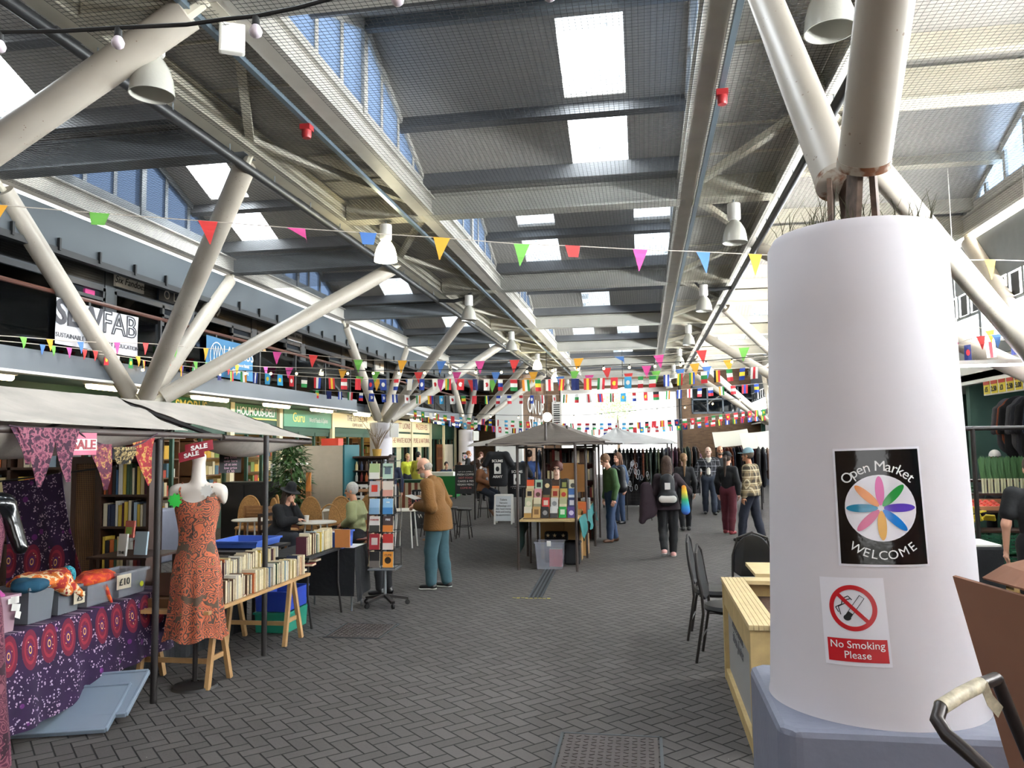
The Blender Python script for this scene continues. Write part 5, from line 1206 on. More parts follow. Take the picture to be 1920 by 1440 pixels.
# man in the green jumper with a rucksack
def backpack(lab, loc, face, m, s=1.0, straps=True, pouch=None, patch=None):
    r = empty('backpack', loc, face); r.scale = (s, s, s); tag(r, lab, 'backpack')
    sdf_obj('sack', [('c', (0, 0.08, -0.16), (0, 0.08, 0.12), 0.13, 0.12, (V3(0, 1, 0), 0.75)), ('c', (-0.06, 0.08, -0.17), (0.06, 0.08, -0.17), 0.11, 0.11)], m, r, 0.014, 0.04)
    if straps:
        for sx in (-1, 1): MB().path([(sx*0.08, 0.02, 0.16), (sx*0.11, -0.08, 0.22), (sx*0.12, -0.19, 0.15), (sx*0.13, -0.21, 0.02), (sx*0.14, -0.12, -0.12), (sx*0.12, 0.0, -0.18)], 0.018, 8).build('strap', m, r, smooth=True)
    if pouch: sdf_obj('pouch', [('c', (-0.09, 0.17, -0.18), (0.09, 0.17, -0.18), 0.06, 0.06, (V3(0, 1, 0), 0.7))], pouch, r, 0.012, 0.02)
    if patch: MB().box(-0.045, 0.045, 0.178, 0.186, -0.02, 0.09).build('patch', patch, r)
    return r
gl, gf = Vector((-0.66, 15.85)), -1.15
person('man in green jumper and blue jeans looking down at the middle bookstall', gl, gf, 1.72, green_knit, jean, (shoe_br,), 'fair', '#7a5a40', 'short', 0.012, 0.98, lean=0.03, headpitch=0.5, fl=(0.09, -0.08, 0.085), fr=(-0.09, 0.10, 0.085), loose=0.008)
backpack('black rucksack worn by the man in the green jumper', (gl.x+0.13*math.sin(-gf), gl.y+0.13*math.cos(gf), 1.24), gf, cloth('nylon_black', '#14161c', rough=0.6))
# woman walking away with a backpack
wl, wf = Vector((0.37, 13.75)), PI
person('woman with long wavy brown hair and dark coat walking away, black trousers', wl, wf, 1.68, cloth('dark_maroon', '#271a22'), blk, (mat('shoe_white_pink', '#d9a7a0', 0.6), sole_w), 'pale', '#3d281b', 'long', 0.012, 0.98, female=True, coat=0.12, loose=0.006,
       fl=(0.08, 0.20, 0.17), kl=(0.09, -0.04, 0.48), fr=(-0.08, -0.12, 0.085), el2=(-0.36, 0.0, 1.14), wr2=(-0.30, -0.18, 1.02))
backpack('black and white backpack on the woman walking away', (wl.x, wl.y-0.12, 1.17), PI, cloth('nylon_black', '#14161c', rough=0.6), 1.0, pouch=mat('pouch_white', '#d8d5d0', 0.7), patch=mat('pouch_white', '#d8d5d0', 0.7))
o = sdf_obj('coat', [('c', (0, 0, 0.25), (0.03, 0, -0.12), 0.10, 0.15, (V3(0, 1, 0), 0.7)), ('c', (0.03, 0, 0), (-0.08, 0, -0.3), 0.11, 0.06)], cloth('dark_maroon2', '#2a1a24'), None, 0.014, 0.05); o.location = (0.02, 13.66, 0.92); tag(o, 'dark maroon coat carried over the arm of the woman walking away', 'coat')
m = mat('rainbow_cloth', '#3a7fd0', 0.8); g = NG(m); N, Lk, b = nodes_of(m); v = g.tc('Object'); sx = N.new('ShaderNodeSeparateXYZ'); Lk.new(v, sx.inputs[0]); cr = N.new('ShaderNodeValToRGB')
for i, c in enumerate(('#3f4fb0', '#2a8fd0', '#37b06a', '#f0d040', '#e8803a')):
    e = cr.color_ramp.elements[i] if i < 2 else cr.color_ramp.elements.new(i/4); e.position = i/4; e.color = srgb(c)
Lk.new(g.m('ADD', g.m('MULTIPLY', sx.outputs[2], 2.0), 0.5), cr.inputs[0]); Lk.new(cr.outputs[0], b.inputs['Base Color'])
o = sdf_obj('rainbow_bag', [('c', (0, 0, 0.2), (0.02, 0, -0.18), 0.04, 0.075, (V3(0, 1, 0), 0.5))], m, None, 0.012, 0.02); o.location = (0.64, 13.55, 0.98); tag(o, 'rainbow coloured bag hanging at the side of the woman walking away', 'bag')
# group on the right
person('woman in black with a long fair ponytail walking away, behind the backpack woman', (0.86, 17.95), PI+0.1, 1.68, blk, blk, (shoe_b,), 'pale', '#8a6a48', 'pony', 0.014, 0.95, female=True, fl=(0.08, 0.12, 0.10), fr=(-0.08, -0.08, 0.085))
person('bald man in dark biker jacket carrying a helmet, walking towards the viewer', (1.72, 22.1), 0.0, 1.80, m_plaid('grey_check_jacket', '#17181c', '#2c2d33', '#8f9096', 7), jean_d, (shoe_b,), 'pale', None, 'bald', 0.016, 1.1, fl=(0.1, -0.12, 0.085), fr=(-0.1, 0.12, 0.09), loose=0.012, shirt=cloth('pale_shirt', '#d8d3c8'), el2=(-0.33, 0.05, 1.14), wr2=(-0.37, -0.03, 0.88))
def helmet(lab, loc, m):
    r = empty('motorcycle_helmet', loc); tag(r, lab, 'helmet')
    sdf_obj('shell', [('e', (0, 0, 0), (0.135, 0.16, 0.13)), ('c', (-0.05, -0.09, -0.07), (0.05, -0.09, -0.07), 0.06, 0.06), ('cut', (0, 0, -0.17), (0.1, 0.12, 0.10))], m, r, 0.012, 0.03)
    sdf_obj('visor', [('e', (0, -0.02, 0.0), (0.137, 0.162, 0.05))], mat('visor_black', '#08090a', 0.1), r, 0.012, 0.01)
gl_blk = mat('gloss_black', '#0d0e10', 0.15)
helmet('black motorcycle helmet hanging from the hand of the bald biker', (1.32, 22.0, 0.80), gl_blk)
person('bearded man with shaved head and dark jacket beside the biker, carrying a helmet', (2.10, 22.9), 0.05, 1.82, blk, jean_d, (shoe_b,), 'tan', '#4a3a30', 'bald', 0.016, 1.1, beard='#5a4a3c', fl=(0.1, 0.1, 0.085), fr=(-0.1, -0.1, 0.085), loose=0.012)
helmet('grey motorcycle helmet held in front of the bearded biker', (1.86, 22.75, 0.76), mat('helmet_grey', '#4a4c50', 0.3))
person('woman in black hoodie and burgundy trousers with a black cap, seen from behind', (1.74, 17.4), PI-0.5, 1.70, blk, burg, (shoe_r,), 'fair', '#3a2a20', 'pony', 0.014, 0.95, female=True, hat=('cap', blk), fl=(0.10, -0.05, 0.085), fr=(-0.09, 0.10, 0.085), loose=0.008)
plaid = m_plaid('brown_plaid_shirt', '#8b7a5c', '#3a3328', '#d0c4a4', 8.0)
person('man in plaid shirt and light blue cap, facing left beside the entrance column', (2.02, 16.0), -PI/2-0.55, 1.78, plaid, cloth('navy', '#1b2030'), (shoe_b,), 'tan', '#6a5a4c', 'short', 0.013, 1.02, hat=('cap', cloth('cap_blue', '#86a8b4')), coat=0.08, loose=0.012, fl=(0.10, -0.16, 0.085), fr=(-0.10, 0.16, 0.10))
person('woman in white top with dark hair, far beyond the ponytail woman', (1.95, 31.5), PI+0.3, 1.70, cloth('white_top', '#dcdbd8'), blk, (shoe_b,), 'pale', '#4a3426', 'long', 0.02, 0.95, female=True)
person('man in purple hoodie walking away near the far drainpipe', (2.35, 37.5), PI, 1.76, cloth('purple', '#4a2440'), jean_d, (shoe_b,), 'tan', '#2a2018', 'short', 0.022, 1.0)
person('person in white cap and blue striped top by the far clothes rails', (3.0, 33.0), PI/2, 1.70, cloth('blue_top', '#39465c'), blk, (shoe_b,), 'fair', '#4a3a2c', 'short', 0.022, 1.0, hat=('cap', white_m))
# by the fruit stall
person('man in black T-shirt bending by the fruit stall at the right edge', (3.60, 8.1), PI-0.2, 1.74, blk, cloth('charcoal', '#1b1c20'), (shoe_b,), 'fair', '#54463a', 'short', 0.012, 1.12, lean=0.06, sleeve=0.4, headpitch=0.25)
person('trader in white cap behind the fruit stall', (5.75, 14.3), -0.6, 1.70, cloth('grey_top', '#45484c'), blk, (shoe_b,), 'tan', '#6a5a4c', 'short', 0.016, 1.0, hat=('cap', white_m))
# behind the book spinner only the legs show
person('person in dark clothes standing behind the book spinner, only shoes and trousers showing', (-3.38, 10.05), -PI/2, 1.62, blk, blk, (shoe_b,), 'fair', '#3a2f28', 'short', 0.014, 0.8, fl=(0.07, -0.05, 0.085), fr=(-0.07, 0.03, 0.085), el=(0.2, 0.05, 1.14), el2=(-0.2, 0.05, 1.14))
# cafe guests
SEAT = dict(hip=0.50, kl=(0.12, -0.42, 0.50), kr=(-0.12, -0.42, 0.50), fl=(0.12, -0.42, 0.085), fr=(-0.12, -0.40, 0.085))
person('grey haired man in pale green jumper sitting at a cafe table', (-4.62, 12.4), -PI/2, 1.76, cloth('sage_knit', '#8f9268', bscale=60), cloth('charcoal', '#1b1c20'), (shoe_b,), 'tan', '#b9b6b0', 'short', 0.012, 1.08, lean=0.06, headpitch=0.15, hip=0.50, kl=(0.10, -0.44, 0.52), kr=(-0.10, -0.44, 0.54), fl=(0.08, -0.80, 0.16), fr=(-0.08, -0.62, 0.085), el=(0.27, 0.0, 0.78), wr=(0.06, -0.22, 0.66), el2=(-0.27, 0.0, 0.78), wr2=(-0.05, -0.24, 0.68), loose=0.012)
person('man in black hat and black coat slumped at a cafe table, hand to his face', (-5.90, 12.2), PI/2-0.25, 1.72, blk, cloth('grey_blue', '#2f333d'), (shoe_b,), 'fair', '#3a2c22', 'long', 0.012, 1.1, lean=0.14, headpitch=0.35, hat=('hat', blk), hip=0.50, kl=(0.12, -0.42, 0.50), kr=(-0.12, -0.42, 0.50), fl=(0.12, -0.36, 0.085), fr=(-0.12, -0.36, 0.085), el=(0.20, -0.28, 0.74), wr=(0.08, -0.26, 0.98), el2=(-0.22, -0.25, 0.76), wr2=(-0.06, -0.40, 0.78), coat=0.1, loose=0.015)
# traders and shoppers around the middle stalls
person('bookseller with curly auburn hair and glasses sitting behind the paperback display', (-1.56, 14.2), 0.1, 1.72, cloth('grey_top', '#45484c'), blk, (shoe_b,), 'pale', '#5a2f24', 'curly', 0.013, 1.0, glasses=True, **SEAT).location.z = 0.30
person('man in tan jacket and jeans sitting on a bar stool left of the middle stall', (-4.28, 21.0), 1.1, 1.74, cloth('tan_jacket', '#7a4e2e'), jean_d, (shoe_br,), 'fair', '#3a2a20', 'short', 0.015, 1.0, hip=0.78, kl=(0.12, -0.36, 0.66), kr=(-0.12, -0.38, 0.62), fl=(0.12, -0.38, 0.30), fr=(-0.12, -0.34, 0.28), coat=0.08, loose=0.01, el=(0.26, -0.02, 1.02), wr=(0.08, -0.26, 0.92), el2=(-0.26, -0.02, 1.02), wr2=(-0.06, -0.28, 0.92), shirt=m_plaid('blue_check', '#b0b4bd', '#4a5468', '#20242c', 12))
person('woman with long auburn hair, brown jacket and white blouse, hands to her face', (-5.7, 27.5), 0.3, 1.70, cloth('brown_jacket', '#4a3428'), blk, (shoe_b,), 'pale', '#6a3a26', 'long', 0.018, 0.95, female=True, coat=0.1, shirt=cloth('white_top', '#dcdbd8'), el=(0.34, -0.05, 1.36), wr=(0.14, -0.12, 1.50), el2=(-0.34, -0.05, 1.36), wr2=(-0.14, -0.12, 1.50))
person('woman in yellow hi-vis waistcoat by the far shop windows', (-8.3, 27.2), 0.6, 1.68, mat('hi_vis_yellow', '#c9d23a', 0.7), jean_d, (shoe_b,), 'fair', '#b09468', 'short', 0.02, 1.0, female=True, loose=0.01)
person('person in dark coat and yellow sleeves seen from behind near the far shop windows', (-7.75, 26.6), PI-0.5, 1.74, mat('hi_vis_yellow_dim', '#a9a83a', 0.7), blk, (shoe_b,), 'fair', '#1c1614', 'short', 0.02, 1.0, coat=0.2, el2=(-0.34, -0.05, 1.2), wr2=(-0.36, -0.2, 1.05))
person('ginger haired person in black beside the farthest left column', (-7.3, 32.6), PI/2, 1.72, blk, blk, (shoe_b,), 'fair', '#a0623a', 'short', 0.022, 1.0)
person('person in dark jacket sitting at the far tables, left of the farthest column', (-7.9, 31.2), 0.5, 1.72, cloth('dark_blue', '#1f2a44'), blk, (shoe_b,), 'fair', '#2c221c', 'short', 0.022, 1.0, **SEAT)
person('person in brown sitting at the far tables, nearer the farthest column', (-7.3, 31.0), 0.9, 1.70, cloth('brown_jacket', '#4a3428'), blk, (shoe_b,), 'tan', '#5a3a26', 'long', 0.022, 1.0, **SEAT)
person('man in blue shirt browsing at the back of the middle stall', (-3.15, 21.8), PI, 1.78, cloth('blue_shirt', '#3c5690'), jean_d, (shoe_b,), 'tan', '#3a2a20', 'short', 0.018, 1.02)
person('man with bare arms behind the blue shirted man', (-2.75, 23.5), PI/2, 1.78, cloth('grey_top', '#45484c'), jean_d, (shoe_b,), 'tan', '#2a1e18', 'short', 0.02, 1.0, sleeve=0.4)
person('blonde woman in black behind the middle bookstall', (-2.15, 19.6), PI+0.3, 1.68, blk, blk, (shoe_b,), 'pale', '#d8c490', 'curly', 0.016, 0.98, female=True)
person('woman in denim jacket behind the green jumper man', (-0.62, 19.5), -0.8, 1.70, cloth('denim_jacket', '#4a5c78'), jean, (shoe_b,), 'fair', '#6a4a34', 'long', 0.018, 0.98, female=True)
person('person in brown coat browsing at the far end of the middle stall', (-1.5, 20.6), PI-0.3, 1.64, cloth('khaki_coat', '#4a4234'), blk, (shoe_b,), 'tan', '#3a2c22', 'short', 0.018, 1.0, coat=0.2)
person('staff member with a black cap and dark patterned top at the cafe counter', (-6.0, 18.3), 0.3, 1.72, cloth('dark_blue', '#1f2a44'), blk, (shoe_b,), 'fair', '#1c1614', 'short', 0.016, 1.0)

# ------------------------------------------------------------------ left-hand stall: frame and canopies
canvas = mat('grey_canvas', '#b3aba1', 0.85, noise=0.16, nscale=2.5, bump=0.5, bscale=9)
pole_m = mat('stall_pole', '#231f1e', 0.5); pole_br = mat('stall_pole_brown', '#3b302c', 0.5)
rs = random.Random(21)
def wr(x, y): return 0.012*math.sin(7*x+3*y)+0.009*math.sin(13*y-5*x)+0.006*math.sin(23*x+17*y)
r = STL = empty('market_stall', (-4.7, 6.0, 0)); tag(r, 'left-hand market stall with black steel poles and two grey canvas canopies', 'stall')
for x, y in ((-3.71, 5.61), (-3.52, 7.0), (-5.75, 5.61), (-5.75, 8.3), (-3.72, 2.9), (-5.75, 2.9)):
    MB().tube((x+4.7, y-6.0, 0), (x+4.7, y-6.0, 2.03), 0.026, 0.026, 10).build('post', pole_m, r, smooth=True)
for (p, q, m) in (((-3.68, 2.8, 2.05), (-3.68, 6.45, 2.02), pole_br), ((-3.68, 6.5, 2.01), (-3.68, 8.36, 1.975), pole_br), ((-5.75, 2.8, 2.05), (-5.75, 8.4, 2.03), pole_m), ((-4.7, 2.8, 2.36), (-4.7, 8.36, 2.35), pole_m), ((-3.70, 5.61, 1.99), (-5.75, 5.61, 1.99), pole_m), ((-3.72, 2.9, 2.0), (-5.75, 2.9, 2.0), pole_m)):
    MB().tube(Vector(p)-Vector((4.7*-1*-1*-1, 6.0, 0)) if False else Vector((p[0]+4.7, p[1]-6.0, p[2])), Vector((q[0]+4.7, q[1]-6.0, q[2])), 0.024, 0.024, 10).build('rail', m, r, smooth=True)
for y in (5.61, 6.48, 8.36): MB().tube((0, y-6.0, 2.35), (1.02, y-6.0, 2.0), 0.02, 0.02, 8).tube((0, y-6.0, 2.35), (-1.05, y-6.0, 2.03), 0.02, 0.02, 8).build('rafter', pole_m, r, smooth=True)
def canopy(lab, y0, y1, ye1, front_x, zr, ze0, ze1, flap):
    r = empty('canopy', (0, y0-6.0, 0)); r.parent = STL; r['label'] = lab
    n, k = 26, 14
    def row(xa, za, t): return None
    P = []
    for j in range(k+1):
        t = j/k; yy1 = y1+(ye1-y1)*t; R = []
        for i in range(n+1):
            u = i/n; y = y0+(yy1-y0)*u; x = -4.7+(front_x+4.7)*t; z = zr+(ze0+(ze1-ze0)*u-zr)*t
            z += 0.035-0.07*math.sin(PI*t)*0.5*(0.6+0.4*math.sin(PI*u))+wr(x, y)*math.sin(PI*min(1, t*1.2+0.05))
            R.append((x+4.7, y-y0, z))
        P.append(R)
    MB().sheet(P, -0.004).build('front_slope', canvas, r, smooth=True)
    P = [[(-1.08*j/8, (y1-y0)*i/n, zr+0.03-0.33*j/8-0.02*math.sin(PI*j/8)+wr(j*.2, i*.2)*0.5) for i in range(n+1)] for j in range(9)]
    MB().sheet(P, 0.004).build('back_slope', canvas, r, smooth=True)
    if flap:
        P = [[(front_x+4.7-0.02-0.30*j/5, (ye1-y0)*i/n, (ze0+(ze1-ze0)*i/n)-0.03-flap*math.sin(PI*min(1, (0.08+0.92*i/n)))*math.sin(PI*0.5*j/5)) for i in range(n+1)] for j in range(6)]
        MB().sheet(P, 0.003).build('sagging_hem', canvas, r, smooth=True)
canopy('grey canvas stall canopy nearest the left edge of the view', 2.8, 6.46, 5.92, -3.66, 2.36, 2.07, 2.03, 0.16)
canopy('grey canvas stall canopy over the secondhand book tables', 6.50, 8.36, 8.38, -3.66, 2.35, 2.03, 1.985, 0.15)

# ---- batik cloth, scarf table
def m_batik(name, ax, med=None, per=0.175):
    m = mat(name, '#26183a', 0.9); g = NG(m); N, Lk, b = nodes_of(m); v = g.tc('Object'); sx = N.new('ShaderNodeSeparateXYZ'); Lk.new(v, sx.inputs[0]); u = sx.outputs[ax]; z = sx.outputs[2]
    cb = N.new('ShaderNodeCombineXYZ'); Lk.new(u, cb.inputs[0]); Lk.new(z, cb.inputs[1]); P = cb.outputs[0]
    n = g.tex('Noise', P, Scale=9.0, Detail=3); base = g.mix(n.outputs[0], srgb('#130d24'), srgb('#361645'))
    vo = g.tex('Voronoi', P, Scale=17.0); d = vo.outputs['Distance']
    petal = g.tex('Voronoi', P, Scale=52.0)
    fl = g.m('MULTIPLY', g.m('LESS_THAN', d, 0.52), g.m('LESS_THAN', petal.outputs['Distance'], 0.36))
    wn = g.tex('Noise', P, Scale=6.0); c = g.mix(fl, base, g.mix(wn.outputs[0], srgb('#b98fa6'), srgb('#b0aabb')))
    v2 = g.tex('Voronoi', P, Scale=8.0); c = g.mix(g.m('MULTIPLY', g.m('LESS_THAN', v2.outputs['Distance'], 0.20), 0.8), c, srgb('#6a2470'))
    if med:
        z0, hh = med
        uu = g.m('SUBTRACT', g.m('FRACT', g.m('DIVIDE', u, per)), 0.5); du = g.m('MULTIPLY', uu, per/0.072); dz = g.m('DIVIDE', g.m('SUBTRACT', z, z0), hh)
        rr = g.m('SQRT', g.m('ADD', g.m('MULTIPLY', du, du), g.m('MULTIPLY', dz, dz)))
        c = g.mix(g.m('LESS_THAN', rr, 1.0), c, srgb('#6a1630'))
        c = g.mix(g.m('MULTIPLY', g.m('LESS_THAN', rr, 0.72), g.m('GREATER_THAN', rr, 0.55)), c, srgb('#8e2434'))
        c = g.mix(g.m('LESS_THAN', rr, 0.34), c, srgb('#4b1f55'))
        c = g.mix(g.m('MULTIPLY', g.m('LESS_THAN', rr, 0.20), g.m('GREATER_THAN', rr, 0.13)), c, srgb('#e0b060'))
        pt = g.m('MULTIPLY', g.m('LESS_THAN', g.m('ABSOLUTE', g.m('SUBTRACT', rr, 0.46)), 0.06), g.m('LESS_THAN', petal.outputs['Distance'], 0.22)); c = g.mix(pt, c, srgb('#e8c890'))
    Lk.new(c, b.inputs['Base Color']); return m
batik = m_batik('purple_batik', 1, (0.60, 0.13)); batik_x = m_batik('purple_batik_hanging', 0, (-0.50, 0.14), 0.24)
r = empty('scarf_table', (-4.43, 5.35, 0)); tag(r, 'folding table under the purple cloth at the left stall', 'table')
MB().box(-0.36, 0.36, -1.05, 0.95, 0.70, 0.73).build('tabletop', mat('table_board', '#6b5238', 0.7), r)
for x in (-0.32, 0.32):
    for y in (-0.98, 0.88): MB().tube((x, y, 0), (x, y, 0.70), 0.016, 0.016, 8).build('leg', pole_m, r)
n = 60; P = []
for j in range(12):
    t = j/11; R = []
    for i in range(n+1):
        y = -1.1+2.1*i/n; f = math.sin(y*17)*0.5+math.sin(y*29+1)*0.3
        if j < 4: R.append((-0.37+0.76*j/3.0, y, 0.735))
        else:
            tt = (j-3)/8; hem = 0.12+0.10*(i/n)+0.04*math.sin(y*3)
            R.append((0.385+0.03*tt*f+0.05*tt, y, 0.735-(0.735-hem)*tt))
    P.append(R)
o = MB().sheet(P, -0.003).build('table_cloth', batik, None, smooth=True); o.location = (-4.43, 5.35, 0.002); tag(o, 'purple batik cloth with red medallions draped over the scarf table', 'cloth')
# hanging throw behind the table
P = []
for j in range(13):
    t = j/12; R = []
    for i in range(25):
        u = i/24; a = Vector((-5.36, 5.92, 1.66)).lerp(Vector((-4.80, 5.92, 1.735)), u); c = Vector((-5.27, 5.9, 0.78)).lerp(Vector((-4.52, 5.85, 0.90)), u)
        p = a.lerp(c, t); p.z -= 0.02*math.sin(PI*u)*(1-t); p.x += 0.05*math.sin(PI*t)*(-1 if u > .5 else 1)*abs(u-.5); p.y += 0.02*math.sin(u*16)*t; R.append(p-Vector((-4.9, 5.9, 1.5)))
    P.append(R)
o = MB().sheet(P, 0.003).build('hanging_throw', batik_x, None, smooth=True); o.location = (-4.9, 5.9, 1.5); tag(o, 'purple batik throw with red medallions hung up behind the scarf boxes', 'throw')
o = MB().path([(-5.75, 5.93, 1.62), (-4.3, 5.93, 1.78)], 0.008, 6).build('rail', pole_m); tag(o, 'thin rail the purple throw hangs from', 'rail')
# tubs and clear boxes
def m_clear(name, c, a): 
    m = mat(name, c, 0.25, alpha=a); return m
tub_grey = m_clear('grey_plastic', '#7f858c', 0.82); clear_p = m_clear('clear_plastic', '#b9bdc6', 0.40); lid_p = m_clear('frosted_lid_plastic', '#9fb0c2', 0.62); pink_p = m_clear('pink_clear_plastic', '#c9a7b5', 0.7)
def tub(lab, loc, sx, sy, h, m, rz=0.0, taper=0.88, name='storage_box', lidded=False):
    r = empty(name, loc, rz); tag(r, lab, 'box')
    b = MB(); pr = []
    def ring(f, z, e=0.0): return [(-sx*f/2-e, -sy*f/2-e, z), (sx*f/2+e, -sy*f/2-e, z), (sx*f/2+e, sy*f/2+e, z), (-sx*f/2-e, sy*f/2+e, z)]
    R = [ring(taper, 0.003), ring(1.0, h), ring(1.0, h, -0.006), ring(taper, 0.008, -0.006)]
    vs = [p for q in R for p in q]; fs = [(3, 2, 1, 0), (12, 13, 14, 15)]
    for k in range(3):
        for i in range(4): fs.append((k*4+i, k*4+(i+1) % 4, (k+1)*4+(i+1) % 4, (k+1)*4+i))
    b.add(vs, fs).build('shell', m, r)
    q = MB(); R = [ring(1.0, h-0.02, 0.004), ring(1.0, h-0.02, 0.014), ring(1.0, h, 0.014), ring(1.0, h, 0.0)]
    q.add([p for w in R for p in w], [(k*4+i, k*4+(i+1) % 4, ((k+1) % 4)*4+(i+1) % 4, ((k+1) % 4)*4+i) for k in range(4) for i in range(4)]).build('rim', m, r)
    return r
TZ = 0.742
tub('tall clear tub with pink cloth at the left end of the scarf table', (-4.2, 4.55, TZ), 0.26, 0.22, 0.24, pink_p)
tub('grey plastic tub under the blue scarves', (-4.23, 4.92, TZ), 0.24, 0.24, 0.25, tub_grey)
tub('second grey plastic tub, right of the first, under the floral scarf', (-4.23, 5.20, TZ), 0.22, 0.22, 0.19, tub_grey)
tub('clear storage box with a silver button, left of the price card', (-4.23, 5.52, TZ), 0.26, 0.32, 0.165, clear_p)
tub('clear storage box with a round yellow sticker', (-4.23, 5.90, TZ), 0.26, 0.36, 0.20, clear_p)
o = MB().lathe([(0.001, 0), (0.022, 0.0), (0.022, 0.004), (0.001, 0.005)], M=T(-4.085, 5.98, 0.82, 0, PI/2, 0), n=18).build('sticker', mat('sticker_yellow', '#d8e03a', 0.4)); tag(o, 'round yellow sticker on the clear storage box', 'sticker')
def heap(lab, c, rx, ry, rz_, m, seed, n=9, h=0.014, drop=None):
    q = random.Random(seed); P = [('e', (0, 0, 0), (rx, ry, rz_))]
    for i in range(n):
        a = q.uniform(0, 2*PI); d = q.uniform(0.3, 0.9); P.append(('c', (rx*d*math.cos(a), ry*d*math.sin(a), rz_*q.uniform(0.1, 0.7)), (rx*d*math.cos(a+1.2), ry*d*math.sin(a+1.2), rz_*q.uniform(0.2, 0.9)), 0.03, 0.022))
    for p in (drop or []): P.append(p)
    o = sdf_obj('scarf', P, m, None, h, 0.03); o.location = c; tag(o, lab, 'scarf'); return o
def m_floral(name, c1, c2, c3, sc=14.0):
    m = mat(name, c1, 0.85); g = NG(m); N, Lk, b = nodes_of(m); v = g.tc('Object'); n = g.tex('Noise', v, Scale=sc, Detail=4); n2 = g.tex('Voronoi', v, Scale=sc*1.3)
    cr = N.new('ShaderNodeValToRGB'); cr.color_ramp.interpolation = 'CONSTANT'
    for i, (p, c) in enumerate(((0.0, c1), (0.47, c2), (0.56, c3), (0.64, c1))):
        e = cr.color_ramp.elements[i] if i < 2 else cr.color_ramp.elements.new(p); e.position = p; e.color = srgb(c)
    Lk.new(n.outputs[0], cr.inputs[0]); c = g.mix(g.m('LESS_THAN', n2.outputs['Distance'], 0.18), cr.outputs[0], srgb(c3)); Lk.new(c, b.inputs['Base Color']); return m
heap('crumpled red, orange and cream floral scarf spilling over the tubs', (-4.25, 5.06, 0.99), 0.17, 0.24, 0.06, m_floral('floral_red', '#9c2420', '#d0702a', '#e4cfa8'), 1, 12, drop=[('c', (0.1, 0.1, 0), (0.17, 0.22, -0.13), 0.05, 0.02), ('c', (0.12, 0.0, 0), (0.16, 0.08, -0.08), 0.05, 0.04)])
heap('teal blue scarves bundled in the grey tub', (-4.17, 4.88, 0.985), 0.09, 0.13, 0.045, cloth('teal_scarf', '#134a63'), 2)
heap('pink scarf in the tall clear tub', (-4.2, 4.55, 0.975), 0.11, 0.09, 0.04, cloth('pink_scarf', '#b0488f'), 3)
heap('red and orange scarves heaped in the clear boxes', (-4.25, 5.62, 0.91), 0.12, 0.22, 0.05, m_floral('floral_orange', '#b02e1e', '#d5601f', '#c83a2a'), 4, 12, drop=[('c', (0.12, -0.05, 0), (0.165, 0.0, -0.18), 0.022, 0.012)])
heap('small turquoise beaded bag standing behind the clear box', (-4.3, 5.42, 0.97), 0.04, 0.05, 0.07, m_floral('beads_turquoise', '#2b8fa3', '#4fc0cf', '#1d5f70', 60), 5, 2)
def card(lab, c, w, h, txt, rot, m, lm, s, name='price_card', nl=None):
    r = empty(name, c, rot=rot); tag(r, lab, 'card')
    MB().sheet([[(-w/2+w*i/6, 0.004*math.sin(i), -h/2+h*j/4) for i in range(7)] for j in range(5)], -0.002).build('card', m, r)
    for k, (t, z) in enumerate(txt): letters(MB(), t, frame_mat(Vector((0, -0.008, z)), (1, 0, 0), (0, 0, 1)), s).build('lettering', lm, r)
    return r
kraft = mat('kraft_card', '#c9bda6', 0.8)
card('handwritten £10 price card hanging on the clear boxes', (-4.06, 5.72, 0.88), 0.15, 0.11, [('\u00a310', -0.025)], (0, 0, PI/2-0.1), kraft, ink, 0.075)
card('small handwritten card tucked under the floral scarf', (-4.09, 5.26, 0.84), 0.10, 0.08, [('\u00a35', -0.02)], (0, 0, PI/2-0.1), kraft, ink, 0.05)
for k in range(3): card('white paper tag hanging from the tall clear tub, %s from the top' % _ORD[k], (-4.05, 4.6+0.02*k, 0.95-0.05*k), 0.07, 0.045, [], (0, 0.2*k, PI/2+0.3*k-0.3), papers, ink, 0.03, 'paper_tag')
# lids leaning on the floor in front
for k, (c, rx, ry, lab) in enumerate((((-3.99, 5.06, 0.115), 0.42, -0.12, 'large frosted plastic box lid lying on the floor in front of the scarf table'), ((-3.95, 5.21, 0.165), 0.42, -0.16, 'second frosted lid tucked behind the large one'))):
    r = empty('box_lid', c, rot=(rx, ry*0.3, 0.22)); tag(r, lab, 'lid')
    w, d = 0.34, 0.22
    MB().box(-w, w, -d, d, 0, 0.006).build('panel', lid_p, r); q = MB()
    for a, b2 in (((-w, -d), (w, -d)), ((w, -d), (w, d)), ((w, d), (-w, d)), ((-w, d), (-w, -d))): q.bar((a[0], a[1], 0.0), (b2[0], b2[1], 0.0), 0.022, 0.035)
    q.build('rim', lid_p, r, bevel=0.006)
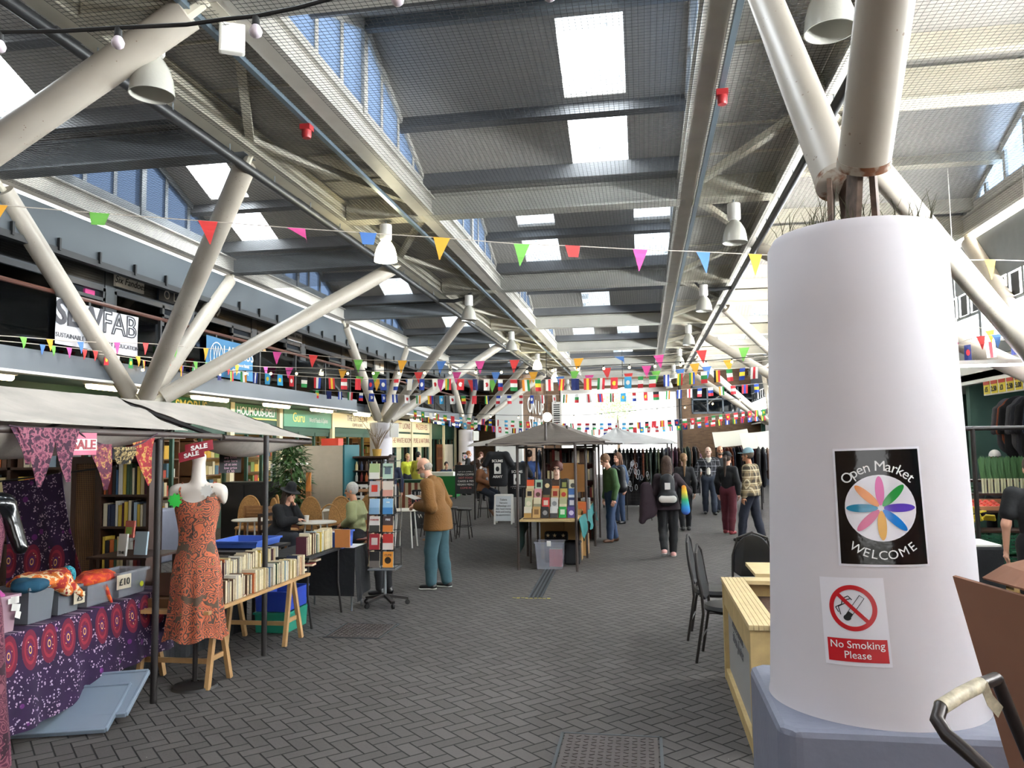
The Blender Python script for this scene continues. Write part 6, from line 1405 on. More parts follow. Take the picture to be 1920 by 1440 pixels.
# mannequin with paisley dress
def m_paisley(name, c0, c1, c2, c3, sc=15.0):
    m = mat(name, c0, 0.85); g = NG(m); N, Lk, b = nodes_of(m); v = g.tc('Object'); w = g.tex('Noise', v, Scale=5.0, Detail=2)
    ad = N.new('ShaderNodeVectorMath'); ad.operation = 'MULTIPLY_ADD'; Lk.new(w.outputs['Color'], ad.inputs[0]); ad.inputs[1].default_value = (.22, .22, .22); Lk.new(v, ad.inputs[2]); vv = ad.outputs[0]
    a = g.tex('Voronoi', vv, Scale=sc); d = a.outputs['Distance']
    ring = g.m('FRACT', g.m('MULTIPLY', d, 4.2)); c = g.mix(g.m('LESS_THAN', ring, 0.42), srgb(c0), srgb(c1))
    c = g.mix(g.m('LESS_THAN', d, 0.13), c, srgb(c2)); e = g.tex('Noise', vv, Scale=7.0, Detail=2); c = g.mix(g.m('GREATER_THAN', e.outputs[0], 0.60), c, srgb(c3)); f2 = g.tex('Voronoi', vv, Scale=sc*3); c = g.mix(g.m('LESS_THAN', f2.outputs['Distance'], 0.2), c, srgb(c1)); Lk.new(c, b.inputs['Base Color']); return m
paisley = m_paisley('orange_paisley', '#bf6544', '#51423a', '#3f6a3a', '#5c4e40', 17.0)
mc = Vector((-3.62, 6.02, 0))
r = empty('mannequin', mc, 0.25); tag(r, 'cream dressmaker mannequin wearing the orange paisley dress', 'mannequin')
sdf_obj('torso', [('c', (0, 0, 1.60), (0, 0.01, 1.84), 0.062, 0.048), ('e', (0, 0, 1.845), (0.05, 0.05, 0.02)), ('c', (-0.15, 0.0, 1.57), (0.15, 0.0, 1.57), 0.062, 0.062), ('e', (-0.205, 0, 1.53), (0.03, 0.05, 0.075)), ('e', (0.205, 0, 1.53), (0.03, 0.05, 0.075)), ('e', (0, 0, 1.43), (0.155, 0.105, 0.19)), ('e', (0.06, -0.06, 1.42), (0.055, 0.05, 0.06)), ('e', (-0.06, -0.06, 1.42), (0.055, 0.05, 0.06)), ('c', (0, 0, 1.3), (0, 0, 1.0), 0.085, 0.10)], mat('mannequin_cream', '#d9cfc4', 0.45), r, 0.012, 0.04)
MB().tube((0, 0, 0.02), (0, 0, 1.0), 0.02, 0.02, 10).lathe([(0.18, 0), (0.17, 0.02), (0.03, 0.05)], n=24, capb=True).build('stand', pole_m, r, smooth=True)
P = []
prof = [(1.53, .168, .118), (1.42, .178, .142), (1.33, .160, .120), (1.22, .140, .105), (1.14, .145, .110), (1.02, .175, .130), (0.88, .195, .150), (0.72, .200, .160), (0.58, .212, .175), (0.50, .225, .185), (0.47, .222, .183), (0.40, .245, .20)]
nn = 72
for z, a, b in prof:
    R = []; fold = max(0.0, 1.15-z)*0.055
    for i in range(nn+1):
        t = 2*PI*i/nn; f = 1+fold*(math.sin(9*t)+0.6*math.sin(14*t+1.0))/max(a, .1)*0.35
        zz = z+(0.05*math.cos(2*t) if z > 1.48 else 0)+(0.02*math.sin(5*t) if z < 0.45 else 0)
        R.append((a*f*math.cos(t), b*f*math.sin(t)-0.005, zz))
    P.append(R)
dress = empty('dress', mc, 0.25); tag(dress, 'long orange paisley strap dress with a ruffled hem', 'dress')
MB().sheet(P, -0.003).build('skirt_and_bodice', paisley, dress, smooth=True)
for sx in (-1, 1): MB().path([(sx*0.10, -0.11, 1.50), (sx*0.125, -0.075, 1.58), (sx*0.125, 0.0, 1.635), (sx*0.12, 0.07, 1.57)], 0.008, 6).build('strap', paisley, dress)
MB().path([(0, -0.115, 1.45), (0, -0.12, 1.22)], 0.006, 5).build('lacing', mat('lacing_dark', '#3a2a24', 0.8), dress)
def star(lab, c, rr, m, rz):
    q = MB(); q.prism([(rr*(1 if k % 2 else 0.72)*math.cos(k*PI/9), 0, rr*(1 if k % 2 else 0.72)*math.sin(k*PI/9)) for k in range(18)], (0, 0.004, 0)); o = q.build('price_star', m); o.location = c; o.rotation_euler = (0, 0, rz); tag(o, lab, 'tag')
star('fluorescent green star price tag on the dress strap', mc+Vector((-0.115, -0.14, 1.50)), 0.062, mat('fluoro_green', '#35c84a', 0.6), 0.2); star('white star price tag on the other dress strap', mc+Vector((0.135, -0.105, 1.575)), 0.055, papers, 0.25)
sale_red = mat('sale_red', '#8c1f2c', 0.5)
def sale(lab, c, w, h, rot, m, lm, off=0):
    r = empty('sale_sign', c, rot=rot); tag(r, lab, 'sign'); MB().box(-w/2, w/2, -0.002, 0.002, -h/2, h/2).build('card', m, r)
    letters(MB(), 'SALE', frame_mat(Vector((0, -0.004, -h*0.2+off)), (1, 0, 0), (0, 0, 1)), h*0.62, bold=0.03).build('lettering', lm, r)
sale('dark red SALE sign lying on the mannequin neck, upper one', mc+Vector((0.02, -0.03, 1.925)), 0.22, 0.10, (-0.55, -0.2, 0.35), sale_red, papers); sale('dark red SALE sign hanging over the mannequin neck, lower one', mc+Vector((-0.02, -0.075, 1.865)), 0.20, 0.09, (-0.5, -0.25, 0.35), sale_red, papers)
rr = empty('sale_sign', (-3.64, 4.68, 1.955), PI/2-0.2); tag(rr, 'pink and white SALE sign in a plastic sleeve hung from the canopy edge', 'sign')
MB().box(-0.10, 0.10, -0.002, 0.002, -0.075, 0.07).build('card', mat('sale_pink', '#b8506a', 0.4), rr); MB().box(-0.1, 0.1, -0.0035, -0.0025, -0.045, 0.03).build('band', papers, rr); letters(MB(), 'SALE', frame_mat(Vector((0, -0.006, -0.035)), (1, 0, 0), (0, 0, 1)), 0.085, bold=0.03).build('lettering', sale_red, rr)
# floral fabric bunting along the eave
r = empty('fabric_bunting', (-3.66, 4.7, 2.0)); tag(r, 'floral fabric bunting hung along the left stall eave', 'bunting')
MB().path([(0.02, y-4.7, z-2.0) for y, z in ((4.05, 2.06), (4.25, 2.04), (4.45, 2.05), (4.62, 2.04), (4.7, 1.99), (4.95, 1.93), (5.15, 1.925), (5.3, 1.96), (5.48, 2.03))], 0.006, 5).build('tape', mat('bunting_tape', '#3a2230', 0.8), r)
fb = [(4.25, 2.05, 0.28, 0.36, 'rose'), (4.50, 2.05, 0.20, 0.34, 'rose'), (4.13, 2.05, 0.10, 0.22, 'rose'), (4.83, 1.95, 0.22, 0.31, 'plum'), (5.06, 1.93, 0.22, 0.12, 'dark'), (5.32, 1.98, 0.22, 0.32, 'red')]
fm = {'rose': m_floral('floral_rose', '#33172a', '#854c5a', '#5c2a40', 26), 'plum': m_floral('floral_plum', '#4a1a2e', '#70303e', '#9a7440', 26), 'dark': m_floral('floral_dark', '#16130f', '#6a5a3a', '#b09a6a', 34), 'red': m_floral('floral_bright_red', '#7c1822', '#8f2026', '#a98440', 26)}
for y, z, w, h, k in fb:
    rows = []
    for j in range(6):
        t = j/5; ww = w*(1-t)*0.5+0.006
        if k == 'dark': ww = w*0.5*(1-0.5*t*t)
        rows.append([(0.03+0.02*math.sin(t*3+y*9)+0.01*s, y-4.7+s*ww+0.05*t, z-2.0-h*t+(0.02*s if k == 'red' else 0)) for s in (-1, 0, 1)])
    MB().sheet(rows, 0.003).build('pennant', fm[k], r, smooth=True)
# black mannequin in a purple dress at the very edge
mc2 = Vector((-3.84, 4.0, 0))
r = empty('mannequin', mc2, 0.9); tag(r, 'black mannequin in a purple paisley dress at the left edge of the view', 'mannequin')
sdf_obj('torso', [('c', (-0.15, 0.0, 1.60), (0.15, 0.0, 1.60), 0.07, 0.07), ('e', (0, 0, 1.45), (0.16, 0.11, 0.2)), ('c', (0.19, 0, 1.60), (0.26, -0.05, 1.34), 0.05, 0.04), ('c', (-0.19, 0, 1.60), (-0.26, -0.05, 1.34), 0.05, 0.04), ('c', (0, 0, 1.6), (0, 0, 1.8), 0.06, 0.05), ('c', (0, 0, 1.3), (0, 0, 1.0), 0.085, 0.10)], gl_blk, r, 0.014, 0.04)
MB().tube((0, 0, 0.02), (0, 0, 1.0), 0.02, 0.02, 10).lathe([(0.17, 0), (0.16, 0.02), (0.03, 0.05)], n=24, capb=True).build('stand', pole_m, r, smooth=True)
P = []
for z, a, b in [(1.56, .17, .12), (1.42, .19, .15), (1.30, .175, .13), (1.15, .16, .12), (1.0, .19, .15), (0.75, .21, .17), (0.5, .22, .19), (0.25, .24, .21), (0.08, .25, .22)]:
    P.append([(a*(1+max(0, 1.1-z)*0.1*math.sin(9*t))*math.cos(t), b*(1+max(0, 1.1-z)*0.1*math.sin(9*t))*math.sin(t), z) for t in [2*PI*i/60 for i in range(61)]])
o = MB().sheet(P, -0.003).build('dress', m_paisley('purple_paisley', '#4a1a30', '#7c4854', '#5a2440', '#2c1020', 20), None, smooth=True); o.location = mc2; o.rotation_euler = (0, 0, 0.9); tag(o, 'long purple and pink paisley dress at the left edge of the view', 'dress')

# ------------------------------------------------------------------ secondhand books
BC = [('cream', '#d8cdb2'), ('white', '#dedbd3'), ('yellowed', '#c9b888'), ('black', '#1d1c1e'), ('dark red', '#7c2420'), ('navy', '#222c48'), ('green', '#3e5a40'), ('orange', '#c2622c'), ('brown', '#5b4030'), ('grey', '#8a8a8a'), ('blue', '#38618c'), ('pale blue', '#9db4c4'), ('yellow', '#d1b244'), ('maroon', '#4e1f30')]
pages_m = mat('book_pages', '#d6c9a8', 0.9, noise=0.2, nscale=40)
def book(lab, M, th, d, h, ci, group, spine_x=1, cover=None):
    """standing book: thickness along local y, depth along x (spine at +x), height z"""
    r = MB(); c = 0.0022
    r.box(-d, 0, -th/2, -th/2+c, 0, h).box(-d, 0, th/2-c, th/2, 0, h).box(-c, 0, -th/2, th/2, 0, h)
    o = r.build('book', cover or mat('book_'+BC[ci][0].replace(' ', '_'), BC[ci][1], 0.6)); o.matrix_world = M
    p = MB().box(-d+0.004, -c, -th/2+c, th/2-c, 0.004, h-0.004).build('pages', pages_m, o)
    tag(o, lab, 'book', group); return o
rb = random.Random(42)
def book_row(where, group, x, y0, y1, z, hr=(0.165, 0.205), out=True, dx=0.0, lean=0.0, palette=None, thr=(0.016, 0.042)):
    y = y0; i = 0
    while y < y1:
        th = rb.uniform(*thr); h = rb.uniform(*hr); ci = rb.choice([0, 0, 1, 2, 8, rb.randrange(len(BC)), rb.randrange(len(BC))])
        # pages side towards the aisle: the spine lies at the back
        M = T(x+rb.uniform(-0.008, 0.008), y+th/2, z, 0, 0, PI if out else 0)
        if out: M = T(x-0.125+rb.uniform(-0.006, 0.006), y+th/2, z, 0.0, 0, PI)
        M = M @ T(0, 0, 0, rb.uniform(-lean, lean), 0, 0)
        book('%s book %s, %s from near end' % (BC[ci][0], where, ordn(i)), M, th, rb.uniform(0.105, 0.13), h, ci, group); y += th+rb.uniform(0.0008, 0.004); i += 1
book_row('in the trestle table front row', 'books in the front row of the trestle table', -3.46, 5.98, 7.72, 0.625)
book_row('in the trestle table raised row', 'books in the second row of the trestle table', -3.88, 6.1, 8.0, 0.70, (0.15, 0.19))
book_row('on the second book table', 'books on the second book table', -3.55, 8.0, 8.72, 0.765, (0.19, 0.24))
# flat books on top of and between the rows
for i in range(26):
    y = 6.05+0.064*i; ci = rb.randrange(len(BC)); d = rb.uniform(0.11, 0.14); h = rb.uniform(0.17, 0.2)
    M = T(-3.62+rb.uniform(-0.015, 0.015), y, 0.812+0.004*(i % 3)-0.01, 0, 0, rb.uniform(-0.06, 0.06)) @ T(0, 0, 0.0, PI/2-0.07, 0, 0)
for i in range(9):
    ci = (4, 1, 7, 8, 2, 9, 4, 8, 0)[i]; y = (6.6, 7.0, 7.25, 7.5, 7.65, 7.85, 8.05, 8.2, 7.4)[i]
    M = T(-3.68-0.02*(i % 3), y, 0.640+0.0, 0, -PI/2, 0) if False else T(-3.66, y, 0.628+0.028*(i % 4), PI/2, 0, PI/2+rb.uniform(-0.2, 0.2))
    book('%s book lying flat behind the front row, %s from near end' % (BC[ci][0], _ORD[i]), M, 0.024, 0.13, 0.19, ci, 'flat books between the rows')
tt = empty('trestle_table', (-3.8, 6.9, 0)); tag(tt, 'long wooden trestle table carrying secondhand books', 'table')
wood = mat('pale_timber', '#b08a5a', 0.6, noise=0.2, nscale=6); MB().box(-0.38, 0.36, -1.0, 0.95, 0.595, 0.622).build('tabletop', wood, tt)
for y0, y1 in ((-0.95, -0.6), (0.42, 0.80)):
    for x in (0.31, -0.3):
        MB().bar((x+0.02, y0, 0), (x, (y0+y1)/2-0.03, 0.6), 0.035, 0.045, up=(0, 1, 0)).build('leg', wood, tt); MB().bar((x+0.02, y1, 0), (x, (y0+y1)/2+0.03, 0.6), 0.035, 0.045, up=(0, 1, 0)).build('leg', wood, tt)
    MB().bar((0.31, y0+0.09, 0.2), (-0.3, y0+0.09, 0.2), 0.02, 0.04).build('rail', wood, tt); MB().bar((0.31, y0+0.09, 0.22), (0.31, y1-0.09, 0.22), 0.02, 0.04).build('rail', wood, tt)
black_cloth = cloth('black_drape', '#0e0f14')
o = MB().sheet([[(-4.22+0.02*math.sin(i*1.1), 5.95+2.0*i/30, 0.6-0.6*j/6) for i in range(31)] for j in range(7)], 0.004).build('table_skirt', black_cloth); tag(o, 'black cloth hanging behind the trestles of the book table', 'cloth')
o = MB().box(-4.18, -3.80, 6.0, 8.05, 0.625, 0.695).build('display_plank', mat('plank_brown', '#6a4a2c', 0.7)); tag(o, 'brown plank raising the second row of books', 'plank')
r = empty('folding_table', (-3.72, 8.45, 0)); tag(r, 'folding table with dark cloth holding the second run of books', 'table')
MB().box(-0.4, 0.22, -0.5, 0.5, 0.735, 0.76).build('tabletop', cloth('black_drape', '#0e0f14'), r)
for x in (-0.35, 0.17):
    for y in (-0.42, 0.42): MB().path([(x, y, 0.735), (x, y, 0.35), (x+0.03, y+0.04, 0)], 0.013, 6).build('leg', pole_m, r)
r = empty('folding_table', (-3.68, 9.02, 0)); tag(r, 'table under a black cloth at the far end of the bookstall', 'table')
MB().box(-0.4, 0.3, -0.06, 0.34, 0.715, 0.735).build('tabletop', white_m, r)
for x in (-0.35, 0.25):
    for y in (-0.02, 0.3): MB().tube((x, y, 0), (x, y, 0.72), 0.012, 0.012, 6).build('leg', grey_steel, r)
P = []
for j in range(8):
    P.append([(0.30*(1 if j else 1)+0.05*j/7+0.02*math.sin(i*0.8)*j/7, -0.1+0.45*i/12, 0.74-0.62*j/7+0.1*(i/12)*j/7) for i in range(13)])
MB().sheet(P, 0.004).sheet([[(-0.42+0.74*i/8, -0.1-0.03*j/6, 0.74-0.55*j/6) for i in range(9)] for j in range(7)], 0.004).build('cloth', black_cloth, r, smooth=True)
tub('blue plastic crate of paperbacks at the end of the bookstall', (-3.62, 8.98, 0.74), 0.30, 0.34, 0.19, mat('crate_blue', '#3f62b8', 0.5), 0, 0.95, 'storage_crate')
for i in range(7): book('%s paperback standing in the blue crate, %s from its left' % (BC[(i*3+1) % 14][0], _ORD[i]), T(-3.70+0.001*i, 8.85+0.035*i, 0.755, 0, 0, PI), 0.026, 0.11, 0.19, (i*3+1) % 14, 'paperbacks in the blue crate')
o = MB().box(-3.54, -3.36, 8.745, 8.765, 0.765, 0.97).build('hardboard', mat('orange_board', '#b0703a', 0.6)); tag(o, 'orange brown board closing the end of the book row', 'board')
tub('flat blue plastic tray behind the books', (-4.55, 8.6, 0.80), 0.55, 0.6, 0.08, mat('crate_blue', '#3f62b8', 0.5), 0, 0.95, 'storage_crate')
o = MB().box(-4.95, -4.2, 8.1, 9.0, 0.76, 0.79).tube((-4.9, 8.2, 0), (-4.9, 8.2, 0.77), 0.02).tube((-4.25, 8.9, 0), (-4.25, 8.9, 0.77), 0.02).tube((-4.9, 8.9, 0), (-4.9, 8.9, 0.77), 0.02).tube((-4.25, 8.2, 0), (-4.25, 8.2, 0.77), 0.02).build('side_table', mat('dark_table', '#2a2624', 0.7)); tag(o, 'dark side table carrying the flat blue tray', 'table')
for k, (y, c, lab) in enumerate(((8.05, '#1f8a72', 'green plastic crate under the book table'), (8.05, '#2440a8', 'dark blue crate stacked on the green crate'))): tub(lab, (-3.85, y, 0.005+0.215*k), 0.36, 0.5, 0.21, mat('crate_%s' % c[1:], c, 0.5), 0, 0.95, 'storage_crate')
# bookcase, cane screen and tall shelves at the back of the stall
dkw = mat('dark_wood', '#3a2318', 0.5, noise=0.2, nscale=8)
bc = empty('bookcase', (-5.13, 7.3, 0)); tag(bc, 'dark wooden bookcase standing beside the cane screen', 'bookcase')
m = MB().box(-0.28, -0.25, -0.11, 0.11, 0.5, 2.15).box(0.25, 0.28, -0.11, 0.11, 0.5, 2.15); m.build('side', dkw, bc)
for z in (0.74, 1.155, 1.47, 1.82, 2.13): MB().box(-0.25, 0.25, -0.11, 0.10, z-0.022, z).build('shelf', dkw, bc)
MB().box(-0.28, 0.28, 0.10, 0.115, 0.5, 2.15).build('back_panel', dkw, bc); MB().box(-0.28, 0.28, -0.11, 0.11, 0, 0.5).build('base', dkw, bc)
for sh, (z, hr) in enumerate(((0.74, (0.24, 0.33)), (1.155, (0.2, 0.26)), (1.47, (0.24, 0.31)), (1.82, (0.2, 0.27)))):
    x = -0.235; i = 0; nm = ['bottom', 'second lowest', 'second highest', 'top'][sh]
    while x < 0.22:
        th = rb.uniform(0.02, 0.05); ci = rb.randrange(len(BC)); h = rb.uniform(*hr)
        book('%s book on the dark bookcase %s shelf, %s from left' % (BC[ci][0], nm, _ORD[i]), T(-5.13+x+th/2, 7.3-0.09, z, 0, 0, -PI/2), th, 0.15, h, ci, 'books in the dark bookcase'); x += th+0.002; i += 1
r = empty('cane_screen', (-5.58, 7.25, 0)); tag(r, 'dark framed screen with woven cane panel left of the bookcase', 'screen')
MB().box(-0.17, -0.12, -0.02, 0.02, 0, 1.85).box(0.10, 0.15, -0.02, 0.02, 0, 1.85).box(-0.12, 0.10, -0.02, 0.02, 1.78, 1.85).box(-0.12, 0.10, -0.02, 0.02, 0.6, 0.68).build('frame', dkw, r)
q = MB()
for i in range(12): q.box(-0.12+0.02*i-0.002, -0.12+0.02*i+0.003, -0.004, 0.0, 0.68, 1.78)
for i in range(55): q.box(-0.12, 0.10, 0.0, 0.004, 0.68+0.02*i, 0.685+0.02*i)
q.build('cane', mat('cane_weave', '#7a5a38', 0.7), r); MB().box(-0.12, 0.10, 0.006, 0.012, 0.0, 1.78).build('backing', dkw, r)
ts = empty('tall_shelf', (-6.35, 7.3, 0)); tag(ts, 'tall shelf of large books at the back left of the stall', 'bookcase')
MB().box(-0.75, -0.71, -0.12, 0.12, 0, 2.2).box(0.5, 0.54, -0.12, 0.12, 0, 2.2).box(-0.1, -0.06, -0.12, 0.12, 0, 2.2).build('side', dkw, ts); MB().box(-0.75, 0.54, 0.12, 0.14, 0, 2.2).build('back_panel', dkw, ts)
for z in (0.55, 1.0, 1.35, 1.75, 2.18): MB().box(-0.71, 0.5, -0.12, 0.12, z-0.025, z).build('shelf', dkw, ts)
for sh, z in enumerate((1.0, 1.35, 1.75)):
    x = -0.69; i = 0
    while x < 0.45:
        th = rb.uniform(0.03, 0.08); ci = rb.choice([0, 1, 2, 12, 12, 6, 3, 11, 7, 8]); h = rb.uniform(0.24, 0.32)
        if not (-0.13 < x < -0.03): book('%s large book on the back left %s shelf, %s from left' % (BC[ci][0], ['low', 'middle', 'upper'][sh], _ORD[i]), T(-6.35+x+th/2, 7.3-0.1, z, 0, 0, -PI/2), th, 0.19, h, ci, 'large books on the tall shelf'); i += 1
        x += th+0.004
for k, (x, y, z, w, h, c, lab) in enumerate(((-4.72, 6.6, 0.95, 0.09, 0.2, '#dcd9d2', 'white book with THE on its cover, propped beside the post'), (-4.55, 6.62, 0.96, 0.13, 0.21, '#a8bcc6', 'glossy silver illustrated book propped against the post'), (-4.86, 6.9, 1.08, 0.1, 0.16, '#b0584a', 'red and green illustrated book standing behind the white one'))):
    r = empty('display_book', (x, y, z), rot=(-0.12, 0, -0.1)); tag(r, lab, 'book'); MB().box(-w/2, w/2, 0, 0.02, 0, h).build('cover', mat('cover_'+c[1:], c, 0.2 if k == 1 else 0.6), r)
    if k == 0: letters(MB(), 'THE', frame_mat(Vector((0, -0.002, 0.02)), (1, 0, 0), (0, 0, 1)), 0.035, bold=0.02).build('lettering', ink, r)
    if k == 2: MB().box(-0.04, 0.03, -0.001, 0, 0.03, 0.1).build('picture', mat('cover_green', '#8aa848', 0.6), r)
o = MB().box(-5.0, -4.4, 6.5, 7.05, 0.93, 0.95).box(-4.98, -4.94, 6.52, 6.56, 0, 0.93).box(-4.46, -4.42, 6.52, 6.56, 0, 0.93).box(-4.46, -4.42, 6.99, 7.03, 0, 0.93).box(-4.98, -4.94, 6.99, 7.03, 0, 0.93).build('side_table', dkw); tag(o, 'small dark side table with propped books beside the bookcase', 'table')
r = empty('blackboard', (-4.3, 7.75, 1.77), PI/2-0.6); tag(r, 'small chalked black notice hanging under the second canopy', 'notice'); MB().box(-0.12, 0.12, -0.006, 0.0, -0.11, 0.11).build('board', black_m, r)
for k in range(6): letters(MB(), ['Like me', 'any book', 'over here', 'all at one', 'low price', '\u00a31.50'][k], frame_mat(Vector((0, -0.008, 0.075-0.036*k)), (1, 0, 0), (0, 0, 1)), 0.038).build('lettering', mat('chalk_pink', '#c9a3b0', 0.9), r)
MB().path([(0, 0, 0.11), (0, 0, 0.25)], 0.003, 4).build('string', string_m, r)

# ------------------------------------------------------------------ book spinner
SP = Vector((-3.14, 9.35, 0)); chrome = mat('grey_metal', '#8c9196', 0.35, metal=0.6)
r = empty('book_spinner', SP, 0.06); tag(r, 'revolving wire book spinner on a black castor base', 'book rack')
MB().tube((0, 0, 0.09), (0, 0, 1.76), 0.018, 0.018, 10).build('pole', chrome, r, smooth=True)
for k in range(5):
    a = 2*PI*k/5+0.3; c, s = math.cos(a), math.sin(a)
    l = MB().bar((0.02*c, 0.02*s, 0.12), (0.27*c, 0.27*s, 0.075), 0.045, 0.03).build('leg', pole_m, r)
    MB().tube((0.27*c-0.012*s, 0.27*s+0.012*c, 0.03), (0.27*c+0.012*s, 0.27*s-0.012*c, 0.03), 0.03, 0.03, 12).tube((0.27*c, 0.27*s, 0.03), (0.27*c, 0.27*s, 0.08), 0.01).build('castor', black_m, l)
q = MB()
for z in (0.47, 0.68, 0.89, 1.10, 1.31, 1.52, 1.74):
    q.path([(-0.16, -0.16, z), (0.16, -0.16, z), (0.16, 0.16, z), (-0.16, 0.16, z)], 0.004, 5, closed=True)
    for x in (-0.16, 0.0, 0.16): q.tube((x, -0.16, z), (x*0.3, 0, z), 0.003, 0.003, 4).tube((x, 0.16, z), (x*0.3, 0, z), 0.003, 0.003, 4)
for x in (-0.16, 0.0, 0.16):
    for y in (-0.16, 0.16): q.tube((x, y, 0.46), (x, y, 1.76), 0.004, 0.004, 5)
q.build('wire_rack', black_steel, r); MB().box(-0.17, 0.17, -0.17, 0.17, 0.44, 0.455).build('tray', chrome, r)
def pocket_book(lab, M, w, h, c1, c2=None, txt=None, tc='#111111', group=None, d=0.02, style=0):
    """book or card shown face on; local -y is the cover"""
    r = empty('display_book', (0, 0, 0)); r.matrix_world = M; tag(r, lab, 'book', group)
    MB().box(-w/2, w/2, 0.001, d, 0, h).build('pages', pages_m, r)
    cv = MB().box(-w/2, w/2, -0.001, 0.001, 0, h).build('cover', mat('cover_'+c1[1:], c1, 0.4), r)
    if c2:
        m2 = mat('cover_'+c2[1:], c2, 0.4)
        if style == 0: MB().box(-w/2, w/2, -0.002, -0.001, 0, h*0.42).build('picture', m2, r)
        elif style == 1: MB().box(-w*0.3, w*0.3, -0.002, -0.001, h*0.3, h*0.75).build('picture', m2, r)
        else: MB().lathe([(0.0005, 0), (w*0.32, 0)], n=16, M=T(0, -0.0015, h*0.45, PI/2, 0, 0)).build('picture', m2, r)
    if txt: letters(MB(), txt, frame_mat(Vector((0, -0.0025, h*0.72)), (1, 0, 0), (0, 0, 1)), w*0.9/max(3.4, len(txt)*0.62), bold=0.02).build('lettering', mat('cover_ink_'+tc[1:], tc, 0.5), r)
    return r
SPB = [('green and white magazine', '#a9bd86', '#e3e0d6', None), ('pale green card lettered in blue', '#b9d4c0', '#5a6c78', 'PROVERB'), ('grey book with a red square', '#b9b4b4', '#c83a2c', None), ('cream book with a pink hand', '#e0d3c6', '#d29a8a', None), ('pale blue card', '#9cc0dd', '#7fa6c8', None), ('sky blue card with white letters', '#8fbfe2', '#3f7fb8', 'sea'), ('white paperback titled FOREVER', '#ddd9d2', '#3a3f3a', 'FOREVER'), ('dark paperback titled FIRE', '#4a3a3a', '#d07a34', 'FIRE'), ('crimson paperback', '#a32a34', '#d8cfc6', None), ('red and white paperback', '#b8322e', '#e2d8d0', None), ('black paperback with grey figures', '#1c1c1e', '#6a6460', None), ('orange paperback with a dark horned head', '#e89a3a', '#3a2a1c', 'CUTE')]
for i, (nm, c1, c2, t) in enumerate(SPB):
    row, colm = divmod(i, 2); z = 1.53-0.21*row; x = -0.082+0.164*colm
    M = T(*SP, 0, 0, 0.06) @ T(x, -0.185, z, -0.10, 0, 0); pocket_book('%s in the %s row of the spinner, %s' % (nm, _ORD[row], ['left', 'right'][colm]), M, 0.125, 0.185, c1, c2, t, '#b02020' if t == 'FOREVER' else '#f0f0f0' if t in ('FIRE', 'sea') else '#20303a', 'books in the spinner', style=(0, 1, 1, 0, 0, 0, 0, 0, 1, 0, 0, 2)[i])
for i in range(6):
    M = T(*SP, 0, 0, 0.06) @ T(-0.185, -0.05, 1.53-0.21*i, 0, 0, -PI/2) @ T(0, 0, 0, -0.16, 0, 0)
    pocket_book('kraft backed book on the left side of the spinner, %s row' % _ORD[i], M, 0.12, 0.18, '#b8966a', None, None, '#111111', 'books on the left side of the spinner')

# ------------------------------------------------------------------ middle stall
st = empty('market_stall', (-1.5, 12.2, 0)); tag(st, 'middle bookstall with brown steel posts and a brown canvas canopy', 'stall')
for x, y in ((-1.95, 12.2), (-1.04, 12.1), (-0.99, 13.58), (-0.95, 15.15), (-0.93, 16.54), (-2.03, 13.7), (-2.08, 15.41), (-2.1, 16.6)):
    MB().tube((x+1.5, y-12.2, 0), (x+1.5, y-12.2, 1.94), 0.022, 0.022, 8).build('post', pole_br, st, smooth=True)
for p, q_ in (((-2.42, 12.15, 1.93), (-0.58, 12.15, 1.95)), ((-1.95, 12.2, 1.88), (-2.1, 16.6, 1.88)), ((-1.04, 12.1, 1.88), (-0.93, 16.54, 1.88)), ((-2.42, 16.6, 1.93), (-0.5, 16.6, 1.93)), ((-0.60, 12.1, 1.95), (-0.45, 16.7, 1.94)), ((-2.42, 12.1, 1.93), (-2.45, 16.7, 1.93)), ((-1.5, 12.2, 1.93), (-1.5, 12.2, 2.27)), ((-1.3, 13.6, 1.93), (-1.3, 13.6, 2.25))):
    MB().tube(Vector(p)-Vector((1.5*-1, 12.2, 0)), Vector(q_)-Vector((-1.5, 12.2, 0)), 0.02, 0.02, 8).build('rail', pole_br, st, smooth=True)
def gable_canopy(par, lab, xl, xr, xm, y0, y1, ze, za, m, droop=0.06):
    r = empty('canopy', (xm-par.location.x, y0-par.location.y, 0)); r.parent = par; r['label'] = lab; n = 14
    hp = 0.95
    for nm, xe in (('left_slope', xl), ('right_slope', xr)):
        P = [[((xe-xm)*j/8, hp*(1-j/8)+(y1-y0-hp*(1-j/8))*i/n, za+(ze-za)*j/8-droop*math.sin(PI*j/8)*0.4+wr(xe*j/3, i*.4)*0.7-(0.05 if j == 8 else 0)) for i in range(n+1)] for j in range(9)]
        MB().sheet(P, 0.004 if xe < xm else -0.004).build(nm, m, r, smooth=True)
    P = [[(((xl-xm)+(xr-xl)*i/n)*j/8, hp*(1-j/8)-0.005, za+(ze-za)*j/8-droop*math.sin(PI*j/8)*0.4+wr(i*.21, j*.37)*0.9*math.sin(PI*i/n)-(0.05 if j == 8 else 0)) for i in range(n+1)] for j in range(9)]
    MB().sheet(P, 0.004).build('front_slope', m, r, smooth=True)
    return r
brown_canvas = mat('brown_canvas', '#5d544c', 0.85, noise=0.15, nscale=3, bump=0.4, bscale=9); white_canvas = mat('white_canvas', '#c9c7c4', 0.8, noise=0.1, nscale=3, bump=0.4, bscale=9)
gable_canopy(st, 'brown canvas canopy over the middle bookstall', -2.44, -0.58, -1.55, 12.1, 16.7, 1.96, 2.30, brown_canvas)
